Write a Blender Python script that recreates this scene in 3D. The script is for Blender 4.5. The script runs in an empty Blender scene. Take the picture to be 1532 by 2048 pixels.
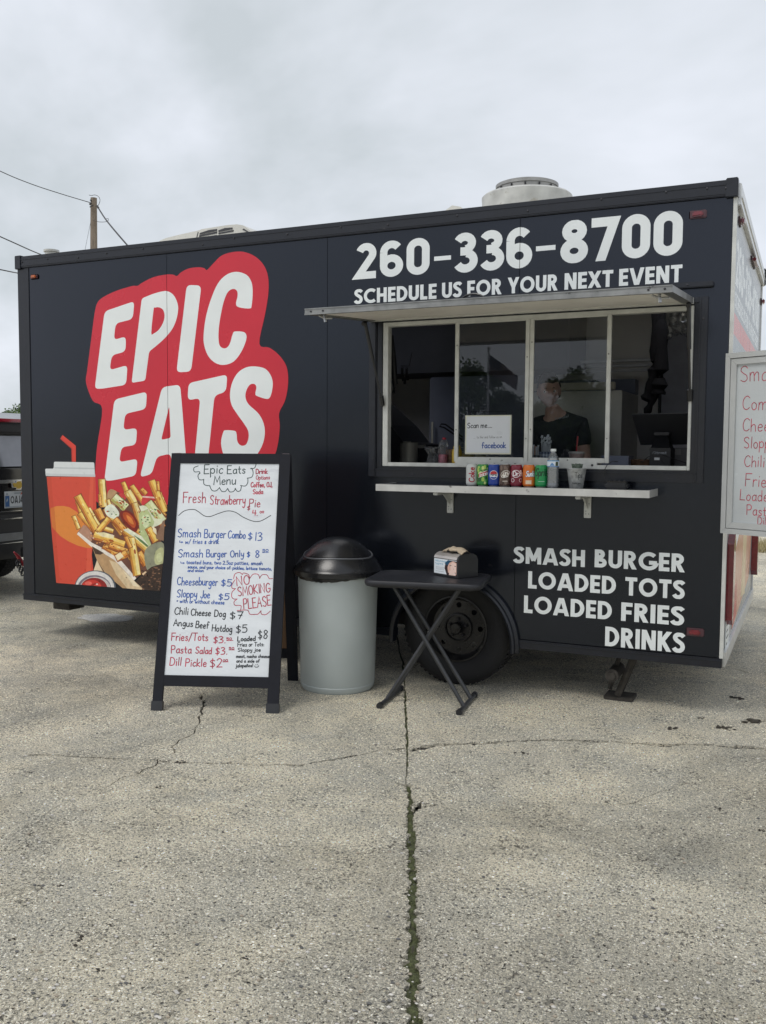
import bpy, bmesh, math, random
from mathutils import Vector as V, Matrix
from mathutils.geometry import delaunay_2d_cdt, tessellate_polygon
random.seed(7)
scene = bpy.context.scene
COL = scene.collection
# ------------------------------------------------------------------ camera
CX, CY, CZ, YAW, PITCH, ROLL, FOC = 5.224, -5.0323, 1.386, .4321, -.0678, .0065, 1852.8
def cam_axes():
    f = V((-math.sin(YAW), math.cos(YAW), 0)); r = V((math.cos(YAW), math.sin(YAW), 0)); u = V((0, 0, 1))
    f2 = f*math.cos(PITCH)+u*math.sin(PITCH); u2 = u*math.cos(PITCH)-f*math.sin(PITCH)
    return r*math.cos(ROLL)+u2*math.sin(ROLL), u2*math.cos(ROLL)-r*math.sin(ROLL), f2
AR, AU, AF = cam_axes(); CAM = V((CX, CY, CZ))
cd = bpy.data.cameras.new('camera'); cam = bpy.data.objects.new('camera', cd); COL.objects.link(cam)
cam.matrix_world = Matrix(((AR.x, AU.x, -AF.x, CX), (AR.y, AU.y, -AF.y, CY), (AR.z, AU.z, -AF.z, CZ), (0, 0, 0, 1)))
cd.sensor_fit = 'VERTICAL'; cd.sensor_height = 24; cd.lens = 24*FOC/2048; cd.clip_end = 3000; cd.clip_start = .05
scene.camera = cam
# ------------------------------------------------------------------ sky, sun, exposure
SUN_EL, SUN_AZ = math.radians(58), math.radians(200)
w = bpy.data.worlds.new('World'); scene.world = w; w.use_nodes = True
nt = w.node_tree; nt.nodes.clear(); N = nt.nodes.new; L = nt.links.new
out = N('ShaderNodeOutputWorld'); bg = N('ShaderNodeBackground'); bg.inputs['Strength'].default_value = .1
sky = N('ShaderNodeTexSky'); sky.sky_type = 'NISHITA'; sky.sun_disc = False
sky.sun_elevation = SUN_EL; sky.sun_rotation = SUN_AZ
tc = N('ShaderNodeTexCoord'); sep = N('ShaderNodeSeparateXYZ'); L(tc.outputs['Generated'], sep.inputs[0])
def wm(op, a, b=None):
    m = N('ShaderNodeMath'); m.operation = op
    for i, x in enumerate((a, b)):
        if x is None: continue
        if isinstance(x, (int, float)): m.inputs[i].default_value = x
        else: L(x, m.inputs[i])
    return m.outputs[0]
den = wm('ADD', wm('ABSOLUTE', sep.outputs[2]), .42)
cv = N('ShaderNodeCombineXYZ'); L(wm('DIVIDE', sep.outputs[0], den), cv.inputs[0]); L(wm('DIVIDE', sep.outputs[1], den), cv.inputs[1])
cv.inputs[2].default_value = 18.5
cn = N('ShaderNodeTexNoise'); cn.inputs['Scale'].default_value = 1.05; cn.inputs['Detail'].default_value = 6; cn.inputs['Roughness'].default_value = .55
cn.inputs['Distortion'].default_value = .3; L(cv.outputs[0], cn.inputs['Vector'])
cr = N('ShaderNodeValToRGB'); L(cn.outputs['Fac'], cr.inputs[0])
cr.color_ramp.elements[0].position = .32; cr.color_ramp.elements[0].color = (4.75, 5.15, 5.45, 1)
cr.color_ramp.elements[1].position = .66; cr.color_ramp.elements[1].color = (7.7, 7.85, 8.6, 1)
e = cr.color_ramp.elements.new(.5); e.color = (6.65, 6.95, 7.55, 1)
mx = N('ShaderNodeMix'); mx.data_type = 'RGBA'; mx.inputs[0].default_value = .96
L(sky.outputs[0], mx.inputs[6]); L(cr.outputs[0], mx.inputs[7]); L(mx.outputs[2], bg.inputs[0]); L(bg.outputs[0], out.inputs[0])
sd = bpy.data.lights.new('sun', 'SUN'); sd.energy = 1.2; sd.angle = math.radians(25); sd.color = (1, .96, .9)
so = bpy.data.objects.new('sun', sd); COL.objects.link(so)
sdir = V((math.sin(SUN_AZ)*math.cos(SUN_EL), math.cos(SUN_AZ)*math.cos(SUN_EL), math.sin(SUN_EL)))
so.rotation_euler = sdir.to_track_quat('Z', 'Y').to_euler()
vs = scene.view_settings; vs.view_transform = 'Standard'; vs.look = 'None'; vs.exposure = .36; vs.gamma = 1; vs.use_curve_mapping = False
scene.render.film_transparent = False
# ------------------------------------------------------------------ materials
MC = {}
def nodes(name):
    m = bpy.data.materials.new(name); m.use_nodes = True; t = m.node_tree
    return m, t, t.nodes['Principled BSDF']
def hx(h):
    h = h.lstrip('#'); c = [int(h[i:i+2], 16)/255 for i in (0, 2, 4)]
    return tuple(((x+.055)/1.055)**2.4 if x > .04 else x/12.92 for x in c)
def mat(name, col, rough=.5, metal=0, var=.12, scale=8, bump=0, bscale=60, coat=0, stretch=None, dirt=None, ior=1.5, detail=4):
    if name in MC: return MC[name]
    if isinstance(col, str): col = hx(col)
    m, t, b = nodes(name); n = t.nodes.new; l = t.links.new
    b.inputs['Roughness'].default_value = rough; b.inputs['Metallic'].default_value = metal; b.inputs['IOR'].default_value = ior
    if coat: b.inputs['Coat Weight'].default_value = coat; b.inputs['Coat Roughness'].default_value = .08
    c = n('ShaderNodeTexCoord'); mp = n('ShaderNodeMapping'); l(c.outputs['Object'], mp.inputs[0])
    if stretch: mp.inputs['Scale'].default_value = stretch
    z = n('ShaderNodeTexNoise'); z.inputs['Scale'].default_value = scale; z.inputs['Detail'].default_value = detail; l(mp.outputs[0], z.inputs['Vector'])
    r = n('ShaderNodeValToRGB'); l(z.outputs['Fac'], r.inputs[0])
    r.color_ramp.elements[0].position = .3; r.color_ramp.elements[1].position = .7
    r.color_ramp.elements[0].color = tuple(x*(1-var) for x in col)+(1,); r.color_ramp.elements[1].color = tuple(min(1, x*(1+var)) for x in col)+(1,)
    src = r.outputs[0]
    if dirt:
        z3 = n('ShaderNodeTexNoise'); z3.inputs['Scale'].default_value = dirt[1]; z3.inputs['Detail'].default_value = 8; z3.inputs['Roughness'].default_value = .7; l(mp.outputs[0], z3.inputs['Vector'])
        r3 = n('ShaderNodeValToRGB'); l(z3.outputs['Fac'], r3.inputs[0]); r3.color_ramp.elements[0].position = dirt[2]; r3.color_ramp.elements[1].position = dirt[2]+.06
        k = n('ShaderNodeMix'); k.data_type = 'RGBA'; l(r3.outputs[0], k.inputs[0]); l(src, k.inputs[6]); k.inputs[7].default_value = tuple(dirt[0])+(1,); src = k.outputs[2]
    l(src, b.inputs['Base Color'])
    rr = n('ShaderNodeMapRange'); l(z.outputs['Fac'], rr.inputs[0]); rr.inputs[3].default_value = max(0, rough-.08); rr.inputs[4].default_value = min(1, rough+.08); l(rr.outputs[0], b.inputs['Roughness'])
    if bump:
        z2 = n('ShaderNodeTexNoise'); z2.inputs['Scale'].default_value = bscale; z2.inputs['Detail'].default_value = 5; l(mp.outputs[0], z2.inputs['Vector'])
        bb = n('ShaderNodeBump'); bb.inputs['Strength'].default_value = bump; bb.inputs['Distance'].default_value = .01; l(z2.outputs['Fac'], bb.inputs['Height']); l(bb.outputs[0], b.inputs['Normal'])
    MC[name] = m; return m
def flat(h, rough=.35):
    return mat('print_'+h.strip('#')+str(int(rough*100)), h, rough, var=.05, scale=3)
def glass_mat(name, tint=(.9, .92, .94), rough=0.0, refl=1.0, body=0):
    if name in MC: return MC[name]
    m = bpy.data.materials.new(name); m.use_nodes = True; t = m.node_tree; t.nodes.clear(); n = t.nodes.new; l = t.links.new
    o = n('ShaderNodeOutputMaterial'); g = n('ShaderNodeBsdfGlossy'); g.inputs['Roughness'].default_value = rough
    tr = n('ShaderNodeBsdfTransparent'); tr.inputs[0].default_value = tint+(1,)
    f = n('ShaderNodeFresnel'); f.inputs[0].default_value = 1.5
    mu = n('ShaderNodeMath'); mu.operation = 'MULTIPLY'; mu.inputs[1].default_value = refl; l(f.outputs[0], mu.inputs[0])
    mi = n('ShaderNodeMixShader'); l(mu.outputs[0], mi.inputs[0])
    if body:
        d = n('ShaderNodeBsdfDiffuse'); d.inputs[0].default_value = (.6, .62, .64, 1)
        m2 = n('ShaderNodeMixShader'); m2.inputs[0].default_value = body; l(tr.outputs[0], m2.inputs[1]); l(d.outputs[0], m2.inputs[2]); l(m2.outputs[0], mi.inputs[1])
    else: l(tr.outputs[0], mi.inputs[1])
    l(g.outputs[0], mi.inputs[2]); l(mi.outputs[0], o.inputs[0]); MC[name] = m; return m
# vehicle / trailer
BLACKW = mat('black_wrap', (.0042, .0052, .0078), .19, var=.08, scale=1.2, bump=.16, bscale=1.4, dirt=((.035, .035, .037), 2.3, .66))
_b = BLACKW.node_tree.nodes['Principled BSDF']; _b.inputs['Specular Tint'].default_value = (.88, .96, 1.12, 1)
BLACKP = mat('black_paint', (.006, .008, .0135), .34, var=.2, scale=20, bump=.05, bscale=30, dirt=((.05, .05, .05), 14, .68))
BLKPL = mat('black_plastic', (.016, .017, .019), .38, var=.2, scale=12, bump=.06, bscale=200)
ALU = mat('aluminium', (.62, .63, .62), .38, .75, var=.12, scale=14, bump=.05, bscale=80, dirt=((.2, .2, .19), 30, .68))
ALUW = mat('white_aluminium_frame', (.56, .57, .54), .42, .15, var=.12, scale=14, dirt=((.16, .15, .13), 26, .66))
STEEL = mat('steel', (.42, .43, .44), .3, .9, var=.15, scale=6, stretch=(1, 1, 9), bump=.03)
DARKST = mat('dark_steel', (.03, .03, .033), .45, .6, var=.3, scale=20, bump=.1)
RUST = mat('grimy_steel', (.045, .040, .034), .7, .3, var=.5, scale=30, bump=.3, bscale=90)
WHITEV = flat('#dfe4e3', .32)
REDV = flat('#c42536', .26)
RUBBER = mat('tyre_rubber', (.0085, .0085, .0095), .75, var=.3, scale=40, bump=.25, bscale=160, dirt=((.06, .055, .05), 60, .66))
RIMB = mat('black_rim', (.012, .012, .013), .28, .2, var=.2, scale=10)
SCREW = mat('screw_head', (.05, .05, .055), .4, .8)
GLASS = glass_mat('window_glass')
# ------------------------------------------------------------------ mesh helpers
class MB:
    def __init__(s): s.v = []; s.f = []; s.m = []; s.mi = 0
    def add(s, vs, fs, mi=None):
        o = len(s.v); s.v += [V(x) for x in vs]; s.f += [tuple(i+o for i in f) for f in fs]; s.m += [s.mi if mi is None else mi]*len(fs); return s
    def box(s, a, b, mi=None, bev=0):
        x0, y0, z0 = a; x1, y1, z1 = b
        if bev:
            bm = bmesh.new(); bmesh.ops.create_cube(bm, size=1)
            bmesh.ops.scale(bm, vec=(x1-x0, y1-y0, z1-z0), verts=bm.verts)
            bmesh.ops.bevel(bm, geom=bm.edges[:], offset=bev, segments=2, affect='EDGES', clamp_overlap=True)
            c = V(((x0+x1)/2, (y0+y1)/2, (z0+z1)/2)); bm.verts.index_update()
            s.add([v.co+c for v in bm.verts], [[v.index for v in f.verts] for f in bm.faces], mi); bm.free(); return s
        return s.add([(x0, y0, z0), (x1, y0, z0), (x1, y1, z0), (x0, y1, z0), (x0, y0, z1), (x1, y0, z1), (x1, y1, z1), (x0, y1, z1)],
                     [(0, 3, 2, 1), (4, 5, 6, 7), (0, 1, 5, 4), (1, 2, 6, 5), (2, 3, 7, 6), (3, 0, 4, 7)], mi)
    def tube(s, pts, r, n=8, mi=None, closed=False, cap=True):
        pts = [V(p) for p in pts]; k = len(pts); rs = r if isinstance(r, (list, tuple)) else [r]*k
        o = []; up = V((0, 0, 1))
        for i, p in enumerate(pts):
            a = pts[(i-1) % k] if (closed or i) else p; b = pts[(i+1) % k] if (closed or i < k-1) else p
            d = (b-a).normalized(); sx = d.cross(up)
            if sx.length < .05: sx = d.cross(V((1, 0, 0)))
            sx.normalize(); sy = sx.cross(d); 
            o += [p+(sx*math.cos(2*math.pi*j/n)+sy*math.sin(2*math.pi*j/n))*rs[i] for j in range(n)]
        f = []
        for i in range(k if closed else k-1):
            q = (i+1) % k
            f += [(i*n+j, i*n+(j+1) % n, q*n+(j+1) % n, q*n+j) for j in range(n)]
        if cap and not closed: f += [tuple(range(n))[::-1], tuple(range((k-1)*n, k*n))]
        return s.add(o, f, mi)
    def lathe(s, prof, c=(0, 0, 0), n=32, ax='Z', mi=None, cap=True, sc=(1, 1)):
        o = []; c = V(c)
        for r, h in prof:
            for j in range(n):
                a = 2*math.pi*j/n; x, y = r*math.cos(a)*sc[0], r*math.sin(a)*sc[1]
                o.append(c+(V((x, y, h)) if ax == 'Z' else V((x, h, y)) if ax == 'Y' else V((h, x, y))))
        f = []
        for i in range(len(prof)-1): f += [(i*n+j, i*n+(j+1) % n, (i+1)*n+(j+1) % n, (i+1)*n+j) for j in range(n)]
        if cap: f += [tuple(range(n))[::-1], tuple(range((len(prof)-1)*n, len(prof)*n))]
        return s.add(o, f, mi)
    def prism(s, loops, to3, t0, t1, mi=None):
        # loops: [outer, hole...] of 2-D points, to3(u, v, t) -> 3-D
        flatp = [p for l in loops for p in l]; tri = tessellate_polygon([[V((p[0], p[1], 0)) for p in l] for l in loops]); n = len(flatp)
        vs = [to3(p[0], p[1], t0) for p in flatp]+[to3(p[0], p[1], t1) for p in flatp]
        f = [tuple(t) for t in tri]+[tuple(i+n for i in t[::-1]) for t in tri]; o = 0
        for l in loops:
            k = len(l); f += [(o+i, o+(i+1) % k, n+o+(i+1) % k, n+o+i) for i in range(k)]; o += k
        return s.add(vs, f, mi)
    def mesh(s, name, mats, smooth=0):
        me = bpy.data.meshes.new(name); me.from_pydata([tuple(v) for v in s.v], [], s.f)
        if not isinstance(mats, (list, tuple)): mats = [mats]
        for m in mats: me.materials.append(m)
        if len(mats) > 1: me.polygons.foreach_set('material_index', s.m)
        me.validate(); bm = bmesh.new(); bm.from_mesh(me); bmesh.ops.recalc_face_normals(bm, faces=bm.faces[:]); bm.to_mesh(me); bm.free()
        if smooth:
            me.polygons.foreach_set('use_smooth', [True]*len(me.polygons)); me.set_sharp_from_angle(angle=math.radians(smooth))
        me.update(); return me
def tag(o, label=None, cat=None, group=None, kind=None):
    for k, x in (('label', label), ('category', cat), ('group', group), ('kind', kind)):
        if x: o[k] = x
    return o
def obj(name, mb, mats, parent=None, smooth=0, **kw):
    me = mb.mesh(name, mats, smooth) if isinstance(mb, MB) else mb
    o = bpy.data.objects.new(name, me); COL.objects.link(o)
    if parent is not None:
        o.parent = parent; p = V((0, 0, 0)); q = parent
        while q is not None: p += q.location; q = q.parent
        if parent.get('_w', 0): o.location = -p; o['_w'] = 1
    return tag(o, **kw)
def thing(name, label, cat, loc=(0, 0, 0), group=None, world=True):
    # an Empty at the thing's base; parts of a world=True thing are modelled in place
    o = bpy.data.objects.new(name, None); o.empty_display_size = .1; COL.objects.link(o); o.location = loc
    tag(o, label, cat, group); o['_w'] = 1 if world else 0; return o
def copy_tree(o, parent=None):
    c = o.copy(); COL.objects.link(c)
    if parent is not None: c.parent = parent
    for ch in [x for x in COL.objects if x.parent == o]: copy_tree(ch, c)
    return c
# ------------------------------------------------------------------ flat print: strokes, glyphs, painter
def catmull(p, closed=False, n=5):
    k = len(p); o = []
    if k < 3: return list(p)
    for i in range(k if closed else k-1):
        a = p[(i-1) % k] if (closed or i) else p[0]; b = p[i]; c = p[(i+1) % k]; d = p[(i+2) % k] if (closed or i < k-2) else p[-1]
        for j in range(n):
            t = j/n; t2 = t*t; t3 = t2*t
            o.append(tuple(.5*(2*b[q]+(c[q]-a[q])*t+(2*a[q]-5*b[q]+4*c[q]-d[q])*t2+(-a[q]+3*b[q]-3*c[q]+d[q])*t3) for q in (0, 1)))
    if not closed: o.append(p[-1])
    return o
def roundpoly(p, r, n=4):
    o = []; k = len(p)
    for i in range(k):
        a, b, c = V(p[i-1]), V(p[i]), V(p[(i+1) % k]); d1 = a-b; d2 = c-b; q = min(r, d1.length*.45, d2.length*.45)
        s, e_ = b+d1.normalized()*q, b+d2.normalized()*q
        for j in range(n+1):
            t = j/n; o.append(tuple(s*(1-t)**2+b*2*t*(1-t)+e_*t*t))
    return o
def stroke(p, wd, closed=False, rnd=False):
    # ribbon quads of width wd round a 2-D polyline
    q = [V(p[0])]
    for x in p[1:]:
        if (V(x)-q[-1]).length > 1e-6: q.append(V(x))
    if closed and (q[0]-q[-1]).length < 1e-6: q.pop()
    k = len(q); ls = []; rs = []; out = []
    if k < 2: return []
    for i in range(k):
        a = q[i-1] if (closed or i) else None; c = q[(i+1) % k] if (closed or i < k-1) else None
        d1 = (q[i]-a).normalized() if a is not None else None; d2 = (c-q[i]).normalized() if c is not None else None
        d1 = d1 if d1 is not None else d2; d2 = d2 if d2 is not None else d1
        t = d1+d2
        if t.length < .3: t = d2.copy()
        t.normalize(); nn = V((-t.y, t.x)); m = min(2.2, 1/max(.2, nn.dot(V((-d2.y, d2.x)))))
        ls.append(q[i]+nn*wd/2*m); rs.append(q[i]-nn*wd/2*m)
    for i in range(k if closed else k-1):
        j = (i+1) % k; out.append([tuple(ls[i]), tuple(rs[i]), tuple(rs[j]), tuple(ls[j])])
    if rnd:
        for e_ in (q[0], q[-1]): out.append([(e_.x+wd/2*math.cos(a*math.pi/3), e_.y+wd/2*math.sin(a*math.pi/3)) for a in range(6)])
    return out
def clipy(poly, y0, y1):
    for s_, lim in ((1, y0), (-1, -y1)):
        o = []
        for i in range(len(poly)):
            a, b = poly[i-1], poly[i]; fa = s_*a[1]-lim; fb = s_*b[1]-lim
            if (fa >= 0) != (fb >= 0):
                t = fa/(fa-fb); o.append((a[0]+(b[0]-a[0])*t, a[1]+(b[1]-a[1])*t))
            if fb >= 0: o.append(b)
        poly = o
        if len(poly) < 3: return None
    return poly
def area(p): return .5*sum(p[i-1][0]*p[i][1]-p[i][0]*p[i-1][1] for i in range(len(p)))
def painter(mb, layers, to3, off=0.0):
    # layers: [(polygon, material index or None = cut away)], later ones on top; makes one non-overlapping sheet
    vs = []; fs = []; ms = []; simple = []
    for p, m in layers:
        if p and len(p) == 4:
            cr_ = [(p[i-1][0]-p[i-2][0])*(p[i][1]-p[i-1][1])-(p[i-1][1]-p[i-2][1])*(p[i][0]-p[i-1][0]) for i in range(4)]
            if not (all(c > 0 for c in cr_) or all(c < 0 for c in cr_)):
                simple += [([p[0], p[1], p[2]], m), ([p[0], p[2], p[3]], m)]; continue
        simple.append((p, m))
    for p, m in simple:
        if not p or len(p) < 3: continue
        a = area(p)
        if abs(a) < 1e-10: continue
        if a < 0: p = p[::-1]
        o = len(vs); vs += [V((x[0], x[1])) for x in p]; fs.append(list(range(o, o+len(p)))); ms.append(m)
    if not fs: return
    cv_, _, cf, _, _, of = delaunay_2d_cdt(vs, [], fs, 0, 1e-7)
    keep = []; km = []
    for f, og in zip(cf, of):
        if not og: continue
        m = ms[max(og)]
        if m is None: continue
        keep.append(tuple(f)); km.append(m)
    o = len(mb.v); mb.v += [to3(c[0], c[1], off) for c in cv_]; mb.f += [tuple(i+o for i in f) for f in keep]; mb.m += km
def el(cx, cy, rx, ry, a0, a1, n=14):
    return [(cx+rx*math.cos(math.radians(a0+(a1-a0)*i/n)), cy+ry*math.sin(math.radians(a0+(a1-a0)*i/n))) for i in range(n+1)]
def caps(ch, w_):
    # bold geometric capitals / numerals on a unit height: (advance, [centre lines], closed flags)
    h = w_/2; b, t = h, 1-h; D = {}
    if ch in '0O' :
        W = .62 if ch == '0' else .92
        if ch == 'O': return W, [(el(W/2, .5, W/2-h, .5-h, 0, 360, 28)[:-1], 1)]
        rx = W/2-h; ry = .30-h; return W, [(el(W/2, 1-.30, rx, ry, 0, 180)+el(W/2, .30, rx, ry, 180, 360), 1)]
    if ch == '1': return .3, [([(.15, 0), (.15, 1)], 0)]
    if ch == '2': return .6, [(el(.30, 1-.29, .29-h, .29-h, 160, -35, 14)+[(h*.9, b), (.58, b)], 0)]
    if ch == '3': return .62, [(el(.28, .74, .29-h, .26-h, 158, -80, 14), 0), (el(.30, .295, .32-h, .295-h, 82, -155, 16), 0), ([(.17, .535), (.36, .535)], 0)]
    if ch == '6': return .64, [(el(.32, .31, .32-h, .31-h, 0, 360, 24)[:-1], 1), (el(.32, .68, .32-h, .32-h, 180, 35, 12), 0), ([(h, .68), (h, .31)], 0)]
    if ch == '7': return .62, [([(0, t), (.58, t)], 0), ([(.56, 1.04), (.20, -.05)], 0)]
    if ch == '8': return .64, [(el(.32, .745, .285-h, .262-h, 0, 360, 20)[:-1], 1), (el(.32, .285, .32-h, .29-h, 0, 360, 22)[:-1], 1)]
    if ch == '5': return .6, [([(.56, t), (h+.02, t), (h, .55)], 0), (el(.29, .32, .31-h, .32-h, 120, -150, 16), 0)]
    if ch == '4': return .62, [([(.44, 0), (.44, 1)], 0), ([(.44, .95), (.05, .28)], 0), ([(.0, .26), (.62, .26)], 0)]
    if ch == '9': return .62, [(el(.31, .69, .31-h, .31-h, 0, 360, 20)[:-1], 1), ([(.62-h, .69), (.3, -.05)], 0)]
    if ch == '-': return .52, [([(.03, .45), (.49, .45)], 0)]
    if ch == 'A': return .8, [([(h*.7, -.06), (.40, 1.1)], 0), ([(.8-h*.7, -.06), (.40, 1.1)], 0), ([(.2, .27), (.6, .27)], 0)]
    if ch == 'B': return .6, [([(h, 0), (h, 1)], 0), ([(h, t)]+el(.27, .745, .23-h, .255-h, 90, -90, 10)+[(h, .49)], 0), ([(h, .49)]+el(.30, .27, .30-h, .27-h, 90, -90, 10)+[(h, b)], 0)]
    if ch == 'C': return .8, [(el(.49, .5, .49-h, .5-h, 48, 312, 22), 0)]
    if ch == 'D': return .7, [([(h, 0), (h, 1)], 0), ([(h, t)]+el(.26, .5, .44-h, .5-h, 90, -90, 16)+[(h, b)], 0)]
    if ch == 'E': return .5, [([(h, 0), (h, 1)], 0), ([(0, t), (.5, t)], 0), ([(0, .5), (.47, .5)], 0), ([(0, b), (.5, b)], 0)]
    if ch == 'F': return .5, [([(h, 0), (h, 1)], 0), ([(0, t), (.5, t)], 0), ([(0, .48), (.46, .48)], 0)]
    if ch == 'G': return .88, [(el(.49, .5, .49-h, .5-h, 45, 350, 24), 0), ([(.50, .42), (.9-h*.2, .42)], 0)]
    if ch == 'H': return .66, [([(h, 0), (h, 1)], 0), ([(.66-h, 0), (.66-h, 1)], 0), ([(0, .5), (.66, .5)], 0)]
    if ch == 'I': return w_, [([(h, 0), (h, 1)], 0)]
    if ch == 'J': return .42, [([(.42-h, 1), (.42-h, .25)]+el(.21, .25, .21-h, .25-h, 0, -150, 10), 0)]
    if ch == 'K': return .64, [([(h, 0), (h, 1)], 0), ([(h, .36), (.62, 1.1)], 0), ([(.25, .5), (.6, -.1)], 0)]
    if ch == 'L': return .46, [([(h, 0), (h, 1)], 0), ([(0, b), (.46, b)], 0)]
    if ch == 'M': return .84, [([(h, 0), (h, 1)], 0), ([(.84-h, 0), (.84-h, 1)], 0), ([(h*.8, 1.08), (.42, .2)], 0), ([(.84-h*.8, 1.08), (.42, .2)], 0)]
    if ch == 'N': return .68, [([(h, 0), (h, 1)], 0), ([(.68-h, 0), (.68-h, 1)], 0), ([(h*.7, 1.1), (.68-h*.7, -.1)], 0)]
    if ch == 'P': return .58, [([(h, 0), (h, 1)], 0), ([(h, t)]+el(.28, .70, .30-h, .30-h, 90, -90, 10)+[(h, .4+h)], 0)]
    if ch == 'R': return .62, [([(h, 0), (h, 1)], 0), ([(h, t)]+el(.28, .70, .29-h, .30-h, 90, -90, 10)+[(h, .4+h)], 0), ([(.27, .5), (.56, -.1)], 0)]
    if ch == 'S': return .56, [(catmull([(.50, .80), (.41, .885), (.28, .905), (.14, .85), (.10, .735), (.17, .62), (.30, .53), (.42, .43), (.46, .28), (.40, .15), (.27, .095), (.13, .13), (.05, .23)], False, 3), 0)]
    if ch == 'T': return .6, [([(.3, 0), (.3, 1)], 0), ([(0, t), (.6, t)], 0)]
    if ch == 'U': return .66, [([(h, 1.0)]+[(h, .33)]+el(.33, .33, .33-h, .33-h, 180, 360, 14)+[(.66-h, 1.0)], 0)]
    if ch == 'V': return .76, [([(h*.6, 1.08), (.38, -.1)], 0), ([(.76-h*.6, 1.08), (.38, -.1)], 0)]
    if ch == 'W': return 1.1, [([(h*.6, 1.08), (.3, -.1)], 0), ([(.55, 1.0), (.3, -.1)], 0), ([(.55, 1.0), (.8, -.1)], 0), ([(1.1-h*.6, 1.08), (.8, -.1)], 0)]
    if ch == 'X': return .68, [([(h*.4, -.08), (.68-h*.4, 1.08)], 0), ([(h*.4, 1.08), (.68-h*.4, -.08)], 0)]
    if ch == 'Y': return .7, [([(.35, 0), (.35, .45)], 0), ([(h*.5, 1.08), (.36, .36)], 0), ([(.7-h*.5, 1.08), (.34, .36)], 0)]
    return .3, []
def capstext(s, w_=.2, gap=.10):
    x = 0; out = []
    for ch in s:
        W, st = caps(ch, w_) if ch != ' ' else (.3, [])
        for pts, cl in st:
            for q in stroke(pts, w_, closed=bool(cl)):
                q = clipy(q, 0, 1)
                if q: out.append([(a+x, b) for a, b in q])
        x += W+gap
    return out, x-gap
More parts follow.
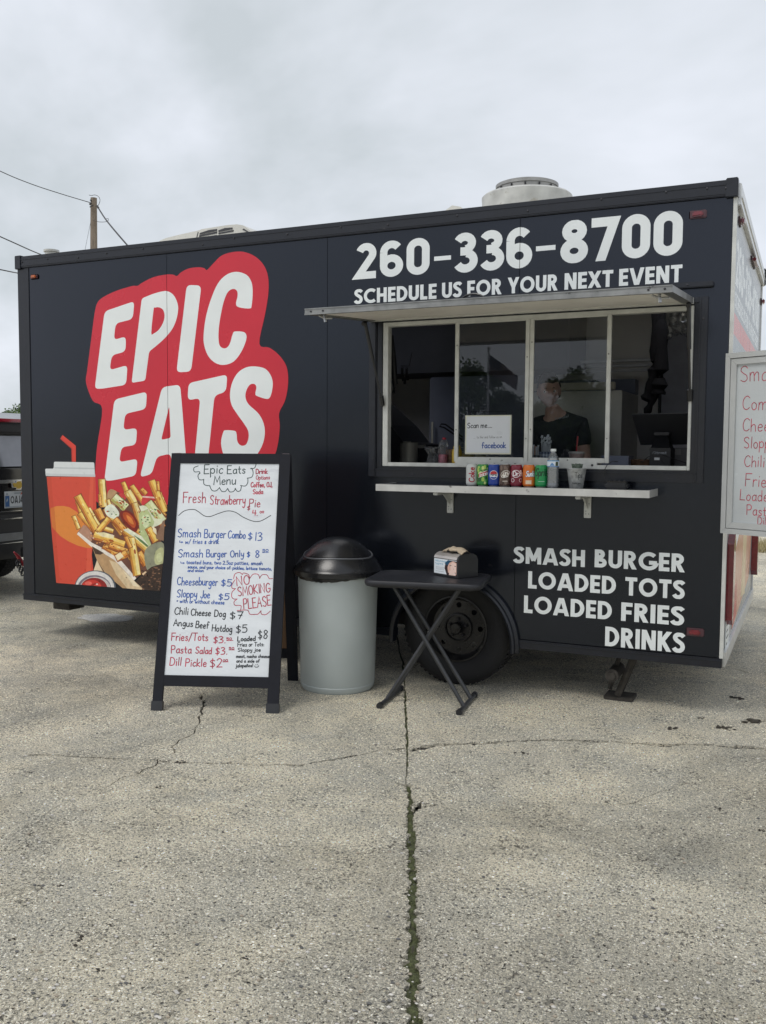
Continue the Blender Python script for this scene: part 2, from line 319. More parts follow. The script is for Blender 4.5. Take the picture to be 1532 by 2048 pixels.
HW = {k: v for k, v in [x.split('=', 1) for x in """
A=.6;0,0 .3,1 .58,0|.12,.38 .48,.38
B=.55;0,1 0,0|~0,1 .35,1 .42,.8 .3,.55 0,.52|~0,.52 .4,.5 .52,.25 .38,0 0,0
C=.6;~.55,.85 .35,1 .12,.85 .02,.5 .12,.12 .35,0 .58,.15
D=.6;0,1 0,0|~0,1 .35,.93 .55,.6 .5,.2 .3,.02 0,0
E=.5;0,0 0,1|0,1 .45,1|0,.52 .38,.52|0,0 .48,0
F=.5;0,0 0,1 .5,1|0,.55 .38,.55
G=.65;~.55,.85 .35,1 .12,.85 .02,.5 .12,.1 .35,0 .55,.15 .6,.42|.35,.42 .6,.42
H=.6;0,0 0,1|.55,0 .55,1|0,.5 .55,.5
I=.1;.05,0 .05,1
J=.4;~.38,1 .38,.25 .25,0 .08,.05 0,.2
K=.55;0,0 0,1|.5,1 0,.45 .52,0
L=.5;0,1 0,0 .48,0
M=.7;0,0 .08,1 .35,.3 .6,1 .7,0
N=.6;0,0 0,1 .52,0 .52,1
O=.6;~.3,1 .1,.85 .02,.5 .1,.12 .3,0 .5,.12 .58,.5 .48,.88 .3,1
P=.5;0,0 0,1|~0,1 .35,1 .48,.78 .35,.52 0,.5
R=.5;0,0 0,1|~0,1 .35,1 .45,.78 .32,.52 0,.5|.15,.5 .5,0
S=.55;~.5,.85 .35,1 .12,.92 .05,.7 .25,.52 .45,.38 .48,.15 .3,0 .05,.1
T=.6;.3,0 .3,1|0,1 .6,1
U=.55;~0,1 0,.3 .12,.02 .4,.02 .52,.3 .52,1
V=.55;0,1 .27,0 .55,1
W=.8;0,1 .2,0 .4,.8 .6,0 .8,1
Y=.55;0,1 .27,.5 .52,1|.27,.5 .22,0
a=.45;~.4,.42 .25,.55 .05,.38 .05,.1 .2,0 .38,.15 .4,.45|~.4,.55 .4,.2 .45,0
b=.42;0,1 0,0|~0,.4 .2,.55 .38,.4 .36,.1 .18,0 0,.12
c=.38;~.36,.45 .2,.55 .03,.35 .05,.1 .2,0 .36,.08
d=.45;~.38,.42 .2,.55 .03,.35 .05,.08 .2,0 .38,.15|.4,1 .4,0
e=.42;~.03,.28 .36,.33 .32,.5 .18,.55 .04,.38 .05,.1 .2,0 .38,.08
f=.35;~.35,.92 .22,1 .12,.85 .12,0|0,.52 .3,.52
g=.42;~.36,.45 .2,.55 .03,.35 .08,.08 .22,.05 .36,.2|~.37,.55 .37,-.2 .22,-.4 .03,-.3
h=.42;0,1 0,0|~0,.35 .18,.55 .35,.45 .37,0
i=.12;.05,.52 .05,0|.05,.75 .06,.8
j=.2;~.15,.52 .15,-.2 .03,-.35 -.1,-.28|.15,.75 .16,.8
k=.4;0,1 0,0|.33,.55 0,.25 .38,0
l=.12;.05,1 .05,0
m=.65;0,.55 0,0|~0,.35 .12,.55 .26,.5 .3,0|~.3,.35 .42,.55 .57,.48 .6,0
n=.42;0,.55 0,0|~0,.35 .18,.55 .33,.48 .37,0
o=.42;~.2,.55 .04,.42 .04,.12 .2,0 .36,.12 .37,.42 .2,.55
p=.42;0,.55 0,-.4|~0,.4 .2,.55 .38,.4 .36,.1 .18,0 0,.12
r=.3;0,.55 0,0|~0,.32 .12,.52 .3,.52
s=.36;~.32,.46 .18,.55 .05,.45 .12,.32 .28,.22 .3,.08 .15,0 .02,.08
t=.32;~.14,.85 .14,.12 .3,.03|0,.55 .3,.55
u=.42;~0,.55 .02,.12 .18,0 .35,.15|.37,.55 .38,0
w=.6;~0,.55 .1,0|.1,0 .28,.45|.28,.45 .42,0|.42,0 .56,.55
y=.42;~0,.55 .05,.2 .2,.12 .36,.3|~.37,.55 .35,-.15 .2,-.4 .02,-.3
z=.38;0,.55 .35,.55 0,0 .36,0
v=.38;0,.55 .18,0 .36,.55
0=.45;~.22,1 .05,.8 .03,.3 .2,0 .4,.25 .4,.8 .22,1
1=.12;.05,1 .05,0
2=.5;~.02,.8 .2,1 .42,.82 .3,.4 0,0|0,0 .5,0
3=.45;~.03,.92 .25,1 .4,.8 .15,.55|~.15,.55 .42,.4 .35,.08 .02,.02
4=.5;.05,1 0,.45 .5,.45|.38,1 .38,0
5=.45;.4,1 .05,1 .03,.6|~.03,.6 .3,.65 .43,.35 .3,.02 0,.05
7=.45;0,1 .45,1 .2,0|.1,.5 .4,.5
8=.45;~.4,.85 .2,1 .05,.8 .2,.55 .4,.3 .25,0 .03,.15 .15,.45 .38,.7 .4,.85
$=.45;~.42,.78 .22,.88 .05,.72 .2,.52 .4,.35 .3,.12 .03,.15|.23,1.05 .21,-.08
,=.12;.08,.08 .02,-.15
.=.1;.03,0 .06,.04
!=.1;.05,1 .05,.3|.05,.05 .06,0
:=.1;.05,.45 .06,.4|.05,.1 .06,.05
/=.4;0,-.1 .38,1.05
&=.4;~.38,.1 .05,.75 .2,.9 .3,.7 0,.2 .15,0 .38,.35
+=.4;~.36,.42 .2,.55 .06,.42 .22,.28|~.22,.28 .04,.18 .1,.0 .34,.06|.2,.62 .2,-.08
*=.3;.05,.3 .28,.55|.28,.3 .05,.55
>=.5;0,.8 0,.35 .45,.35|.3,.55 .45,.35 .3,.15
)=.5;~0,.3 .1,0 .4,0 .5,.3|.15,.6 .16,.5|.35,.6 .36,.5
~=.42;0,.55 0,0|~0,.35 .18,.55 .33,.48 .37,0|~.05,.75 .15,.85 .25,.75 .35,.85
""".strip().split('\n')]}
def hand(s, rnd=random):
    x = 0; out = []
    for ch in s:
        if ch == ' ': x += .35; continue
        W, body = HW[ch].split(';', 1); W = float(W); j = rnd.uniform(-.03, .03); sl = rnd.uniform(-.02, .05)
        for part in body.split('|'):
            sm = part[0] == '~' and len(part) > 1; pts = [tuple(float(c) for c in p.split(',')) for p in part.lstrip('~').split()]
            if sm: pts = catmull(pts, False, 3)
            out.append([(a+x+b*sl+rnd.uniform(-.008, .008), b+j) for a, b in pts])
        x += W+.14
    return out, x-.14
class Surf:
    # a plane in the scene: origin, in-plane axes u (right) and v (up), normal towards the viewer
    def __init__(s, o, u, v): s.o = V(o); s.u = V(u).normalized(); s.v = V(v).normalized(); s.n = s.u.cross(s.v).normalized()
    def to3(s, a, b, t=0): return s.o+s.u*a+s.v*b+s.n*t
    def px(s, x, y):
        d = AR*(x-766)/FOC+AU*(1024-y)/FOC+AF; t = (s.o-CAM).dot(s.n)/d.dot(s.n); p = CAM+d*t-s.o
        return (p.dot(s.u), p.dot(s.v))
def gpt(x, y, z=0):
    d = AR*(x-766)/FOC+AU*(1024-y)/FOC+AF; return CAM+d*((z-CZ)/d.z)
def ypt(x, y, yy):
    d = AR*(x-766)/FOC+AU*(1024-y)/FOC+AF; return CAM+d*((yy-CY)/d.y)
def write_hand(mb, S, items, wd, off, palette):
    for s, x0, y0, x1, y1, hp, c in items:
        a = V(S.px(x0, y0)); b = V(S.px(x1, y1)); t = V(S.px(x0, y0-hp)); H = (t-a).length; st, W = hand(s)
        du = (b-a)/W; dv = V((-(b-a).normalized().y, (b-a).normalized().x))*H; lay = []
        ww = wd*(.75 if hp < 9 else 1)
        for pts in st:
            q = [tuple(a+du*p[0]+dv*p[1]) for p in pts]
            lay += [(z, palette[c]) for z in stroke(q, ww, rnd=True)]
        painter(mb, lay, S.to3, off)
def caps_layers(S, s, xl, xr, pt_top, pt_bot, w_, mi, gap=.10):
    polys, W = capstext(s, w_, gap); u0 = S.px(xl, pt_bot[1])[0]; u1 = S.px(xr, pt_bot[1])[0]; v1 = S.px(*pt_top)[1]; v0 = S.px(*pt_bot)[1]
    return [([(u0+(u1-u0)*a/W, v0+(v1-v0)*b) for a, b in p], mi) for p in polys]
# ================================================================== SETTING
def ground_material():
    m, t, b = nodes('weathered_concrete'); n = t.nodes.new; l = t.links.new
    c = n('ShaderNodeTexCoord'); P = c.outputs['Object']
    def noise(sc, det=4, ro=.55, dist=0):
        z = n('ShaderNodeTexNoise'); z.inputs['Scale'].default_value = sc; z.inputs['Detail'].default_value = det; z.inputs['Roughness'].default_value = ro; z.inputs['Distortion'].default_value = dist
        l(P, z.inputs['Vector']); return z.outputs['Fac']
    def ramp(f, st):
        r = n('ShaderNodeValToRGB'); l(f, r.inputs[0]); r.color_ramp.interpolation = 'LINEAR'
        while len(r.color_ramp.elements) < len(st): r.color_ramp.elements.new(.5)
        for e_, (p, c_) in zip(r.color_ramp.elements, st): e_.position = p; e_.color = tuple(c_)+(1,) if isinstance(c_, (tuple, list)) else (c_, c_, c_, 1)
        return r.outputs[0]
    def mixc(f, a, b_, mode='MIX'):
        k = n('ShaderNodeMix'); k.data_type = 'RGBA'; k.blend_type = mode
        for i, x in ((0, f), (6, a), (7, b_)):
            if isinstance(x, (int, float)): k.inputs[i].default_value = x
            elif isinstance(x, tuple): k.inputs[i].default_value = x+(1,)
            else: l(x, k.inputs[i])
        return k.outputs[2]
    def vor(sc, feat='F1'):
        v = n('ShaderNodeTexVoronoi'); v.inputs['Scale'].default_value = sc; v.feature = feat; v.inputs['Randomness'].default_value = 1
        wv = n('ShaderNodeVectorMath'); wv.operation = 'ADD'; nz = n('ShaderNodeTexNoise'); nz.inputs['Scale'].default_value = sc*.9; l(P, nz.inputs['Vector'])
        s_ = n('ShaderNodeVectorMath'); s_.operation = 'SCALE'; s_.inputs['Scale'].default_value = .7/sc; l(nz.outputs['Color'], s_.inputs[0]); l(P, wv.inputs[0]); l(s_.outputs[0], wv.inputs[1])
        l(wv.outputs[0], v.inputs['Vector']); return v
    matrix = mixc(ramp(noise(.9, 3), [(.38, 0), (.62, 1)]), (.225, .214, .188), (.31, .288, .238))
    matrix = mixc(ramp(noise(2.4, 6, .66), [(.40, 0), (.66, 1)]), matrix, (.19, .187, .172))
    matrix = mixc(.85, matrix, ramp(noise(150, 5, .75, .5), [(.32, .42), (.68, 1.55)]), 'MULTIPLY')
    v1 = vor(105); v2 = vor(230)
    sp1 = n('ShaderNodeSeparateColor'); l(v1.outputs['Color'], sp1.inputs[0]); sp2 = n('ShaderNodeSeparateColor'); l(v2.outputs['Color'], sp2.inputs[0])
    st1 = ramp(sp1.outputs[0], [(0, (.10, .10, .095)), (.3, (.19, .185, .17)), (.55, (.29, .268, .215)), (.78, (.36, .35, .31)), (.95, (.50, .485, .44)), (1, (.66, .64, .6))])
    st2 = ramp(sp2.outputs[1], [(0, (.08, .08, .075)), (.35, (.18, .172, .155)), (.6, (.32, .295, .235)), (.85, (.42, .40, .36)), (1, (.66, .64, .6))])
    exp = ramp(noise(2.1, 4, .6), [(.34, .12), (.68, .62)])
    m1 = n('ShaderNodeMath'); m1.operation = 'LESS_THAN'; l(v1.outputs['Distance'], m1.inputs[0]); m1.inputs[1].default_value = .42
    pick = n('ShaderNodeMath'); pick.operation = 'LESS_THAN'; l(sp1.outputs[1], pick.inputs[0]); l(exp, pick.inputs[1])
    f1 = n('ShaderNodeMath'); f1.operation = 'MULTIPLY'; l(m1.outputs[0], f1.inputs[0]); l(pick.outputs[0], f1.inputs[1])
    m2 = n('ShaderNodeMath'); m2.operation = 'LESS_THAN'; l(v2.outputs['Distance'], m2.inputs[0]); m2.inputs[1].default_value = .5
    f2 = n('ShaderNodeMath'); f2.operation = 'MULTIPLY'; l(m2.outputs[0], f2.inputs[0]); f2.inputs[1].default_value = .6
    colr = mixc(f2.outputs[0], matrix, st2); colr = mixc(f1.outputs[0], colr, st1)
    pits = ramp(noise(95, 3, .6), [(.35, .05), (.43, 1)]); colr = mixc(1.0, colr, pits, 'MULTIPLY')
    rough_ = ramp(noise(4.5, 4, .6), [(.45, 0), (.62, 1)]); pits2 = ramp(noise(52, 5, .72, 1.2), [(.40, .22), (.47, 1), (.60, 1), (.66, 1.5)]); colr = mixc(rough_, colr, mixc(1.0, colr, pits2, 'MULTIPLY'))
    stain = ramp(noise(.75, 6, .68, .8), [(.34, .52), (.56, 1.06)]); colr = mixc(.75, colr, stain, 'MULTIPLY')
    colr = mixc(1.0, colr, (3.38, 3.31, 3.03), 'MULTIPLY'); l(colr, b.inputs['Base Color']); b.inputs['Roughness'].default_value = .9; b.inputs['Specular IOR Level'].default_value = .25
    hgt = n('ShaderNodeMath'); hgt.operation = 'MULTIPLY_ADD'; l(noise(110, 6, .75, .6), hgt.inputs[0]); hgt.inputs[1].default_value = 2.6
    inv = n('ShaderNodeMath'); inv.operation = 'SUBTRACT'; inv.inputs[0].default_value = 1; l(v1.outputs['Distance'], inv.inputs[1]); l(inv.outputs[0], hgt.inputs[2])
    bb = n('ShaderNodeBump'); bb.inputs['Strength'].default_value = 1; bb.inputs['Distance'].default_value = .011; l(hgt.outputs[0], bb.inputs['Height']); l(bb.outputs[0], b.inputs['Normal'])
    return m
GM = ground_material()
rg = random.Random(3)
def crack_line(pxs, w0, w1, jit, step=.03, world=False, vary=.5):
    P = [V(p) if world else gpt(*p).xy for p in pxs]; pts = []
    for a, b in zip(P, P[1:]):
        k = max(1, int((b-a).length/step)); pts += [a+(b-a)*(i/k) for i in range(k)]
    pts.append(P[-1]); n = len(pts); o = []; dr = 0; wv = 0
    for i, p in enumerate(pts):
        d = (pts[min(n-1, i+1)]-pts[max(0, i-1)]).normalized(); q = V((-d.y, d.x)); dr = dr*.8+rg.uniform(-jit, jit)
        wv = wv*.86+rg.uniform(-vary, vary)*.42; wd = (w0+(w1-w0)*i/max(1, n-1))*max(.25, 1+wv); o.append((p+q*dr, q, wd, rg.uniform(.25, .75)+(.5 if rg.random() < .06 else 0), rg.uniform(.25, .75)+(.5 if rg.random() < .06 else 0)))
    return o
def crack_quads(c, extra=0):
    o = []
    for a, b in zip(c, c[1:]):
        o.append([tuple(a[0]+a[1]*(a[2]*a[3]+extra)), tuple(a[0]-a[1]*(a[2]*a[4]+extra)), tuple(b[0]-b[1]*(b[2]*b[4]+extra)), tuple(b[0]+b[1]*(b[2]*b[3]+extra))])
    return o
joint = crack_line([(806, 1330), (812, 1400), (814, 1500)], .012, .012, .003, .02)+crack_line([(814, 1500), (812, 1568)], .006, .006, .002, .02)+crack_line([(817, 1570), (822, 1650), (824, 1720)], .020, .030, .0025, .008, vary=.45)+crack_line([(824, 1720), (825, 1860), (828, 2060)], .027, .032, .003, .008, vary=.45)
back = (joint[2][0]-joint[10][0]).normalized()
joint = crack_line([tuple(joint[0][0]+back*6), tuple(joint[0][0])], .012, .012, .003, .06, world=True)+joint
fwd = (joint[-1][0]-joint[-20][0]).normalized(); joint += crack_line([tuple(joint[-1][0]), tuple(joint[-1][0]+fwd*5)], .03, .02, .006, .05, world=True)
hair = [crack_line([(816, 1500), (870, 1489), (990, 1487), (1090, 1478), (1200, 1483), (1300, 1488), (1420, 1490), (1560, 1498)], .032, .030, .010, .02, vary=.55),
        crack_line([(812, 1497), (760, 1502), (700, 1515), (620, 1528)], .018, .010, .008, .025, vary=.8),
        crack_line([(610, 1530), (470, 1530), (350, 1522), (220, 1515), (60, 1508)], .010, .014, .010, .03, vary=.9),
        crack_line([(408, 1388), (400, 1440), (372, 1470), (340, 1505), (290, 1538), (210, 1575), (120, 1612), (60, 1650)], .009, .005, .014, .025, vary=.8),
        crack_line([(1070, 1488), (1078, 1510), (1082, 1540)], .004, .002, .01, .03),
        crack_line([(1040, 1608), (1180, 1612), (1270, 1610), (1310, 1590), (1380, 1565)], .003, .004, .010, .04),
        crack_line([(818, 1612), (848, 1614), (872, 1608)], .030, .010, .008, .012), crack_line([(820, 1630), (834, 1618), (848, 1602)], .034, .010, .006, .012),
        crack_line([(815, 1573), (785, 1564)], .016, .006, .006, .015), crack_line([(822, 1690), (836, 1678)], .022, .006, .004, .01), crack_line([(822, 1840), (806, 1832)], .026, .006, .004, .01), crack_line([(828, 1965), (808, 1958)], .03, .01, .004, .01), crack_line([(822, 1762), (842, 1763)], .018, .005, .004, .01), crack_line([(818, 1698), (740, 1697)], .003, .002, .006, .03),
        crack_line([(1475, 1260), (1500, 1266), (1540, 1270)], .012, .006, .01, .04), crack_line([(1470, 1338), (1515, 1350)], .012, .006, .01, .04),
        crack_line([(1500, 1128), (1560, 1125)], .02, .02, .01, .08), crack_line([(1490, 1196), (1560, 1192)], .015, .01, .01, .08),
        crack_line([(1490, 1444), (1560, 1446)], .03, .02, .02, .03, vary=.9), crack_line([(0, 1228), (60, 1215)], .01, .01, .01, .06)]
lay = [([(-400, -400), (400, -400), (400, 400), (-400, 400)], 0)]
for c in [joint]+hair: lay += [(q, None) for q in crack_quads(c)]
g = MB(); painter(g, lay, lambda a, b, t: V((a, b, t)))
me = bpy.data.meshes.new('ground'); me.from_pydata([tuple(v) for v in g.v], [], g.f); me.materials.append(GM)
bm = bmesh.new(); bm.from_mesh(me); bmesh.ops.recalc_face_normals(bm, faces=bm.faces[:])
if bm.faces and bm.faces[0].normal.z < 0: bmesh.ops.reverse_faces(bm, faces=bm.faces[:])
ed = [e_ for e_ in bm.edges if len(e_.link_faces) == 1 and abs(e_.verts[0].co.x) < 300]
r = bmesh.ops.extrude_edge_only(bm, edges=ed); bmesh.ops.translate(bm, verts=[x for x in r['geom'] if isinstance(x, bmesh.types.BMVert)], vec=(0, 0, -.04))
bm.to_mesh(me); bm.free(); go = bpy.data.objects.new('ground', me); COL.objects.link(go); tag(go, kind='structure')
MOSS = mat('moss_and_dirt', (.070, .080, .030), .95, var=.6, scale=120, bump=.8, bscale=260, dirt=((.05, .045, .03), 60, .55))
MOSSD = mat('crack_dirt', (.028, .026, .020), .95, var=.5, scale=120, bump=.5)
g = MB()
for i, (a, b) in enumerate(zip(joint, joint[1:])):
    z0, z1 = -.010+.004*math.sin(i*.7), -.010+.004*math.sin((i+1)*.7); ea, eb = a[2]/2+.01, b[2]/2+.01
    g.add([tuple(a[0]+a[1]*ea)+(z0-.004,), tuple(a[0])+(z0+.004,), tuple(a[0]-a[1]*ea)+(z0-.004,), tuple(b[0]+b[1]*eb)+(z1-.004,), tuple(b[0])+(z1+.004,), tuple(b[0]-b[1]*eb)+(z1-.004,)], [(0, 3, 4, 1), (1, 4, 5, 2)])
for c in joint[::1]:
    for _ in range(4):
        p = c[0]+c[1]*rg.uniform(-.5, .5)*c[2]; r_ = rg.uniform(.002, .006); h_ = rg.uniform(.003, .008); k = rg.randint(4, 6)
        g.add([(p.x+r_*math.cos(6.28*j/k), p.y+r_*math.sin(6.28*j/k), -.012) for j in range(k)]+[(p.x, p.y, -.011+h_)], [(j, (j+1) % k, k) for j in range(k)])
obj('moss', g, MOSS, kind='stuff', label='dark green moss and grit packed along the slab joint')
g = MB()
for c in hair:
    for q in crack_quads(c, .004): g.add([x+(-.012,) for x in q], [(0, 1, 2, 3)])
obj('crack_dirt', g, MOSSD, kind='stuff')
# loose gravel and crumbs of mulch lying on the slab
def pebble(g, x, y, r_, mi):
    k = 6; vs = []
    for z, rr in ((0, .8), (.45, 1), (.8, .55)):
        for j in range(k):
            a = 6.28*j/k+rg.random()*.4; q = r_*rr*rg.uniform(.75, 1.15); vs.append((x+q*math.cos(a)*1.2, y+q*math.sin(a)*.85, z*r_*.9))
    f = [(i*k+j, i*k+(j+1) % k, (i+1)*k+(j+1) % k, (i+1)*k+j) for i in range(2) for j in range(k)]+[tuple(range(2*k, 3*k))]
    g.add(vs, f, mi)
g = MB()
for _ in range(1500):
    px_, py_ = rg.uniform(-30, 1560), 2060-700*(rg.random()**1.4); p = gpt(px_, py_); pebble(g, p.x, p.y, rg.choice([.002, .0025, .003, .004, .006]), rg.choice([0, 0, 1, 2]))
obj('gravel', g, [mat('pebble_pale', (.48, .46, .42), .8, var=.2), mat('pebble_tan', (.30, .26, .20), .85, var=.2), mat('pebble_dark', (.10, .10, .095), .8, var=.2)], kind='stuff')
g = MB()
for px_, py_, r_ in ((363, 1525, .022), (318, 1574, .018), (160, 1880, .018), (200, 1940, .014), (222, 1849, .012), (22, 1880, .012), (1468, 1396, .035), (1345, 1458, .03), (1400, 1437, .018), (1440, 1455, .03), (1458, 1458, .03), (1510, 1443, .05), (1500, 1446, .04), (1045, 1507, .02), (487, 1918, .012), (123, 1771, .012), (1440, 1618, .012), (1523, 1661, .012), (340, 1521, .01), (60, 1545, .012), (946, 1861, .008), (700, 1720, .008), (754, 1856, .008)):
    p = gpt(px_, py_)
    for _ in range(7): pebble(g, p.x+rg.gauss(0, r_*.5), p.y+rg.gauss(0, r_*.5), r_*rg.uniform(.15, .35), 0)
obj('mulch_crumbs', g, mat('mulch', (.035, .030, .022), .95, var=.5, scale=60), kind='stuff')
# pale speckled patch on the slab beneath the trailer nose
g = MB(); c0 = gpt(212, 1236)
g.add([(c0.x+(.24+.03*math.sin(j*2.3))*math.cos(j*.2618), c0.y+(.17+.02*math.cos(j*1.7))*math.sin(j*.2618), .003) for j in range(24)], [tuple(range(24))])
obj('pale_patch', g, mat('pale_slab', (.50, .49, .46), .6, var=.45, scale=60, bump=.8, bscale=120, detail=6), kind='structure')
# strip of dry grass beyond the trailer
GR = mat('dry_grass', (.34, .29, .15), .9, var=.35, scale=20); g = MB(); g.mi = 0
for _ in range(9000):
    y = rg.uniform(8.6, 9.9); x = rg.uniform(3.2, 9)-(y-8.6)*.2; h_ = rg.uniform(.05, .16); a = rg.uniform(0, 6.28); ln = rg.uniform(.02, .12)
    g.add([(x, y, 0), (x+.012*math.cos(a), y+.012*math.sin(a), 0), (x+ln*math.cos(a+1), y+ln*math.sin(a+1), h_)], [(0, 1, 2)])
obj('dry_grass', g, GR, kind='stuff')
# ---------------------------------------------------------------- trees
LEAF = [mat('leaf_%d' % i, c, .6, var=.35, scale=1.5) for i, c in enumerate([(.075, .13, .035), (.05, .095, .028), (.11, .16, .05)])]
BARK = mat('bark', (.08, .065, .05), .9, var=.4, scale=12, bump=.5)
def make_tree(name, seed, h, rad, n=10500, mi=0, trunk=.35):
    r_ = random.Random(seed); tk = MB(); cz = h*.56
    tk.tube([(0, 0, -.05), (.05, .02, h*.2), (-.04, .05, h*.45), (.02, 0, h*.75)], [h*.035, h*.027, h*.018, h*.006], 9)
    cl = []
    for i in range(26):
        a = r_.uniform(0, 6.28); q = r_.random()**.6; z = r_.uniform(.22, .98); rr = rad*math.sin(math.pi*min(.97, max(.12, (z-.1)/.95)))**.6*q
        c = V((rr*math.cos(a), rr*math.sin(a), h*z)); cl.append((c, rad*r_.uniform(.20, .38)))
        tk.tube([(0, 0, h*(.2+.4*z*.7)), tuple(c*.6+V((0, 0, h*z*.35))), tuple(c)], [h*.012, h*.007, h*.002], 5)
    cr_ = MB(); s_ = h*.021
    for i in range(n):
        c, q = r_.choice(cl); d = V((r_.gauss(0, 1), r_.gauss(0, 1), r_.gauss(0, .8))); d = d.normalized()*q*r_.uniform(.35, 1.08); p = c+d
        if p.z < h*.07: continue
        a = V((r_.gauss(0, 1), r_.gauss(0, 1), r_.gauss(0, .7))).normalized()*s_*r_.uniform(.6, 1.4); b = a.cross(V((r_.gauss(0, 1), r_.gauss(0, 1), r_.gauss(0, 1)))).normalized()*s_*r_.uniform(.4, .8)
        cr_.add([p-a, p-b*.9+a*.1, p+a, p+b], [(0, 1, 2, 3)], (0, 1, 0, 2)[r_.randrange(4)])
    t = thing(name, None, 'tree', (0, 0, 0), None, world=False)
    obj('trunk', tk, BARK, t, 40); obj('crown', cr_, [LEAF[mi], LEAF[(mi+1) % 3], LEAF[(mi+2) % 3]], t); return t
t0 = make_tree('broadleaf_tree', 5, 8, 3.6); t1 = make_tree('broadleaf_tree', 9, 8, 4.4, mi=1)
spots = [(t0, ypt(938, 870, 46), .74, 'round leafy tree across the lot, reflected left of the flag in the glass'),
         (t1, ypt(1032, 870, 50), .60, 'low spreading tree across the lot, reflected right of the flag'),
         (t0, ypt(1150, 870, 50), .72, 'broad tree across the lot, reflected beside the worker behind the glass'),
         (t1, ypt(1205, 870, 48), .68, 'dark tree across the lot, reflected at the edge of the right pane')]
rt = random.Random(12)
for k in range(26):
    p_ = V((-112+8.2*k+rt.uniform(-2, 2), 53+7*rt.random(), 0))
    spots.append((t0 if rt.random() < .5 else t1, p_, rt.uniform(.5, .74), None))
used = set()
for i, (src, p, s_, lb) in enumerate(spots):
    o = src if src.name not in used else copy_tree(src); used.add(src.name)
    o.location = (p.x, -abs(p.y), 0); o.scale = (s_, s_, s_*(1 if lb else .9)); o.rotation_euler = (0, 0, i*1.7)
    if lb: o['label'] = lb
    else: o['label'] = 'leafy green tree in the row across the lot facing the trailer'; o['group'] = 'trees across the lot facing the trailer'
d = AR*((8-766)/FOC)+AU*((1024-812)/FOC)+AF
for k, (px_, dist, s_, lb) in enumerate(((12, 58, .43, 'bright green tree top showing over the roof of the black car'), (44, 66, .50, 'taller green tree between the car roof and the trailer nose'), (-60, 60, .5, 'green tree at the far left beyond the black car'))):
    d = AR*((px_-766)/FOC)+AU*(.1)+AF; o = copy_tree(t0 if k % 2 else t1); o.location = (CX+d.x*dist, CY+d.y*dist, 0); o.scale = (s_, s_, s_); o.rotation_euler = (0, 0, k+.5); o['label'] = lb
    if 'group' in o: del o['group']
# ---------------------------------------------------------------- flagpole, reflected in the glass
fp = ypt(975, 850, 40); fx, fy = fp.x, -40
fl = thing('flagpole', 'tall flagpole across the lot flying a striped national flag', 'flagpole', (fx, fy, 0))
zt = ypt(968, 700, 40).z
g = MB(); g.tube([(fx, fy, 0), (fx, fy, zt)], [.09, .05], 10); g.lathe([(0, zt), (.09, zt+.05), (.1, zt+.1), (0, zt+.2)], (fx, fy, 0), 10); obj('pole', g, STEEL, fl, 40)
g = MB(); nu, nv = 26, 13; FW_, FH = 1.7, .95
def flag_pt(i, j):
    u, v = i/nu, j/nv; sag = -1.1*u**1.05; return V((fx+.06+FW_*.86*u, fy+.22*math.sin(u*9+v)*u, zt-.25-FH*(1-v)*(1-.25*u)+sag))
g.v = [flag_pt(i, j) for i in range(nu+1) for j in range(nv+1)]
for i in range(nu):
    for j in range(nv):
        g.f.append((i*(nv+1)+j, (i+1)*(nv+1)+j, (i+1)*(nv+1)+j+1, i*(nv+1)+j+1)); g.m.append(2 if (i < 10 and j >= 6) else (0 if j % 2 == 0 else 1))
obj('flag', g, [flat('#43262c', .8), flat('#7a7c80', .8), flat('#1a2034', .8)], fl, 60)
# ---------------------------------------------------------------- utility pole and wires
WOOD = mat('weathered_pole_wood', (.19, .155, .12), .85, var=.3, scale=5, stretch=(6, 6, .6), bump=.4, bscale=30, dirt=((.07, .06, .05), 9, .6))
pb = ypt(186, 500, 17.5); ptp = ypt(187.5, 396, 17.5); X0, Y0 = pb.x, 17.5; ZT = ptp.z; kk = (ptp-CAM).dot(AF)/FOC
up = thing('utility_pole', 'weathered wooden utility pole rising behind the trailer roof', 'utility pole', (X0, Y0, 0))
g = MB(); g.tube([(X0-.1, Y0, 0), (ptp.x, Y0, ZT)], [.16, 6.2*kk], 14); obj('pole', g, WOOD, up, 40)
g = MB()
def pw(x, y, dy=0): return ypt(x, y, 17.5+dy)
g.tube([pw(183, 406, -.15), pw(179, 409, -.2)], 1.8*kk, 8); g.tube([pw(183, 402, -.15), pw(181, 400, -.2)], 1.6*kk, 8); g.tube([pw(194, 412, -.1), pw(197, 416, -.1)], 2.2*kk, 8); g.tube([pw(180, 414, -.15), pw(186, 410, -.2)], 1.2*kk, 6)
obj('insulator', g, BLKPL, up, 40)
g = MB(); g.tube([pw(x, y, -.1) for x, y in catmull([(178, 390), (183, 391), (190, 390), (197, 393), (200, 400), (198, 408), (194, 414)])], .55*kk, 5); obj('jumper_cable', g, BLKPL, up); g = MB()
g.tube([pw(x, y, -.1) for x, y in catmull([(187, 441), (200, 444), (214, 443), (217, 438), (213, 437)])], .5*kk, 5); g.tube([pw(181, 446, -.1), pw(176, 470, -.1), pw(169, 505, -.1)], .3*kk, 5)
obj('jumper_cable', g, BLKPL, up)
WIRE = mat('black_wire', (.03, .03, .032), .6)
def wire(pts, dy0, dy1, r_, lb):
    q = catmull(pts); n_ = len(q)-1; g = MB(); g.tube([ypt(x, y, dy0+(dy1-dy0)*i/n_) for i, (x, y) in enumerate(q)], [r_*((17.5 if 1 else 0)*0+1) for _ in q], 5); tag(obj('power_line', g, WIRE), lb, 'wire')
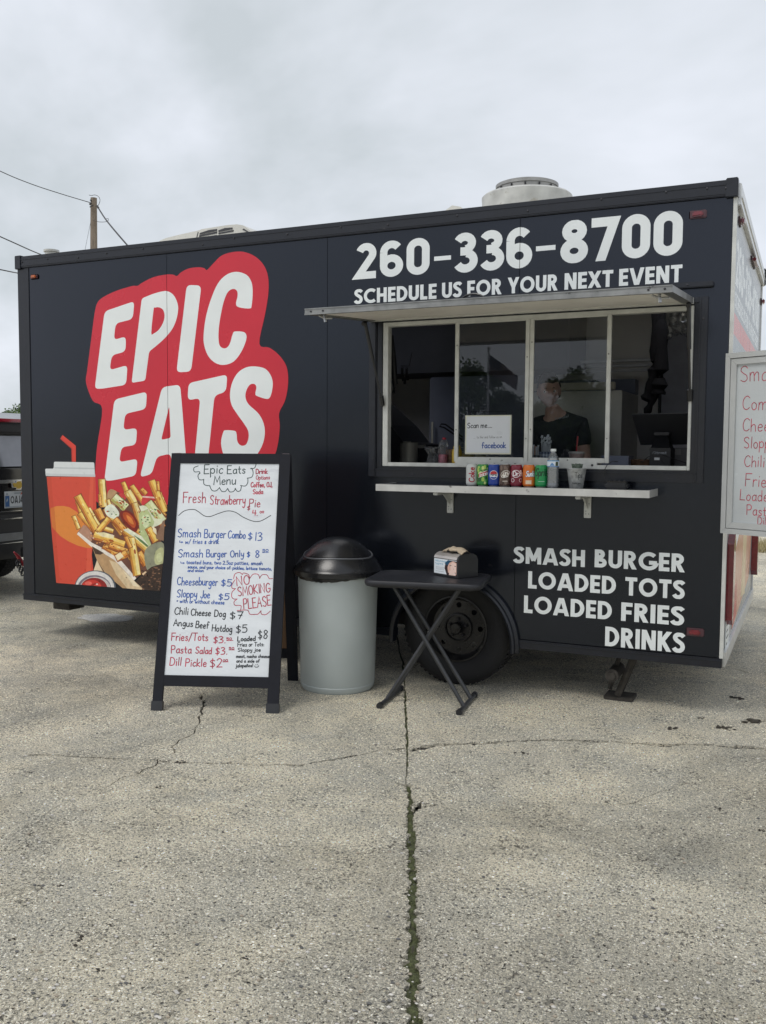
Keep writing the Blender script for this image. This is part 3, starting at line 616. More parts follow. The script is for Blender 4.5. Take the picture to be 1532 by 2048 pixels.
wire([(180, 405), (120, 387), (60, 367), (0, 342), (-90, 296), (-400, 90)], 17.4, 12, .012, 'thin sagging wire running left from the top of the utility pole')
wire([(196, 415), (210, 437), (230, 462), (262, 499)], 17.4, 14, .022, 'thick wire dropping right from the utility pole behind the trailer roof')
wire([(90, 512), (60, 500), (0, 473), (-200, 385)], 16, 12, .016, 'middle wire crossing the sky above the left trailer corner')
wire([(60, 550), (32, 545.5), (0, 539), (-200, 498)], 16, 12, .016, 'lowest wire meeting the left edge of the trailer')
# ================================================================== FOOD TRAILER
TL, TW, Z0, Z1 = 4.84, 2.573, .2655, 2.742
T = thing('food_trailer', 'black food trailer with red EPIC EATS logo, raised awning and white menu lettering', 'food trailer', (2.4, 1.3, 0))
xz = lambda y0: (lambda a, b, t: V((a, y0+t, b)))
def arc(cx, cz, r_, a0, a1, n=18): return [(cx+r_*math.cos(math.radians(a0+(a1-a0)*i/n)), cz+r_*math.sin(math.radians(a0+(a1-a0)*i/n))) for i in range(n+1)]
WCX, WCZ, WR = 3.36, .268, .374
WX0, WX1, WZ0, WZ1 = 2.835, 4.700, 1.245, 2.152      # rough window opening
zr = 2.660
def panel(poly): obj('side_panel', MB().prism([poly], xz(0), 0, .028), BLACKW, T)
panel([(.112, .32), (1.3195, .32), (1.3195, zr), (.112, zr)])
panel([(1.3225, .32), (2.5205, .32), (2.5205, zr), (1.3225, zr)])
a_end = math.degrees(math.asin((.32-WCZ)/WR))
panel([(2.5235, .32)]+arc(WCX, WCZ, WR, 180-a_end, a_end+6)+[(3.7235, .345), (3.7235, WZ0), (WX0, WZ0), (WX0, WZ1), (3.7235, WZ1), (3.7235, zr), (2.5235, zr)])
panel([(3.7335, .32), (4.824, .32), (4.824, zr), (3.7265, zr), (3.7265, WZ1), (WX1, WZ1), (WX1, WZ0), (3.7265, WZ0), (3.7265, .36)])
obj('corner_post', MB().box((0, -.004, Z0+.03), (.109, .04, zr), bev=.003), BLACKP, T)
g = MB(); g.box((.0, -.016, zr+.001), (TL-.006, .03, Z1), bev=.004); g.box((0, -.019, zr+.012), (TL-.006, -.016, zr+.017)); g.box((0, -.019, Z1-.026), (TL-.006, -.016, Z1-.021))
obj('top_rail', g, BLACKP, T)
for x in (-.012, TL-.055): obj('corner_cap', MB().box((x+.004, -.022, zr-.006), (x+.062, .05, Z1+.007), bev=.004), BLACKP, T)
g = MB(); g.box((0, -.010, Z0), (WCX-WR+.01, .03, .316), bev=.003); g.box((0, -.014, .300), (WCX-WR+.01, -.009, .306)); obj('bottom_rail', g, BLACKP, T)
g = MB(); g.box((WCX+WR+.005, -.010, Z0), (TL, .03, .316), bev=.003); g.box((WCX+WR+.005, -.014, .300), (TL, -.009, .306)); obj('bottom_rail', g, BLACKP, T)
scm = MB().lathe([(.0052, 0), (.0052, -.003), (.0025, -.004)], (0, 0, 0), 8, 'Y').mesh('screw', SCREW)
scs = MB().lathe([(.0042, 0), (.0042, -.002), (.002, -.003)], (0, 0, 0), 8, 'Y').mesh('screw', mat('sash_screw', (.25, .25, .24), .4, .6))
def screw(x, y, z, par=T): o = obj('screw', scm, None, par); o.location = V(o.location)+V((x, y, z)); return o
for x, dz in ((.06, 0), (.30, .004), (.58, -.01), (.83, 0), (1.14, .005), (1.62, -.01), (1.86, .01), (2.25, 0), (2.62, .008), (2.93, -.006), (3.36, .004), (3.77, -.01), (4.17, .01), (4.50, .012), (4.70, .008), (4.79, 0)): screw(x, -.017, 2.70+dz)
# aluminium corner strip and rear wall
REARW = mat('rear_white_metal', (.33, .34, .34), .25, .1, var=.05, scale=2, bump=.02, bscale=3)
REARG = flat('#84898b', .25)
obj('corner_strip', MB().box((4.826, -.001, Z0+.05), (TL+.004, .03, zr)), ALUW, T)
for y0_, y1_ in ((.033, 1.372), (1.378, 2.50)): obj('rear_panel', MB().box((TL-.03, y0_, Z0+.08), (TL, y1_, 2.62)), REARW, T)
g = MB(); g.box((TL-.03, .03, 2.622), (TL+.02, TW, Z1-.01), bev=.004); g.box((TL+.02, .05, 2.66), (TL+.026, TW-.02, 2.668)); obj('rear_top_rail', g, ALU, T)
obj('rear_bottom_rail', MB().box((TL-.03, .03, Z0), (TL+.015, TW, Z0+.078), bev=.003), ALU, T)
obj('rear_corner_post', MB().box((TL-.03, 2.503, Z0+.08), (TL+.01, TW, 2.62), bev=.004), ALU, T)
obj('corner_cap', MB().box((TL-.04, TW-.03, 2.63), (TL+.03, TW+.03, Z1+.01), bev=.006), BLACKP, T)
RP = [WHITEV, REARG, flat('#b23a3c', .25), flat('#cf9a80', .25), flat('#d9c39a', .25), flat('#c4564b', .25)]
SR = Surf((TL, 0, 0), (0, 1, 0), (0, 0, 1)); lay = [([(.04, 1.70), (2.45, 1.70), (2.45, 2.46), (.04, 2.56)], 1)]
pp, W_ = capstext('260-336-8700', .22); lay += [([(.10+2.2*a/W_, 2.24+.24*b) for a, b in p], 0) for p in pp]
pp, W_ = capstext('SCHEDULE US FOR YOUR NEXT EVENT', .2); lay += [([(.10+2.2*a/W_, 2.125+.085*b) for a, b in p], 0) for p in pp]
lay += [([(.04, 1.985), (2.45, 2.0), (2.45, 2.095), (.04, 2.095)], 5), ([(.65, .9), (1.3, 1.15), (2.3, 1.15), (2.35, .85), (2.1, .48), (.60, .36)], 3),
        ([(.62, 1.1), (.9, 1.2), (1.2, .95), (.72, .82)], 0), ([(1.3, .45), (1.7, .42), (1.75, 1.0), (1.5, 1.15), (1.38, .9)], 4), ([(.60, .36), (.95, .40), (.9, .62), (.66, .58)], 5), ([(1.372, .2), (1.378, .2), (1.378, 2.6), (1.372, 2.6)], None)]
g = MB(); painter(g, lay, SR.to3, .0015); obj('rear_graphic', g, RP, T)
TLR = mat('red_lens', (.16, .008, .016), .15, var=.2, scale=40, coat=.6); TLA = mat('amber_lens', (.42, .10, .02), .2, var=.3, scale=60, coat=.5)
LB = mat('lamp_base', (.075, .03, .038), .35)
obj('tail_light', MB().prism([[(.105, .50), (.15, .47), (.235, .56), (.235, .92), (.19, .95), (.105, .90)]], lambda a, b, t: V((TL+t, a, b)), .001, .035), TLR, T)
obj('tail_light', MB().prism([[(2.38, .50), (2.43, .46), (2.53, .53), (2.53, 1.0), (2.38, 1.0)]], lambda a, b, t: V((TL+t, a, b)), .001, .045), TLR, T)
def marker(name, x, y, z, dx, dz, lens, face='Y'):
    b = MB(); l_ = MB()
    if face == 'Y': b.box((x-dx, y-.010, z-dz), (x+dx, y, z+dz), bev=dz*.45); l_.box((x-dx*.62, y-.024, z-dz*.62), (x+dx*.62, y-.010, z+dz*.62), bev=dz*.3)
    else: b.box((x, y-dx, z-dz), (x+.010, y+dx, z+dz), bev=dz*.45); l_.box((x+.010, y-dx*.7, z-dz*.7), (x+.03, y+dx*.7, z+dz*.7), bev=dz*.3)
    o = obj(name, b, LB, T); obj('lens', l_, lens, o)
marker('marker_light', .165, 0, 2.592, .036, .017, TLA); marker('marker_light', 4.658, 0, 2.587, .043, .021, TLR); marker('marker_light', 4.703, 0, .443, .046, .022, TLR)
marker('marker_light', TL, .19, 2.575, .05, .024, TLR, 'X'); marker('marker_light', TL, 2.50, 2.50, .05, .024, TLR, 'X')
marker('marker_light', TL, 1.39, 2.585, .17, .018, TLR, 'X')
g = MB(); g.prism([[(.12, .29), (.345, .29), (.345, .505), (.12, .505)]], lambda a, b, t: V((TL+t, a, b)), .002, .006); p_ = obj('licence_placard', g, WHITEV, T)
g = MB()
for k, wv in enumerate((.14, .10, .12, .06)): g.box((TL+.0065, .15, .46-k*.034), (TL+.0072, .15+wv, .466-k*.034))
for y in (.16, .30): g.lathe([(.008, .0065), (.008, .008)], (TL, y, .487), 8, 'X')
obj('placard_print', g, flat('#30343a', .5), p_)
# body shell behind the panels, roof, floor, inner walls
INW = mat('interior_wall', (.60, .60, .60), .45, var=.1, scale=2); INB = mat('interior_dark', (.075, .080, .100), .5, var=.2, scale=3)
HT_ = [(1.20, .40, 2.30, 1.35), (4.12, .80, 4.70, 1.60)]  # roof openings added out of view to let daylight onto the interior
def holed(z0, z1, x0, y0, x1, y1):
    return MB().prism([[(x0, y0), (x1, y0), (x1, y1), (x0, y1)]]+[[(a, b), (a, d), (c, d), (c, b)] for a, b, c, d in HT_], lambda a, b, t: V((a, b, t)), z0, z1)
obj('roof', holed(2.70, 2.735, 0, .03, TL, TW), ALUW, T)
for a, b, c, d in HT_:
    g = MB(); g.box((a-.03, b-.03, 2.6205), (a-.001, d+.03, 2.76)); g.box((c+.001, b-.03, 2.6205), (c+.03, d+.03, 2.76)); g.box((a-.0005, b-.03, 2.6205), (c+.0005, b-.001, 2.76)); g.box((a-.0005, d+.001, 2.6205), (c+.0005, d+.03, 2.76)); obj('added_light_hatch_frame', g, ALUW, T)
obj('floor', MB().box((0, .03, .36), (2.925, .33, .45)).box((3.795, .03, .36), (TL-.03, .33, .45)).box((0, .3305, .36), (TL-.03, TW-.34, .45)).box((0, TW-.3395, .36), (2.925, TW, .45)).box((3.795, TW-.3395, .36), (TL-.03, TW, .45)), DARKST, T)
obj('front_wall', MB().box((0, .04, .32), (.03, TW, 2.70)), BLACKW, T)
obj('far_wall', MB().box((.03, TW-.03, .32), (TL-.03, TW, 2.70)), INW, T)
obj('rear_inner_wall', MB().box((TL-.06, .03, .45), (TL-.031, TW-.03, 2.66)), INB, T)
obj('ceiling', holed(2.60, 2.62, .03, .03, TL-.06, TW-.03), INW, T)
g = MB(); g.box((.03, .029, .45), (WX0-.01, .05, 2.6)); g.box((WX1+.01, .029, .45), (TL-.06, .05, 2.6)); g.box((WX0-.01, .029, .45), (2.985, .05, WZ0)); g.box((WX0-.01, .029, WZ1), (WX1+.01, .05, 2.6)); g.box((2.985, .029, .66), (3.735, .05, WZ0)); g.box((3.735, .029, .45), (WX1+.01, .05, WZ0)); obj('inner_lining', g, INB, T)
# ---------------------------------------------------------------- printed logo and lettering
SW = Surf((0, 0, 0), (1, 0, 0), (0, 0, 1))
WP = [WHITEV, REDV]; WPI = {}
def ci(h):
    if h == 'w': return 0
    if h == 'r': return 1
    if h not in WPI: WPI[h] = len(WP); WP.append(mat('art_'+h[1:], h, .3, var=.03 if h in ('#cf4a36', '#c5452f', '#d9583f', '#db8438', '#cc6f30', '#d23f30', '#b93226', '#d3d7d6', '#b9bebf', '#c3c7c7') else .16, scale=26, detail=6))
    return WPI[h]
def zc(pts, o=(160, 490), s=.2872): return [SW.px(o[0]+x*s, o[1]+y*s) for x, y in pts]
red = catmull([(43, 960), (50, 880), (60, 800), (82, 630), (105, 460), (130, 390), (190, 348), (265, 315), (340, 292), (375, 284), (403, 284), (430, 265), (510, 225), (600, 206), (650, 207), (676, 216), (705, 190), (760, 163), (830, 155), (868, 163), (885, 174), (930, 128), (985, 75), (1060, 50), (1140, 48), (1220, 80), (1280, 140), (1310, 220), (1313, 330), (1290, 480), (1250, 688), (1320, 715), (1390, 770), (1440, 850), (1450, 960), (1430, 1080), (1388, 1170), (1392, 1260), (1380, 1380), (1350, 1480), (1290, 1570), (1180, 1630), (1040, 1650), (880, 1700), (640, 1760), (600, 1815), (420, 1840), (240, 1800), (106, 1780), (106, 1600), (120, 1400), (155, 1140), (90, 1085)], True, 4)
lay = [(zc(red), 1)]
RD = .035
def lt(pts, r_=RD, hole=None):
    lay.append((roundpoly(zc(pts), r_), 0))
    if hole: lay.append((roundpoly(zc(hole), r_*.5), 1))
lt([(172, 462), (380, 391), (368, 516), (249, 546), (236, 662), (321, 636), (318, 742), (222, 768), (207, 872), (332, 836), (322, 974), (160, 1000), (103, 1002)])
lay.append((roundpoly(zc([(431, 372)]+catmull([(500, 344), (560, 326), (610, 322), (655, 352), (682, 415), (682, 470), (668, 530), (640, 590), (590, 650), (535, 700)], False, 3)+[(482, 742), (455, 945), (360, 960)]), .02), 0))
lay.append((catmull(zc([(513, 450), (522, 437), (550, 434), (578, 450), (590, 490), (580, 540), (550, 590), (515, 616), (497, 612)]), True, 3), 1))
lt([(744, 278), (846, 282), (774, 882), (672, 887)])
lay.append((catmull(zc([(1182, 442), (1196, 420), (1203, 330), (1195, 260), (1160, 208), (1090, 187), (1020, 208), (960, 270), (912, 380), (878, 500), (862, 620), (866, 700), (895, 775), (945, 822), (1005, 835), (1070, 812), (1120, 750), (1152, 680), (1160, 632), (1140, 606), (1085, 602), (1066, 615), (1045, 685), (1020, 717), (990, 716), (970, 690), (965, 620), (975, 520), (1000, 400), (1030, 328), (1068, 306), (1094, 320), (1098, 355), (1087, 412), (1110, 434)]), True, 4), 0))
lt([(240, 1076), (467, 1021), (460, 1142), (315, 1176), (302, 1288), (399, 1274), (390, 1392), (290, 1408), (273, 1513), (402, 1488), (390, 1606), (225, 1640), (170, 1642)])
lt([(572, 990), (698, 972), (712, 1130), (748, 1600), (645, 1622), (633, 1452), (536, 1474), (500, 1596), (418, 1618)], hole=[(622, 1122), (632, 1344), (566, 1357)])
lt([(756, 962), (1027, 901), (1018, 1022), (937, 1048), (885, 1560), (790, 1578), (838, 1066), (750, 1082)])
lay.append((catmull(zc([(1305, 1072), (1235, 1052), (1222, 1035), (1229, 990), (1215, 968), (1185, 972), (1160, 1010), (1153, 1060), (1175, 1110), (1240, 1170), (1275, 1230), (1288, 1300), (1275, 1380), (1240, 1450), (1190, 1520), (1130, 1545), (1060, 1530), (1005, 1470), (983, 1380), (998, 1305), (1015, 1290), (1075, 1294), (1090, 1310), (1096, 1365), (1112, 1390), (1135, 1398), (1160, 1385), (1175, 1340), (1170, 1290), (1140, 1240), (1090, 1170), (1055, 1110), (1045, 1040), (1060, 960), (1100, 890), (1160, 852), (1225, 846), (1290, 862), (1330, 910), (1343, 970), (1330, 1045)]), True, 4), 0))
# fries, paper boat and drink cup artwork
def a2(pts): return zc(pts, (80, 850), .17298)
def pg(h, pts, sm=False): q = a2(catmull(pts, True, 3) if sm else pts); lay.append((q, ci(h)))
pg('#cf4a36', [(78, 597), (642, 600), (655, 1000), (600, 1500), (640, 1880), (190, 1830)])
pg('#c5452f', [(78, 597), (130, 598), (232, 1833), (190, 1830)]); pg('#d9583f', [(582, 600), (622, 600), (585, 1850), (528, 1848)])
pg('#db8438', [(120, 965), (190, 938), (270, 936), (340, 950), (420, 1000), (520, 1090), (600, 1200), (620, 1420), (540, 1420), (440, 1395), (330, 1345), (230, 1280), (160, 1200), (140, 1180)])
pg('#cc6f30', [(120, 965), (168, 946), (190, 1235), (140, 1180)])
pg('#d23f30', [(235, 160), (262, 115), (416, 240), (416, 425), (368, 425), (364, 275)]); pg('#b93226', [(235, 160), (242, 150), (376, 268), (378, 425), (368, 425), (364, 275)])
lay.append((roundpoly(a2([(162, 424), (628, 432), (638, 600), (70, 590), (60, 505), (160, 505)]), .012), ci('#d3d7d6'))); pg('#b9bebf', [(165, 488), (632, 496), (633, 512), (165, 502)]); pg('#c3c7c7', [(64, 560), (640, 572), (640, 600), (70, 590)])
# boat
pg('#e3cda9', [(620, 1690), (660, 1560), (800, 1700), (760, 1900)])
pg('#6b4436', [(595, 1235), (510, 1150), (430, 1250), (600, 1390), (900, 1560), (1110, 1775), (1250, 1660), (1390, 1420), (1445, 1090), (1200, 900), (820, 740), (780, 830), (780, 940), (640, 1130)])
pg('#b59169', [(780, 800), (820, 742), (900, 790), (870, 940), (790, 935)], True); pg('#b3876f', [(432, 1258), (505, 1155), (560, 1180), (620, 1300), (590, 1350)])
pg('#e8dfd2', [(428, 1262), (446, 1236), (600, 1360), (880, 1500), (1115, 1770), (1085, 1800), (860, 1560), (590, 1405)]); pg('#7d5a3d', [(596, 1398), (628, 1420), (640, 1520), (760, 1760), (960, 1890), (870, 1880), (700, 1620)])
pg('#b8946a', [(600, 1400), (860, 1560), (1100, 1810), (1205, 1905), (960, 1888), (790, 1750), (660, 1560)]); pg('#d8c19a', [(800, 1560), (880, 1590), (1100, 1810), (1205, 1905), (1010, 1893), (880, 1730)]); pg('#4a3527', [(600, 1400), (740, 1480), (700, 1500), (640, 1490)]); pg('#e6d8b8', [(960, 1680), (1060, 1770), (1150, 1870), (1080, 1860)])
pg('#30241c', [(990, 1755), (1006, 1762), (1000, 1775)])
rf = random.Random(4)
def fry(x0, y0, x1, y1, wd, c=('#e0ad4c', '#f0cf72', '#bf7432')):
    a = V((x0, y0)); b = V((x1, y1)); d = (b-a).normalized(); q = V((-d.y, d.x)); L_ = (b-a).length
    def side(k0, k1, in_=0):
        n_ = 5; u_ = [a+d*(in_+(L_-2*in_)*i/n_)+q*(wd/2*k0+rf.uniform(-.05, .05)*wd) for i in range(n_+1)]; v_ = [a+d*(in_+(L_-2*in_)*i/n_)+q*(wd/2*k1+rf.uniform(-.05, .05)*wd) for i in range(n_+1)]
        return [tuple(p) for p in u_]+[tuple(p) for p in v_[::-1]]
    wd *= .93; pg('#7a3d1c', side(-1.15, 1.15, -4)); pg(c[0], side(-.95, .95, 2)); pg(c[2], side(.45, .95, 5)); pg(c[1], side(-.85, -.1, 8))
    for _ in range(3):
        t = rf.uniform(.1, .85); p = a+d*L_*t+q*rf.uniform(-.4, .5)*wd; r_ = rf.uniform(.05, .14)*wd
        pg(rf.choice(['#c97a2c', '#f3df9a', '#e2b04d', '#a9521f']), [tuple(p+d*r_*2.5*math.cos(k*1.05)+q*r_*math.sin(k*1.05)) for k in range(6)])
P2 = ('#e0b95c', '#f1df9d', '#c08233'); P3 = ('#d58f3c', '#ecb964', '#a45a24')
for q_ in ((560, 960, 660, 1130, 55), (610, 1060, 720, 1230, 60), (780, 860, 830, 1020, 60), (840, 1000, 930, 1180, 60), (900, 1150, 1010, 1290, 60), (1000, 1120, 1080, 1260, 60), (1090, 1180, 1200, 1330, 70), (1180, 1000, 1230, 1180, 60), (1320, 880, 1440, 1060, 70), (1230, 1080, 1330, 1240, 60), (1350, 1060, 1430, 1180, 60), (700, 1180, 850, 1230, 55), (1000, 1440, 1090, 1600, 60), (1180, 1380, 1260, 1560, 60), (760, 1340, 860, 1440, 55), (890, 840, 980, 960, 60), (1380, 780, 1450, 960, 55), (520, 1010, 600, 1180, 45)): fry(*q_, rf.choice([P2, P2, P3]))
fry(390, 1050, 450, 1200, 50, P2); fry(430, 880, 470, 1010, 45); fry(455, 1020, 640, 1240, 60); fry(715, 625, 740, 950, 85, P2); fry(435, 815, 660, 1230, 90); fry(690, 800, 700, 930, 40, P3)
fry(660, 970, 720, 1090, 90, P3); fry(960, 660, 1060, 900, 55); fry(1010, 760, 1150, 1010, 95, P2); fry(1060, 700, 1220, 930, 60); fry(1290, 640, 1440, 1010, 85); fry(1360, 650, 1370, 760, 40, P3); fry(1170, 740, 1230, 800, 60, P3)
pg('#c8393c', [(910, 800), (960, 790), (1000, 840), (960, 870), (920, 845)], True); pg('#c8393c', [(1190, 830), (1300, 830), (1270, 900), (1180, 930)], True); pg('#e2bdb0', [(1180, 820), (1320, 830), (1330, 850), (1190, 838)])
fry(850, 830, 1000, 960, 110, ('#c9cf94', '#e4e6bd', '#b0a75a')); fry(1240, 900, 1420, 1120, 130, ('#c6cc8e', '#dfe3b5', '#a9a25a')); fry(760, 960, 960, 1260, 85, P2)
pg('#dfe3cf', [(750, 960), (830, 915), (910, 1000), (905, 1060), (840, 1080), (770, 1040)], True); pg('#dfe2c4', [(1130, 960), (1230, 940), (1330, 1080), (1440, 1080), (1390, 1150), (1250, 1190), (1180, 1120)], True)
fry(660, 1250, 800, 1080, 70); fry(860, 1090, 1000, 1250, 90, P3); fry(1090, 900, 1170, 1150, 80, ('#d8b465', '#ead79b', '#b9762f'))
pg('#7a1d12', [(925, 1010), (1000, 985), (1080, 1030), (1140, 1140), (1125, 1220), (1080, 1235), (1000, 1170), (940, 1080)], True); pg('#b64a1d', [(960, 1020), (1010, 1010), (1070, 1060), (1110, 1140), (1090, 1190), (1030, 1150), (970, 1080)], True); pg('#d9813a', [(1000, 1040), (1060, 1080), (1085, 1150), (1030, 1120)], True)
pg('#b9c58c', [(1150, 1020), (1240, 980), (1300, 1080), (1320, 1140), (1250, 1260), (1290, 1400), (1230, 1400), (1160, 1280), (1150, 1130)], True); pg('#d6dfb2', [(1190, 1050), (1260, 1040), (1280, 1120), (1220, 1190), (1180, 1120)], True)
fry(620, 1270, 980, 1390, 110); pg('#efe3b4', [(640, 1245), (740, 1240), (860, 1275), (850, 1315), (720, 1290)]); fry(730, 1400, 900, 1500, 60, P3); fry(800, 1390, 1010, 1470, 80, P3); fry(880, 1545, 1010, 1480, 90, P3); pg('#efe0b8', [(870, 1510), (930, 1470), (970, 1520), (900, 1570)])
fry(1250, 1190, 1340, 1350, 80); pg('#efe3c4', [(1300, 1170), (1345, 1200), (1350, 1270), (1310, 1230)]); fry(985, 1215, 1240, 1440, 90, P2); pg('#e4e6cb', [(960, 1210), (1020, 1195), (1180, 1290), (1270, 1410), (1200, 1380), (1080, 1290)]); pg('#5a7a4a', [(1080, 1265), (1180, 1330), (1260, 1400), (1240, 1412), (1150, 1340)])
fry(1140, 1470, 1230, 1620, 90, P3); fry(1050, 1300, 1125, 1740, 100, P2); fry(990, 1290, 1050, 1420, 50, P3)
for _ in range(60):
    x, y = rf.choice([(830, 1000), (960, 910), (1240, 960), (1220, 1090), (1000, 890), (1300, 1010), (1130, 1260)]); x += rf.uniform(-55, 55); y += rf.uniform(-40, 45); r_ = rf.uniform(5, 15)
    pg(rf.choice(['#3f6b3a', '#2f5130', '#7e9a52', '#f0efdd', '#b6472c']), [(x+r_*math.cos(k*1.26+x), y+r_*.7*math.sin(k*1.26+x)) for k in range(5)])
pg('#8a6a54', [(1340, 1290), (1420, 1110), (1445, 1100), (1430, 1340), (1350, 1320)]); pg('#8f9078', [(1215, 1450), (1320, 1370), (1430, 1370), (1425, 1600), (1290, 1640), (1250, 1690), (1215, 1590)], True); pg('#b9bb8b', [(1340, 1460), (1425, 1420), (1420, 1600), (1330, 1600)], True); pg('#cdd1a0', [(1350, 1500), (1400, 1480), (1410, 1570), (1360, 1580)], True)
pg('#3a2a22', [(1115, 1800), (1190, 1720), (1290, 1640), (1422, 1600), (1392, 1921), (1210, 1906), (1120, 1830)])
for _ in range(110):
    x, y = rf.uniform(1170, 1400), rf.uniform(1640, 1905)
    if y < 1990-x*.27: continue
    r_ = rf.uniform(5, 18); pg(rf.choice(['#1e1613', '#5d4031', '#7c5a45', '#241b18', '#8c6b52']), [(x+r_*math.cos(k*1.26+x), y+r_*.6*math.sin(k*1.26+x)) for k in range(5)])
pg('#e9c9a0', [(1180, 1720), (1220, 1690), (1235, 1700), (1195, 1740)])
for _ in range(40):
    x, y = rf.uniform(560, 900), rf.uniform(1180, 1420)
    if y > 1100+x*.42 or y < 900+x*.4: continue
    r_ = rf.uniform(4, 14); pg(rf.choice(['#a03b2e', '#f0d8c4', '#7d2f22', '#cf8d55']), [(x+r_*math.cos(k*1.26), y+r_*.7*math.sin(k*1.26)) for k in range(5)])
# sauce cup
def ell(cx, cy, rx, ry, a0=0, a1=360, n=30): return [(cx+rx*math.cos(math.radians(a0+(a1-a0)*i/n)), cy-ry*math.sin(math.radians(a0+(a1-a0)*i/n))) for i in range(n)]
pg('#4d5560', ell(640, 1880, 240, 200)); pg('#d8d5d0', ell(635, 1880, 225, 190)); pg('#77707c', ell(630, 1890, 195, 155)); pg('#c9c2bd', ell(640, 1895, 180, 140)); pg('#8e1f1d', ell(625, 1890, 155, 125)); pg('#c8352c', ell(600, 1885, 120, 95)); pg('#e26a5c', ell(560, 1830, 40, 22)); pg('#8e1f1d', ell(650, 1890, 75, 60)); pg('#d9483c', ell(665, 1870, 45, 35)); pg('#f4d4cc', ell(660, 1840, 12, 8))
zb = [SW.px(80+x*.17298, 850+y*.17298) for x, y in ((150, 1822), (1600, 1936))]
lay.append(([(zb[0][0], zb[0][1]), (zb[1][0], zb[1][1]), (zb[1][0], .1), (zb[0][0]-.2, .1)], None))
lay.append(([(1.3195, .1), (1.3225, .1), (1.3225, 2.7), (1.3195, 2.7)], None))
g = MB(); painter(g, lay, SW.to3, .0012); obj('logo_graphic', g, WP, T)
seam = ([(3.7235, .1), (3.7265, .1), (3.7265, 2.7), (3.7235, 2.7)], None)
g = MB(); lay = caps_layers(SW, '260', 711, 859, (760, 483.5), (760, 555.5), .205, 0, .09)
lay += caps_layers(SW, '-', 866, 904, (885, 480), (885, 546), .13, 0)+caps_layers(SW, '336', 907.5, 1064, (985, 460), (985, 541), .205, 0, .05)+caps_layers(SW, '-', 1069, 1113, (1090, 455), (1090, 530), .13, 0)
lay += caps_layers(SW, '8700', 1120.5, 1364, (1240, 431.5), (1240, 519), .215, 0, .07)
z0_, z1_ = 0, 0
for wd, xl, xr in (('SCHEDULE', 709, 873), ('US', 884, 923.5), ('FOR', 934.5, 1003), ('YOUR', 1016, 1115), ('NEXT', 1129, 1226), ('EVENT', 1238, 1364)):
    xm = (xl+xr)/2; yt = 579-(xm-709)*.0775+0; yb = 608.5-(xm-709)*.0685; lay += caps_layers(SW, wd, xl, xr, (xm, yt+.5), (xm, yb), .21, 0, .085)
painter(g, lay+[seam], SW.to3, .0012); obj('phone_lettering', g, WHITEV, T)
g = MB(); lay = []
for wd, xl, xr, yt, yb in (('SMASH', 1027.4, 1169.7, 1096.5, 1130), ('BURGER', 1189, 1369.4, 1103.2, 1139.5), ('LOADED', 1056, 1231.7, 1147.5, 1182.5), ('TOTS', 1250, 1369, 1157.5, 1194.5), ('LOADED', 1047.7, 1223.5, 1197, 1232.5), ('FRIES', 1241.9, 1368, 1209, 1246.5), ('DRINKS', 1209.8, 1369.4, 1259.5, 1299)):
    xm = (xl+xr)/2; lay += caps_layers(SW, wd, xl, xr, (xm, yt), (xm, yb), .21, 0, .09)
painter(g, lay, SW.to3, .0012); obj('menu_lettering', g, WHITEV, T)
# ---------------------------------------------------------------- window
wf = thing  # (parts below stay parts of the trailer)
g = MB()
def ring(g, x0, x1, z0, z1, wl, wr_, wb, wt, y0, y1, bev=.002):
    g.box((x0, y0, z0), (x0+wl, y1, z1), bev=bev); g.box((x1-wr_, y0, z0), (x1, y1, z1), bev=bev)
    g.box((x0+wl+.0003, y0, z0), (x1-wr_-.0003, y1, z0+wb), bev=bev); g.box((x0+wl+.0003, y0, z1-wt), (x1-wr_-.0003, y1, z1), bev=bev)
ring(g, 2.812, 4.722, 1.222, 2.172, .05, .045, .05, .03, -.016, -.0005); ring(g, 2.8625, 4.6765, 1.2725, 2.1415, .034, .022, .012, .010, -.008, .06, .001); g.box((2.82, -.021, 1.262), (4.715, -.016, 1.268)); g.box((4.684, -.021, 1.23), (4.689, -.016, 2.165)); g.box((2.851, -.021, 1.23), (2.856, -.016, 2.165))
obj('window_surround', g, BLACKP, T)
obj('drip_rail', MB().box((2.80, -.030, 2.218), (4.745, -.001, 2.246), bev=.004), BLACKP, T)
for x, z in ((4.70, 2.06), (4.705, 1.70), (4.70, 1.30), (4.55, 1.243), (3.9, 1.245), (2.84, 1.33), (3.1, 1.24)): screw(x, -.0165, z)
screw(4.62, -.031, 2.232)
g = MB(); ring(g, 2.898, 4.6535, 1.2855, 2.131, .034, .016, .022, .024, -.004, .045); WFm = obj('window_frame', g, ALUW, T)
obj('track', MB().box((3.36, -.007, 1.2875), (4.175, .012, 1.324), bev=.002), ALUW, WFm)
def pane(x0, x1, y):
    g = MB(); ring(g, x0, x1, 1.318, 2.118, .023, .023, .026, .018, y-.008, y+.008); f = obj('sliding_sash', g, ALUW, T)
    obj('pane', MB().box((x0+.020, y-.002, 1.340), (x1-.020, y+.002, 2.104)), GLASS, f)
    for x, z in ((x0+.012, 1.5), (x0+.012, 1.98), (x1-.012, 1.45), (x1-.012, 1.9), ((x0+x1)/2, 1.333)): 
        o = obj('screw', scs, None, f); o.location = V(o.location)+V((x, y-.0085, z))
pane(3.352, 3.789, .006); pane(3.791, 4.236, .006)
rvm = MB().lathe([(.006, 0), (.006, -.005)], (0, 0, 0), 8, 'Y').mesh('rivet', SCREW)
for x in (3.60, 3.72, 4.15): o = obj('rivet', rvm, None, WFm); o.location = V(o.location)+V((x, -.0072, 1.306))
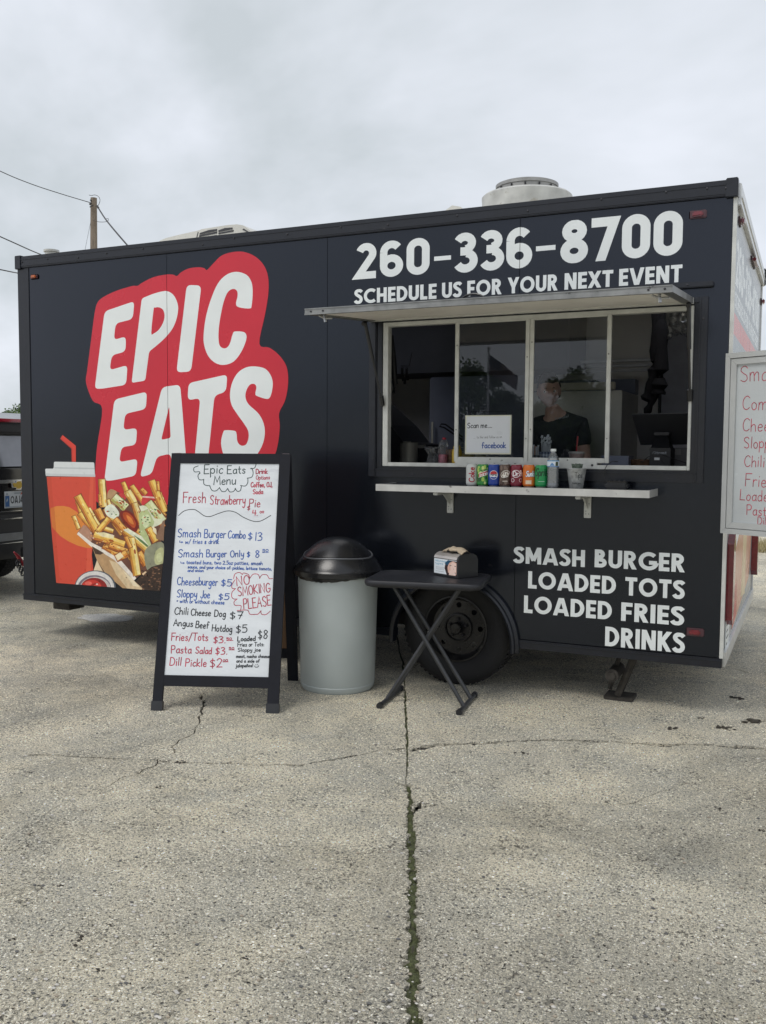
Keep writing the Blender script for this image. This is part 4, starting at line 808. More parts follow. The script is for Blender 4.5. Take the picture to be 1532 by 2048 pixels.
# ---------------------------------------------------------------- awning
def aw(x, y, dz=0): return V((x, y, 2.150-.062*(-y/.80)+dz))
def abox(g, x0, x1, y0, y1, d0, d1, mi=None):
    g.add([aw(x0, y0, d0), aw(x1, y0, d0), aw(x1, y1, d0), aw(x0, y1, d0), aw(x0, y0, d1), aw(x1, y0, d1), aw(x1, y1, d1), aw(x0, y1, d1)], [(0, 3, 2, 1), (4, 5, 6, 7), (0, 1, 5, 4), (1, 2, 6, 5), (2, 3, 7, 6), (3, 0, 4, 7)], mi)
AX0, AX1 = 2.824, 4.652
g = MB(); abox(g, AX0+.004, AX1-.004, -.795, -.02, .0, .015); A = obj('awning', g, BLACKW, T)
g = MB(); abox(g, AX0+.05, AX1-.05, -.752, -.060, -.006, -.0008); obj('underside_panel', g, mat('beige_liner', (.80, .77, .70), .5, var=.08, scale=3, dirt=((.25, .23, .19), 5, .66)), A)
AF_ = mat('grey_awning_frame', (.25, .255, .25), .4, .6, var=.2, scale=18, dirt=((.10, .10, .10), 25, .62))
for nm, a in (('front_channel', (AX0, AX1, -.808, -.756)), ('hinge_channel', (AX0, AX1, -.058, -.012)), ('side_channel', (AX0, AX0+.048, -.7555, -.0585)), ('side_channel', (AX1-.048, AX1, -.7555, -.0585))):
    g = MB(); abox(g, *a, -.012, .018); 
    if nm == 'front_channel': abox(g, AX0, AX1, -.812, -.8085, .014, .019); abox(g, AX0, AX1, -.812, -.8085, -.014, -.006)
    obj(nm, g, ALUW if nm == 'hinge_channel' else AF_, A)
for x in (2.86, 2.93, 4.55, 4.62): o = obj('rivet', scm, None, A); o.location = V(o.location)+aw(x, -.8085, .003)
g = MB(); g.tube([aw(3.70+.062*math.cos(t*.314), -.70, .012+.034*math.sin(t*.314)) for t in range(11)], .006, 6); obj('grab_handle', g, BLKPL, A, 40)
for x in (2.90, 4.585):
    g = MB(); g.tube([aw(x-.03, -.735, -.015), aw(x, -.735, -.03), aw(x+.045, -.735, -.032)], .006, 6); g.tube([aw(x, -.735, -.005), aw(x+.006, -.735, -.05)], .008, 6); obj('latch', g, STEEL, A, 40)
for x, xb in ((2.838, 2.900), (4.640, 4.646)):
    g = MB(); g.tube([aw(x, -.13, -.012), (x+(xb-x)*.55, -.085, 1.90)], .011, 8); g.tube([(x+(xb-x)*.5, -.088, 1.92), (xb, -.022, 1.675)], .006, 8); g.tube([(xb, -.03, 1.70), (xb, -.012, 1.645)], .015, 8); g.tube([aw(x, -.11, -.008), aw(x, -.15, -.03)], .012, 8); obj('gas_strut', g, BLKPL, T, 40)
# ---------------------------------------------------------------- serving shelf
SH = mat('shelf_top_steel', (.20, .205, .215), .16, .85, var=.15, scale=12, bump=.02)
g = MB(); g.box((2.990, -.270, 1.178), (4.490, -.006, 1.1865)); S_ = obj('serving_shelf', g, SH, T)
g = MB(); g.box((2.984, -.276, 1.150), (4.496, -.2705, 1.188)); g.box((2.984, -.27, 1.150), (2.9895, 0, 1.188)); g.box((4.4905, -.27, 1.150), (4.496, 0, 1.188)); obj('shelf_edge', g, mat('scuffed_aluminium', (.55, .55, .53), .42, .45, var=.15, scale=10, dirt=((.06, .055, .05), 17, .635)), S_)
for x in (3.335, 4.130):
    g = MB(); g.box((x-.019, -.012, 1.020), (x+.019, -.0005, 1.149), bev=.002); g.box((x-.014, -.245, 1.132), (x+.014, -.013, 1.1485), bev=.003); g.add([(x-.003, -.013, 1.07), (x-.003, -.013, 1.131), (x-.003, -.12, 1.131), (x+.003, -.013, 1.07), (x+.003, -.013, 1.131), (x+.003, -.12, 1.131)], [(0, 1, 2), (3, 5, 4), (0, 3, 4, 1), (1, 4, 5, 2), (2, 5, 3, 0)]); b_ = obj('shelf_bracket', g, ALUW, S_)
    g = MB()
    for dx, dz in ((-.008, .03), (.008, .03), (-.008, .045), (.0, .065), (-.008, .085), (.008, .085), (.008, .118)): g.lathe([(.0028, -.0135), (.0028, -.012)], (x+dx, 0, 1.012+dz), 6, 'Y')
    obj('bolt_hole', g, INB, S_)
# ---------------------------------------------------------------- fender, wheel, chassis, jack
g = MB(); pr = [(0, 0), (0, -.055), (.012, -.062), (.022, -.055), (.022, -.030), (.040, -.022), (.040, 0)]; n_ = 30; vs = []
for i in range(n_+1):
    a = math.radians(-4+188*i/n_)
    for dr, y in pr: vs.append((WCX+(WR-.012+dr)*math.cos(a), y-.001, WCZ+(WR-.012+dr)*math.sin(a)))
k = len(pr); g.add(vs, [(i*k+j, i*k+(j+1) % k, (i+1)*k+(j+1) % k, (i+1)*k+j) for i in range(n_) for j in range(k)]+[tuple(range(k)), tuple(range(n_*k, n_*k+k))])
obj('fender', g, BLACKP, T, 35)
for a in (4, 22, 38, 150, 165, 178): screw(WCX+(WR+.018)*math.cos(math.radians(a)), -.024, WCZ+(WR+.018)*math.sin(math.radians(a)))
def wheel(cx, cy, R_, wd, rim, parent, holes=8, sgn=-1):
    # sgn: direction of the outer face along Y
    g = MB(); y = lambda q: sgn*q
    prof = [(rim-.004, y(wd*.40)), (rim+.012, y(wd*.47)), (rim+.05, y(wd*.52)), (R_-.07, y(wd*.54)), (R_-.035, y(wd*.50)), (R_-.012, y(wd*.44)), (R_-.002, y(wd*.36)), (R_, y(wd*.1)), (R_, -y(wd*.1)), (R_-.002, -y(wd*.36)), (R_-.035, -y(wd*.5)), (rim, -y(wd*.45))]
    g.lathe(prof, (cx, cy, R_), 56, 'Y', cap=False); w_ = obj('wheel', g, RUBBER, parent, 50)
    g = MB(); nk = 60
    for row in (-.30, -.1, .1, .30):
        for j in range(nk):
            a = 2*math.pi*(j+(.5 if row > 0 else 0))/nk; da = .028
            for q in (0,):
                c_ = [(R_-.004, a-da), (R_-.004, a+da), (R_+.004, a+da*.8), (R_+.004, a-da*.8)]
                p0 = [(cx+r_*math.cos(t), cy+row*wd-wd*.07, R_+r_*math.sin(t)) for r_, t in c_]; p1 = [(cx+r_*math.cos(t), cy+row*wd+wd*.07, R_+r_*math.sin(t)) for r_, t in c_]
                g.add(p0+p1, [(0, 1, 2, 3), (4, 7, 6, 5), (0, 4, 5, 1), (1, 5, 6, 2), (2, 6, 7, 3), (3, 7, 4, 0)])
    obj('tread', g, RUBBER, w_, kind='stuff')
    g = MB(); g.lathe([(rim+.004, y(wd*.47)), (rim-.006, y(wd*.475)), (rim-.012, y(wd*.42)), (rim-.022, y(wd*.30)), (rim-.030, y(wd*.20)), (rim-.034, y(0))], (cx, cy, R_), 48, 'Y', cap=False); obj('rim', g, RIMB, w_, 50)
    g = MB(); out_ = [((rim-.030)*math.cos(t*math.pi/24), (rim-.030)*math.sin(t*math.pi/24)) for t in range(48)]
    hl = [[(rim*.70*math.cos(q*2*math.pi/holes)+.017*math.cos(-t*.785), rim*.70*math.sin(q*2*math.pi/holes)+.017*math.sin(-t*.785)) for t in range(8)] for q in range(holes)]
    g.prism([out_]+hl, lambda a, b, t: V((cx+a, cy+t, R_+b)), y(wd*.20), y(wd*.17)); g.lathe([(rim*.46, y(wd*.205)), (rim*.44, y(wd*.28)), (rim*.40, y(wd*.285)), (rim*.38, y(wd*.22)), (0, y(wd*.22))], (cx, cy, R_), 32, 'Y', cap=False); g.lathe([(.036, y(wd*.2)), (.036, y(wd*.42)), (.030, y(wd*.46)), (0, y(wd*.47))], (cx, cy, R_), 20, 'Y', cap=False)
    obj('disc', g, RIMB, w_, 40); lm = MB().lathe([(.010, 0), (.010, y(.018)), (.005, y(.024)), (0, y(.024))], (0, 0, 0), 6, 'Y', cap=False).mesh('lug_nut', SCREW)
    for q in range(5): o = obj('lug_nut', lm, None, w_); o.location = V(o.location)+V((cx+.052*math.cos(q*1.257+.3), cy+y(wd*.22), R_+.052*math.sin(q*1.257+.3)))
wheel(3.36, .135, .335, .215, .192, T)
wheel(3.36, TW-.16, .335, .215, .192, T, sgn=1)
g = MB(); g.box((.03, .34, .27), (TL-.05, .42, .358)); g.box((.03, TW-.42, .27), (TL-.05, TW-.34, .358)); obj('chassis_rail', g, DARKST, T)
for x in (.3, 1.0, 1.7, 2.4, 4.1, 4.6): obj('cross_member', MB().box((x, .425, .28), (x+.06, TW-.425, .356)), DARKST, T)
g = MB(); g.tube([(3.36, .26, .335), (3.36, TW-.26, .335)], .045, 12); g.box((2.96, .05, .36), (3.76, .27, .74)) if 0 else None; obj('axle', g, DARKST, T)
g = MB(); g.box((2.93, .03, .70), (3.79, .30, .72)); g.box((2.93, .03, .45), (2.95, .30, .70)); g.box((3.77, .03, .45), (3.79, .30, .70)); g.box((2.93, .30, .36), (3.79, .32, .72)); obj('wheel_well', g, INB, T)
j0 = MB(); jx, jy = 4.30, .16
j0.box((jx-.085, jy-.05, 0), (jx+.075, jy+.09, .022), bev=.004); g2 = j0; S1 = obj('stabiliser_jack', g2, RUST, T)
g = MB(); g.tube([(jx-.01, jy-.04, .03), (jx+.09, jy-.04, .30)], .020, 6); g.tube([(jx-.01, jy+.05, .03), (jx+.09, jy+.05, .30)], .020, 6); g.box((jx+.02, jy-.07, .245), (jx+.13, jy+.09, .268)); obj('jack_leg', g, RUST, S1)
g = MB(); g.lathe([(.036, -.10), (.036, .10)], (jx-.028, jy-.02, .155), 14, 'Y'); g.lathe([(.022, -.115), (.022, -.10)], (jx-.028, jy-.02, .155), 6, 'Y'); g.tube([(jx-.06, jy, .05), (jx+.0, jy, .29)], .014, 6); obj('jack_screw', g, RUST, S1, 40)
g = MB(); g.box((.14, .14, .185), (.30, .30, .268), bev=.004); obj('front_bracket', g, RUST, T)
# tongue, coupler and safety chain at the nose
g = MB()
for y in (.55, 2.02): g.tube([(.1, y, .33), (-1.15, 1.29+(y-1.29)*.08, .40)], .05, 4)
g.box((-1.32, 1.23, .38), (-1.02, 1.35, .47), bev=.01); obj('tongue', g, DARKST, T)
hk = ypt(38, 1112, 0); 
def xpt(x, y, X): d = AR*(x-766)/FOC+AU*(1024-y)/FOC+AF; return CAM+d*((X-CX)/d.x)
g = MB(); q = [xpt(x, y, -.45) for x, y in ((28, 1104), (35, 1111), (42, 1122), (47, 1130))]; g.tube(q, [.006, .014, .018, .016], 8); obj('chain_hook', g, mat('red_hook', (.30, .02, .03), .4, var=.3), T, 40)
cp = [xpt(x, y, -.45) for x, y in ((36, 1124), (38, 1131), (42, 1139), (46, 1146), (52, 1154))]; C_ = None
cm = MB(); cm.tube([(.013*math.cos(t*.524), 0, .022*math.sin(t*.524)) for t in range(12)], .0055, 5, closed=True); cmm = cm.mesh('chain_link', DARKST, 50)
for i in range(9):
    t = i/8*(len(cp)-1); a = int(min(t, len(cp)-2)); p = cp[a].lerp(cp[a+1], t-a); o = obj('chain_link', cmm, None, T); o.location = V(o.location)+p; o.rotation_euler = (0, .5, 1.57*(i % 2)+.6)
# ---------------------------------------------------------------- roof equipment
IV = mat('ivory_plastic', (.58, .57, .52), .4, var=.06, scale=4, dirt=((.35, .33, .28), 7, .68)); IVD = mat('vent_shadow', (.04, .04, .045), .6)
def rp(x, y, yy): p = ypt(x, y, yy); return p
yy = 1.0
sil = [(314, 487), (320, 481), (332, 476), (360, 469), (385, 463.5), (398, 460.5), (404, 458), (430, 454), (455, 450), (474, 448.5), (486, 450.5), (498, 459), (513, 470)]
pl = [(rp(x, y, yy).x, rp(x, y, yy).z) for x, y in sil]; pl = [(pl[0][0], 2.736)]+pl+[(pl[-1][0]+.03, 2.736)]
ac = obj('air_conditioner', MB().prism([pl], lambda a, b, t: V((a, yy+t, b)), 0, .62), IV, T, 30)
for q_ in ([(399, 470), (434, 463), (434, 466.5), (398, 474)], [(400, 466), (418, 460), (434, 458), (434, 461.5), (399, 469)], [(437, 465.5), (467, 460), (467, 463), (437, 468.5)], [(437, 460.5), (450, 456), (465, 455), (465, 458.5), (437, 464)], [(398, 476), (433, 470), (433, 471), (397, 478)], [(487, 457), (503, 467), (501, 467.5), (485, 459)]):
    obj('vent_slot', MB().prism([[(rp(x, y, yy-.002).x, rp(x, y, yy-.002).z) for x, y in q_]], lambda a, b, t: V((a, yy+t, b)), -.004, -.0005), IVD, ac)
obj('cover_seam', MB().prism([[(rp(x, y, yy).x, rp(x, y, yy).z) for x, y in ((396, 464), (397.2, 464), (393, 480), (391.8, 480))]], lambda a, b, t: V((a, yy+t, b)), -.003, -.0005), IVD, ac)
yc = 1.30; fc = rp(1053.5, 400, yc); kp = (fc-CAM).dot(AF)/FOC*1.02; rl = 88*kp; ru = 61*kp; zt_ = rp(1053, 372, yc).z; zm = rp(1053, 391, yc).z; zw = rp(1053, 397, yc).z; zl = rp(1053, 408, yc).z
GALV = mat('galvanised', (.50, .50, .47), .5, .3, var=.2, scale=9, dirt=((.33, .31, .26), 8, .6))
g = MB(); g.lathe([(rl*.93, 2.735), (rl*.97, zl-.06), (rl*.99, zl), (rl, zw), (rl*.96, zw+.012), (rl*.80, zm), (ru*1.02, zm+.004)], (fc.x, yc, 0), 56, cap=False); fan = obj('exhaust_fan', g, GALV, T, 35)
g = MB(); g.lathe([(ru*.97, zm-.01), (ru*.97, zt_-.025), (ru*1.0, zt_-.022), (ru*1.0, zt_), (ru*.93, zt_+.006), (0, zt_+.006)], (fc.x, yc, 0), 48, cap=False); obj('fan_cap', g, mat('dull_galvanised', (.30, .30, .29), .5, .5, var=.25, scale=12), fan, 35)
clm = MB().tube([(0, 0, zm-.005), (0, 0, zt_-.03)], .006, 5).mesh('clamp', DARKST)
for k in range(14): a = k*.449; o = obj('clamp', clm, None, fan); o.location = V(o.location)+V((fc.x+ru*1.0*math.cos(a), yc+ru*math.sin(a), 0))
v0 = rp(907, 415, .9); g = MB(); g.prism([[(v0.x-.09, 2.735), (v0.x-.07, v0.z-.02), (v0.x-.01, v0.z+.015), (v0.x+.05, v0.z), (v0.x+.10, v0.z-.05), (v0.x+.10, 2.735)]], lambda a, b, t: V((a, .9+t, b)), 0, .25); g.mi = 1; g.box((v0.x-.03, .896, v0.z-.05), (v0.x+.035, .9, v0.z-.012)); obj('roof_vent', g, [IV, GALV], T, 30)
v0 = rp(103, 502, .8); g = MB(); g.lathe([(.05, 2.735), (.05, v0.z-.01), (.062, v0.z-.01), (.062, v0.z+.006), (.02, v0.z+.01)], (v0.x, .8, 0), 16); obj('roof_pipe', g, GALV, T, 30)
# ================================================================== FREE-STANDING THINGS
WB = mat('whiteboard_face', (.66, .69, .71), .22, var=.06, scale=5, stretch=(1, 1, 3), dirt=((.58, .60, .63), 4, .60)); FR = mat('chipped_black_frame', (.010, .011, .016), .75, var=.2, scale=14, bump=.05, dirt=((.42, .40, .36), 45, .735))
FR.node_tree.nodes['Principled BSDF'].inputs['Specular IOR Level'].default_value = .28
INK = {k_: mat('marker_'+k_, h_, .6, var=.45, scale=55, detail=3) for k_, h_ in (('k', '#1d2226'), ('r', '#a83a4c'), ('b', '#2c5299'), ('g', '#2b403e'))}; IK = {'k': 0, 'r': 1, 'b': 2, 'g': 3}; INKS = list(INK.values())
def bar(g, S, u0, v0, u1, v1, t0, t1, mi=None):
    g.add([S.to3(u, v, t) for t in (t0, t1) for u, v in ((u0, v0), (u1, v0), (u1, v1), (u0, v1))], [(0, 3, 2, 1), (4, 5, 6, 7), (0, 1, 5, 4), (1, 2, 6, 5), (2, 3, 7, 6), (3, 0, 4, 7)], mi)
# ---------------------------------------------------------------- sandwich board
fl_, fr_ = gpt(303, 1421), gpt(556, 1427); ud = (fr_-fl_).normalized(); pd = V((-ud.y, ud.x, 0)); LN = .413; HT = 1.356
SB = Surf(fl_, ud, pd*LN+V((0, 0, HT))); BW = (fr_-fl_).length; BH = math.hypot(LN, HT)
sb = thing('sandwich_board', 'black framed white menu board headed Epic Eats Menu standing on the concrete', 'menu board', (fl_+fr_)/2+pd*.3)
uL0 = SB.px(330, 1350)[0]; uR0 = SB.px(537, 1354)[0]; vB = SB.px(430, 1352)[1]; vT = SB.px(458, 926.5)[1]; uL1 = SB.px(358, 926)[0]; uR1 = SB.px(558, 927)[0]
uL = (uL0+uL1)/2; uR = (uR0+uR1)/2; vR = SB.px(430, 1374)[1]
for a, b in ((0, uL), (uR, BW)):
    g = MB(); bar(g, SB, a, 0.045, b, BH, -.022, 0); st_ = obj('stile', g, FR, sb)
    g = MB(); bar(g, SB, a-.004, 0, b+.004, .05, -.028, .004); obj('rubber_foot', g, BLKPL, st_)
for a, b in ((vR, vB), (vT, BH)): g = MB(); bar(g, SB, uL+.0005, a, uR-.0005, b, -.0215, -.0005); obj('rail', g, FR, sb)
g = MB(); bar(g, SB, uL+.0005, vB+.0005, uR-.0005, vT-.0005, -.014, -.007); obj('whiteboard', g, WB, sb)
S3 = Surf(fl_+pd*.708, ud, pd*(LN+.03-.708)+V((0, 0, HT-.002))); bh = math.hypot(LN+.03-.708, HT)
for a, b in ((0, uL), (uR, BW)): g = MB(); bar(g, S3, a, 0, b, bh-.02, 0, .022); obj('stile', g, FR, sb)
for a, b in ((vR+.02, vB+.02), (vT, bh-.02)): g = MB(); bar(g, S3, uL+.0005, a, uR-.0005, b, .0005, .0215); obj('rail', g, FR, sb)
g = MB(); bar(g, S3, uL+.0005, vB+.021, uR-.0005, vT-.0005, .007, .012); obj('hardboard_back', g, mat('hardboard', (.17, .095, .05), .6, var=.15, scale=5), sb)
for a in (uL/2, (uR+BW)/2):
    g = MB(); g.tube([SB.to3(a-.02, BH+.004, -.03), SB.to3(a+.02, BH+.004, -.03)], .006, 8); obj('hinge', g, STEEL, sb)
g = MB(); c1 = lambda x, y: (310+x*.19582, 890+y*.19582); c2 = lambda x, y: (290+x*.20888, 1130+y*.20888)
ITEMS = []
def it(c, s, x0, y0, x1, y1, hp, col): a = c(x0, y0); b = c(x1, y1); ITEMS.append((s, a[0], a[1], b[0], b[1], hp, col))
for a in (('Epic', 498, 292, 690, 285, 18, 'g'), ('Eats', 735, 290, 920, 285, 16, 'g'), ('Menu', 597, 402, 822, 398, 17, 'g'), ('Drink', 1030, 292, 1147, 288, 9.5, 'r'), ('Options', 1030, 350, 1170, 346, 8, 'r'), ('Coffee, OJ,', 976, 428, 1195, 424, 9.5, 'r'), ('Soda', 998, 498, 1100, 496, 9, 'r'),
          ('Fresh', 285, 590, 515, 585, 21, 'r'), ('Strawberry', 558, 604, 920, 602, 18, 'r'), ('Pie', 962, 632, 1072, 632, 16, 'r'), ('$', 938, 664, 970, 662, 8, 'r'), ('4.', 992, 715, 1045, 718, 10, 'r'), ('00', 1068, 694, 1110, 692, 4, 'r'),
          ('Smash', 228, 936, 465, 938, 16.5, 'b'), ('Burger', 500, 942, 718, 946, 16.5, 'b'), ('Combo', 742, 950, 920, 952, 15, 'b'), ('$', 946, 965, 990, 965, 14, 'b'), ('13', 1020, 972, 1092, 972, 16, 'b'), ('>', 248, 1002, 282, 1002, 7, 'b'), ('w/ fries + drink', 306, 1006, 650, 1006, 8.5, 'b'),
          ('Smash', 232, 1142, 485, 1144, 15.5, 'b'), ('Burger', 522, 1142, 728, 1142, 14, 'b'), ('Only', 766, 1142, 905, 1140, 13, 'b'), ('$', 936, 1142, 968, 1140, 10, 'b'), ('8', 1024, 1148, 1065, 1146, 14, 'b'), ('50', 1096, 1090, 1155, 1088, 5, 'b'),
          ('toasted buns, two 2.5oz patties, smash', 318, 1212, 1095, 1224, 7, 'b'), ('>', 260, 1214, 300, 1214, 6, 'b'), ('sauce, and your choice of: pickles, lettuce tomato,', 332, 1256, 1188, 1278, 6, 'b'), ('and onion', 330, 1293, 493, 1294, 5.5, 'b'),
          ('Cheeseburger', 222, 1428, 636, 1434, 15.5, 'b'), ('$5', 672, 1438, 778, 1440, 13, 'b'), ('NO', 836, 1436, 966, 1416, 18, 'r'), ('SMOKING', 846, 1542, 1180, 1496, 18, 'r'), ('PLEASE', 906, 1674, 1186, 1634, 20, 'r'),
          ('Sloppy', 218, 1550, 425, 1556, 15, 'b'), ('Joe', 462, 1560, 556, 1562, 15, 'b'), ('$5', 644, 1578, 752, 1580, 12, 'b'), ('* with or without cheese', 216, 1608, 705, 1626, 7.5, 'b')): it(c1, *a)
for a in (('Chili', 278, 470, 410, 474, 14, 'k'), ('Cheese', 436, 480, 625, 486, 13, 'k'), ('Dog', 662, 492, 768, 494, 13, 'k'), ('$7', 810, 514, 930, 514, 14, 'k'), ('Angus', 270, 582, 455, 588, 13, 'k'), ('Beef', 482, 600, 605, 606, 13, 'k'), ('Hotdog', 638, 632, 830, 640, 13, 'k'), ('$5', 868, 650, 975, 645, 15, 'k'),
          ('Fries/Tots', 250, 722, 600, 724, 15, 'r'), ('$3.', 650, 745, 768, 746, 13, 'r'), ('50', 778, 718, 828, 716, 4.5, 'r'), ('Pasta', 248, 842, 440, 842, 15, 'r'), ('Salad', 478, 845, 634, 852, 13, 'r'), ('$3.', 670, 858, 785, 856, 14, 'r'), ('50', 802, 810, 850, 808, 4.5, 'r'),
          ('Dill', 234, 958, 342, 962, 16, 'r'), ('Pickle', 384, 968, 585, 970, 15, 'r'), ('$2', 620, 980, 736, 976, 17, 'r'), ('00', 744, 926, 790, 924, 4.5, 'r'), ('Loaded', 884, 728, 1055, 724, 9, 'k'), ('$8', 1080, 706, 1172, 704, 17, 'k'), ('Fries or Tots:', 884, 780, 1137, 776, 8, 'k'),
          ('Sloppy joe', 886, 828, 1105, 826, 7, 'k'), ('meat, nacho cheese', 872, 888, 1190, 888, 6.5, 'k'), ('and a side of', 872, 932, 1094, 932, 6, 'k'), ('jalape~os!', 868, 978, 1030, 976, 6.5, 'k'), (')', 1046, 978, 1086, 976, 8, 'k')): it(c2, *a)
random.seed(5); write_hand(g, SB, ITEMS, .0052, -.0064, IK)
def doodle(c, pts, col, wd=.004, loop=False):
    q = [SB.px(*c(*p)) for p in catmull(pts, False, 5)] if loop is False else [SB.px(*c(*p)) for p in pts]; painter(g, [(z, IK[col]) for z in stroke(q, wd, rnd=True)], SB.to3, -.0066)
doodle(c1, [(237, 718), (300, 668), (390, 655), (440, 678), (500, 720), (560, 727), (650, 695), (740, 670), (820, 685), (900, 735), (1000, 775), (1080, 772), (1180, 717)], 'k')
for s_ in ([(438, 210), (395, 230), (400, 270), (450, 270), (455, 290)], [(455, 280), (436, 310), (450, 350), (490, 352)], [(495, 345), (500, 400), (560, 415)], [(555, 412), (580, 460), (620, 465), (655, 435)], [(655, 430), (680, 470), (715, 470), (740, 440)], [(740, 440), (760, 475), (800, 470), (820, 440)], [(815, 440), (840, 470), (870, 460), (880, 415)], [(870, 410), (920, 415), (945, 380), (945, 335)], [(940, 335), (985, 325), (1000, 285), (990, 240), (975, 235)], [(975, 240), (1015, 230), (1030, 192)]): doodle(c1, s_, 'g', .0045)
for s_ in ([(800, 1362), (815, 1315), (860, 1300), (890, 1320), (900, 1305), (950, 1320), (965, 1362)], [(965, 1360), (1000, 1318), (1050, 1320), (1068, 1360)], [(1066, 1362), (1090, 1325), (1140, 1325), (1165, 1362), (1200, 1360)], [(815, 1375), (785, 1420), (785, 1460), (820, 1465)], [(820, 1465), (785, 1500), (780, 1545), (800, 1570), (835, 1570)], [(835, 1572), (805, 1600), (815, 1635), (875, 1640), (870, 1690)], [(835, 1690), (940, 1685), (965, 1725), (1010, 1730)], [(1005, 1728), (1050, 1725), (1080, 1690)], [(1080, 1690), (1085, 1725), (1130, 1730), (1175, 1695)]): doodle(c1, s_, 'r', .004)
doodle(c1, [(1095, 1097), (1158, 1095)], 'b', .003); doodle(c2, [(780, 722), (840, 722)], 'r', .0035); doodle(c2, [(800, 812), (855, 812)], 'r', .0035); doodle(c2, [(742, 928), (795, 926)], 'r', .0035)
obj('handwriting', g, INKS, sb)
# ---------------------------------------------------------------- white display board at the trailer's rear corner
S2 = Surf((4.820, -.105, 0), (.877, -.48, 0), (0, 0, 1)); tl = S2.px(1452, 707); bl = S2.px(1440, 1066); zb0, zt0 = bl[1], tl[1]; w0 = (tl[0]+bl[0])/2; BWD = .64
GRF = mat('grey_white_frame', (.44, .455, .45), .4, .1, var=.05, scale=8)
wb = thing('display_board', 'light grey framed whiteboard with red handwriting hung at the rear trailer corner', 'whiteboard', S2.to3(w0+.3, zb0))
def mitred(name, S, u0, v0, u1, v1, wd, t0, t1, m, par):
    for q in ([(u0, v0), (u0+wd, v0+wd), (u0+wd, v1-wd), (u0, v1)], [(u1, v0), (u1, v1), (u1-wd, v1-wd), (u1-wd, v0+wd)], [(u0+.0006, v0), (u1-.0006, v0), (u1-wd-.0006, v0+wd-.0006), (u0+wd+.0006, v0+wd-.0006)], [(u0+.0006, v1), (u0+wd+.0006, v1-wd+.0006), (u1-wd-.0006, v1-wd+.0006), (u1-.0006, v1)]):
        obj(name, MB().prism([q], S.to3, t0, t1), m, par)
mitred('outer_frame', S2, w0, zb0, w0+BWD, zt0, .026, -.035, 0, GRF, wb); mitred('door_frame', S2, w0+.0285, zb0+.0285, w0+BWD-.0285, zt0-.0285, .030, -.030, -.004, GRF, wb)
g = MB(); bar(g, S2, w0+.02, zb0+.02, w0+BWD-.02, zt0-.02, -.034, -.031); obj('backing', g, DARKST, wb)
g = MB(); bar(g, S2, w0+.058, zb0+.058, w0+BWD-.058, zt0-.058, -.0305, -.014); obj('whiteboard', g, mat('whiteboard_grey', (.47, .50, .51), .25, var=.08, scale=3), wb)
g = MB(); c3 = lambda x, y: (1410+x*.2148, 680+y*.2148); ITM = []
for s_, x, y, wpx, hp in (('Smash', 312, 388, 200, 31), ('Combo', 332, 652, 90, 27), ('Cheese', 334, 850, 190, 25), ('Sloppy', 346, 1005, 150, 22), ('Chili', 350, 1178, 130, 22), ('Fries', 362, 1362, 130, 25), ('Loaded', 312, 1490, 170, 21), ('Pasta', 374, 1628, 140, 20), ('Dill', 476, 1715, 110, 15)):
    a = c3(x, y); uv = S2.px(*a); st, W = hand(s_); Hm = V(S2.px(a[0], a[1]-hp))-V(uv); k = min(Hm.length*1.02, (w0+BWD-.065-uv[0])/W); lay = []
    for pts in st: lay += [(z, 1) for z in stroke([(uv[0]+p[0]*k, uv[1]+p[1]*Hm.length) for p in pts], .0038, rnd=True)]
    painter(g, lay, S2.to3, -.0134)
obj('handwriting', g, INKS, wb)
g = MB()
for z in (1.25, 1.65): g.box((4.846, -.09, z), (4.876, .10, z+.03)); g.box((4.846, .03, z-.02), (4.852, .13, z+.05))
obj('hanging_bracket', g, ALU, wb)
# ---------------------------------------------------------------- swing-top trash can
tx, ty = 2.750, -.286; td = (V((CX, CY))-V((tx, ty))).normalized(); ts = V((-td.y, td.x))
tcn = thing('trash_can', 'tall grey plastic trash can with black domed swing lid beside the menu board', 'trash can', (tx, ty, 0))
GP = mat('grey_bin_plastic', (.41, .455, .45), .38, var=.09, scale=2.5, bump=.02, bscale=40, dirt=((.14, .145, .145), 6, .70))
g = MB(); g.lathe([(.203, 0), (.212, .012), (.2165, .035), (.2145, .038), (.2165, .042), (.228, .50), (.233, .69), (.228, .69), (.212, .05), (0, .03)], (tx, ty, 0), 64); obj('bin_body', g, GP, tcn, 35)
BL = mat('black_lid', (.011, .0115, .013), .27, var=.15, scale=8, bump=.03, bscale=90)
lp = [(.250, .662), (.258, .667), (.259, .692), (.253, .698), (.250, .706), (.226, .742), (.194, .780), (.155, .815), (.11, .843), (.06, .859), (0, .864)]
g = MB(); g.lathe(lp[:-1]+[(.001, .864)], (tx, ty, 0), 64); g.lathe([(.245, .662), (.247, .690)], (tx, ty, 0), 48, cap=False); lid = obj('lid', g, BL, tcn, 40)
def HH(r_):
    for (r0, h0), (r1, h1) in zip(lp[3:], lp[4:]):
        if r1 <= r_ <= r0: return h0+(h1-h0)*(r0-r_)/(r0-r1)
    return .7
def dome(s_, q, up=0): r_ = math.hypot(s_, q); return V((tx+ts.x*s_+td.x*q, ty+ts.y*s_+td.y*q, HH(r_)+up))
g = MB(); g.tube([dome(  .196*math.cos(a*math.pi/30), .030+.172*math.sin(a*math.pi/30), .001) for a in range(60)], .0050, 6, closed=True)
fv = [[dome(  .190*k/6*math.cos(a*math.pi/20), .030+.166*k/6*math.sin(a*math.pi/20), .003+.014*(1-(k/6)**2)) for a in range(40)] for k in range(1, 7)]
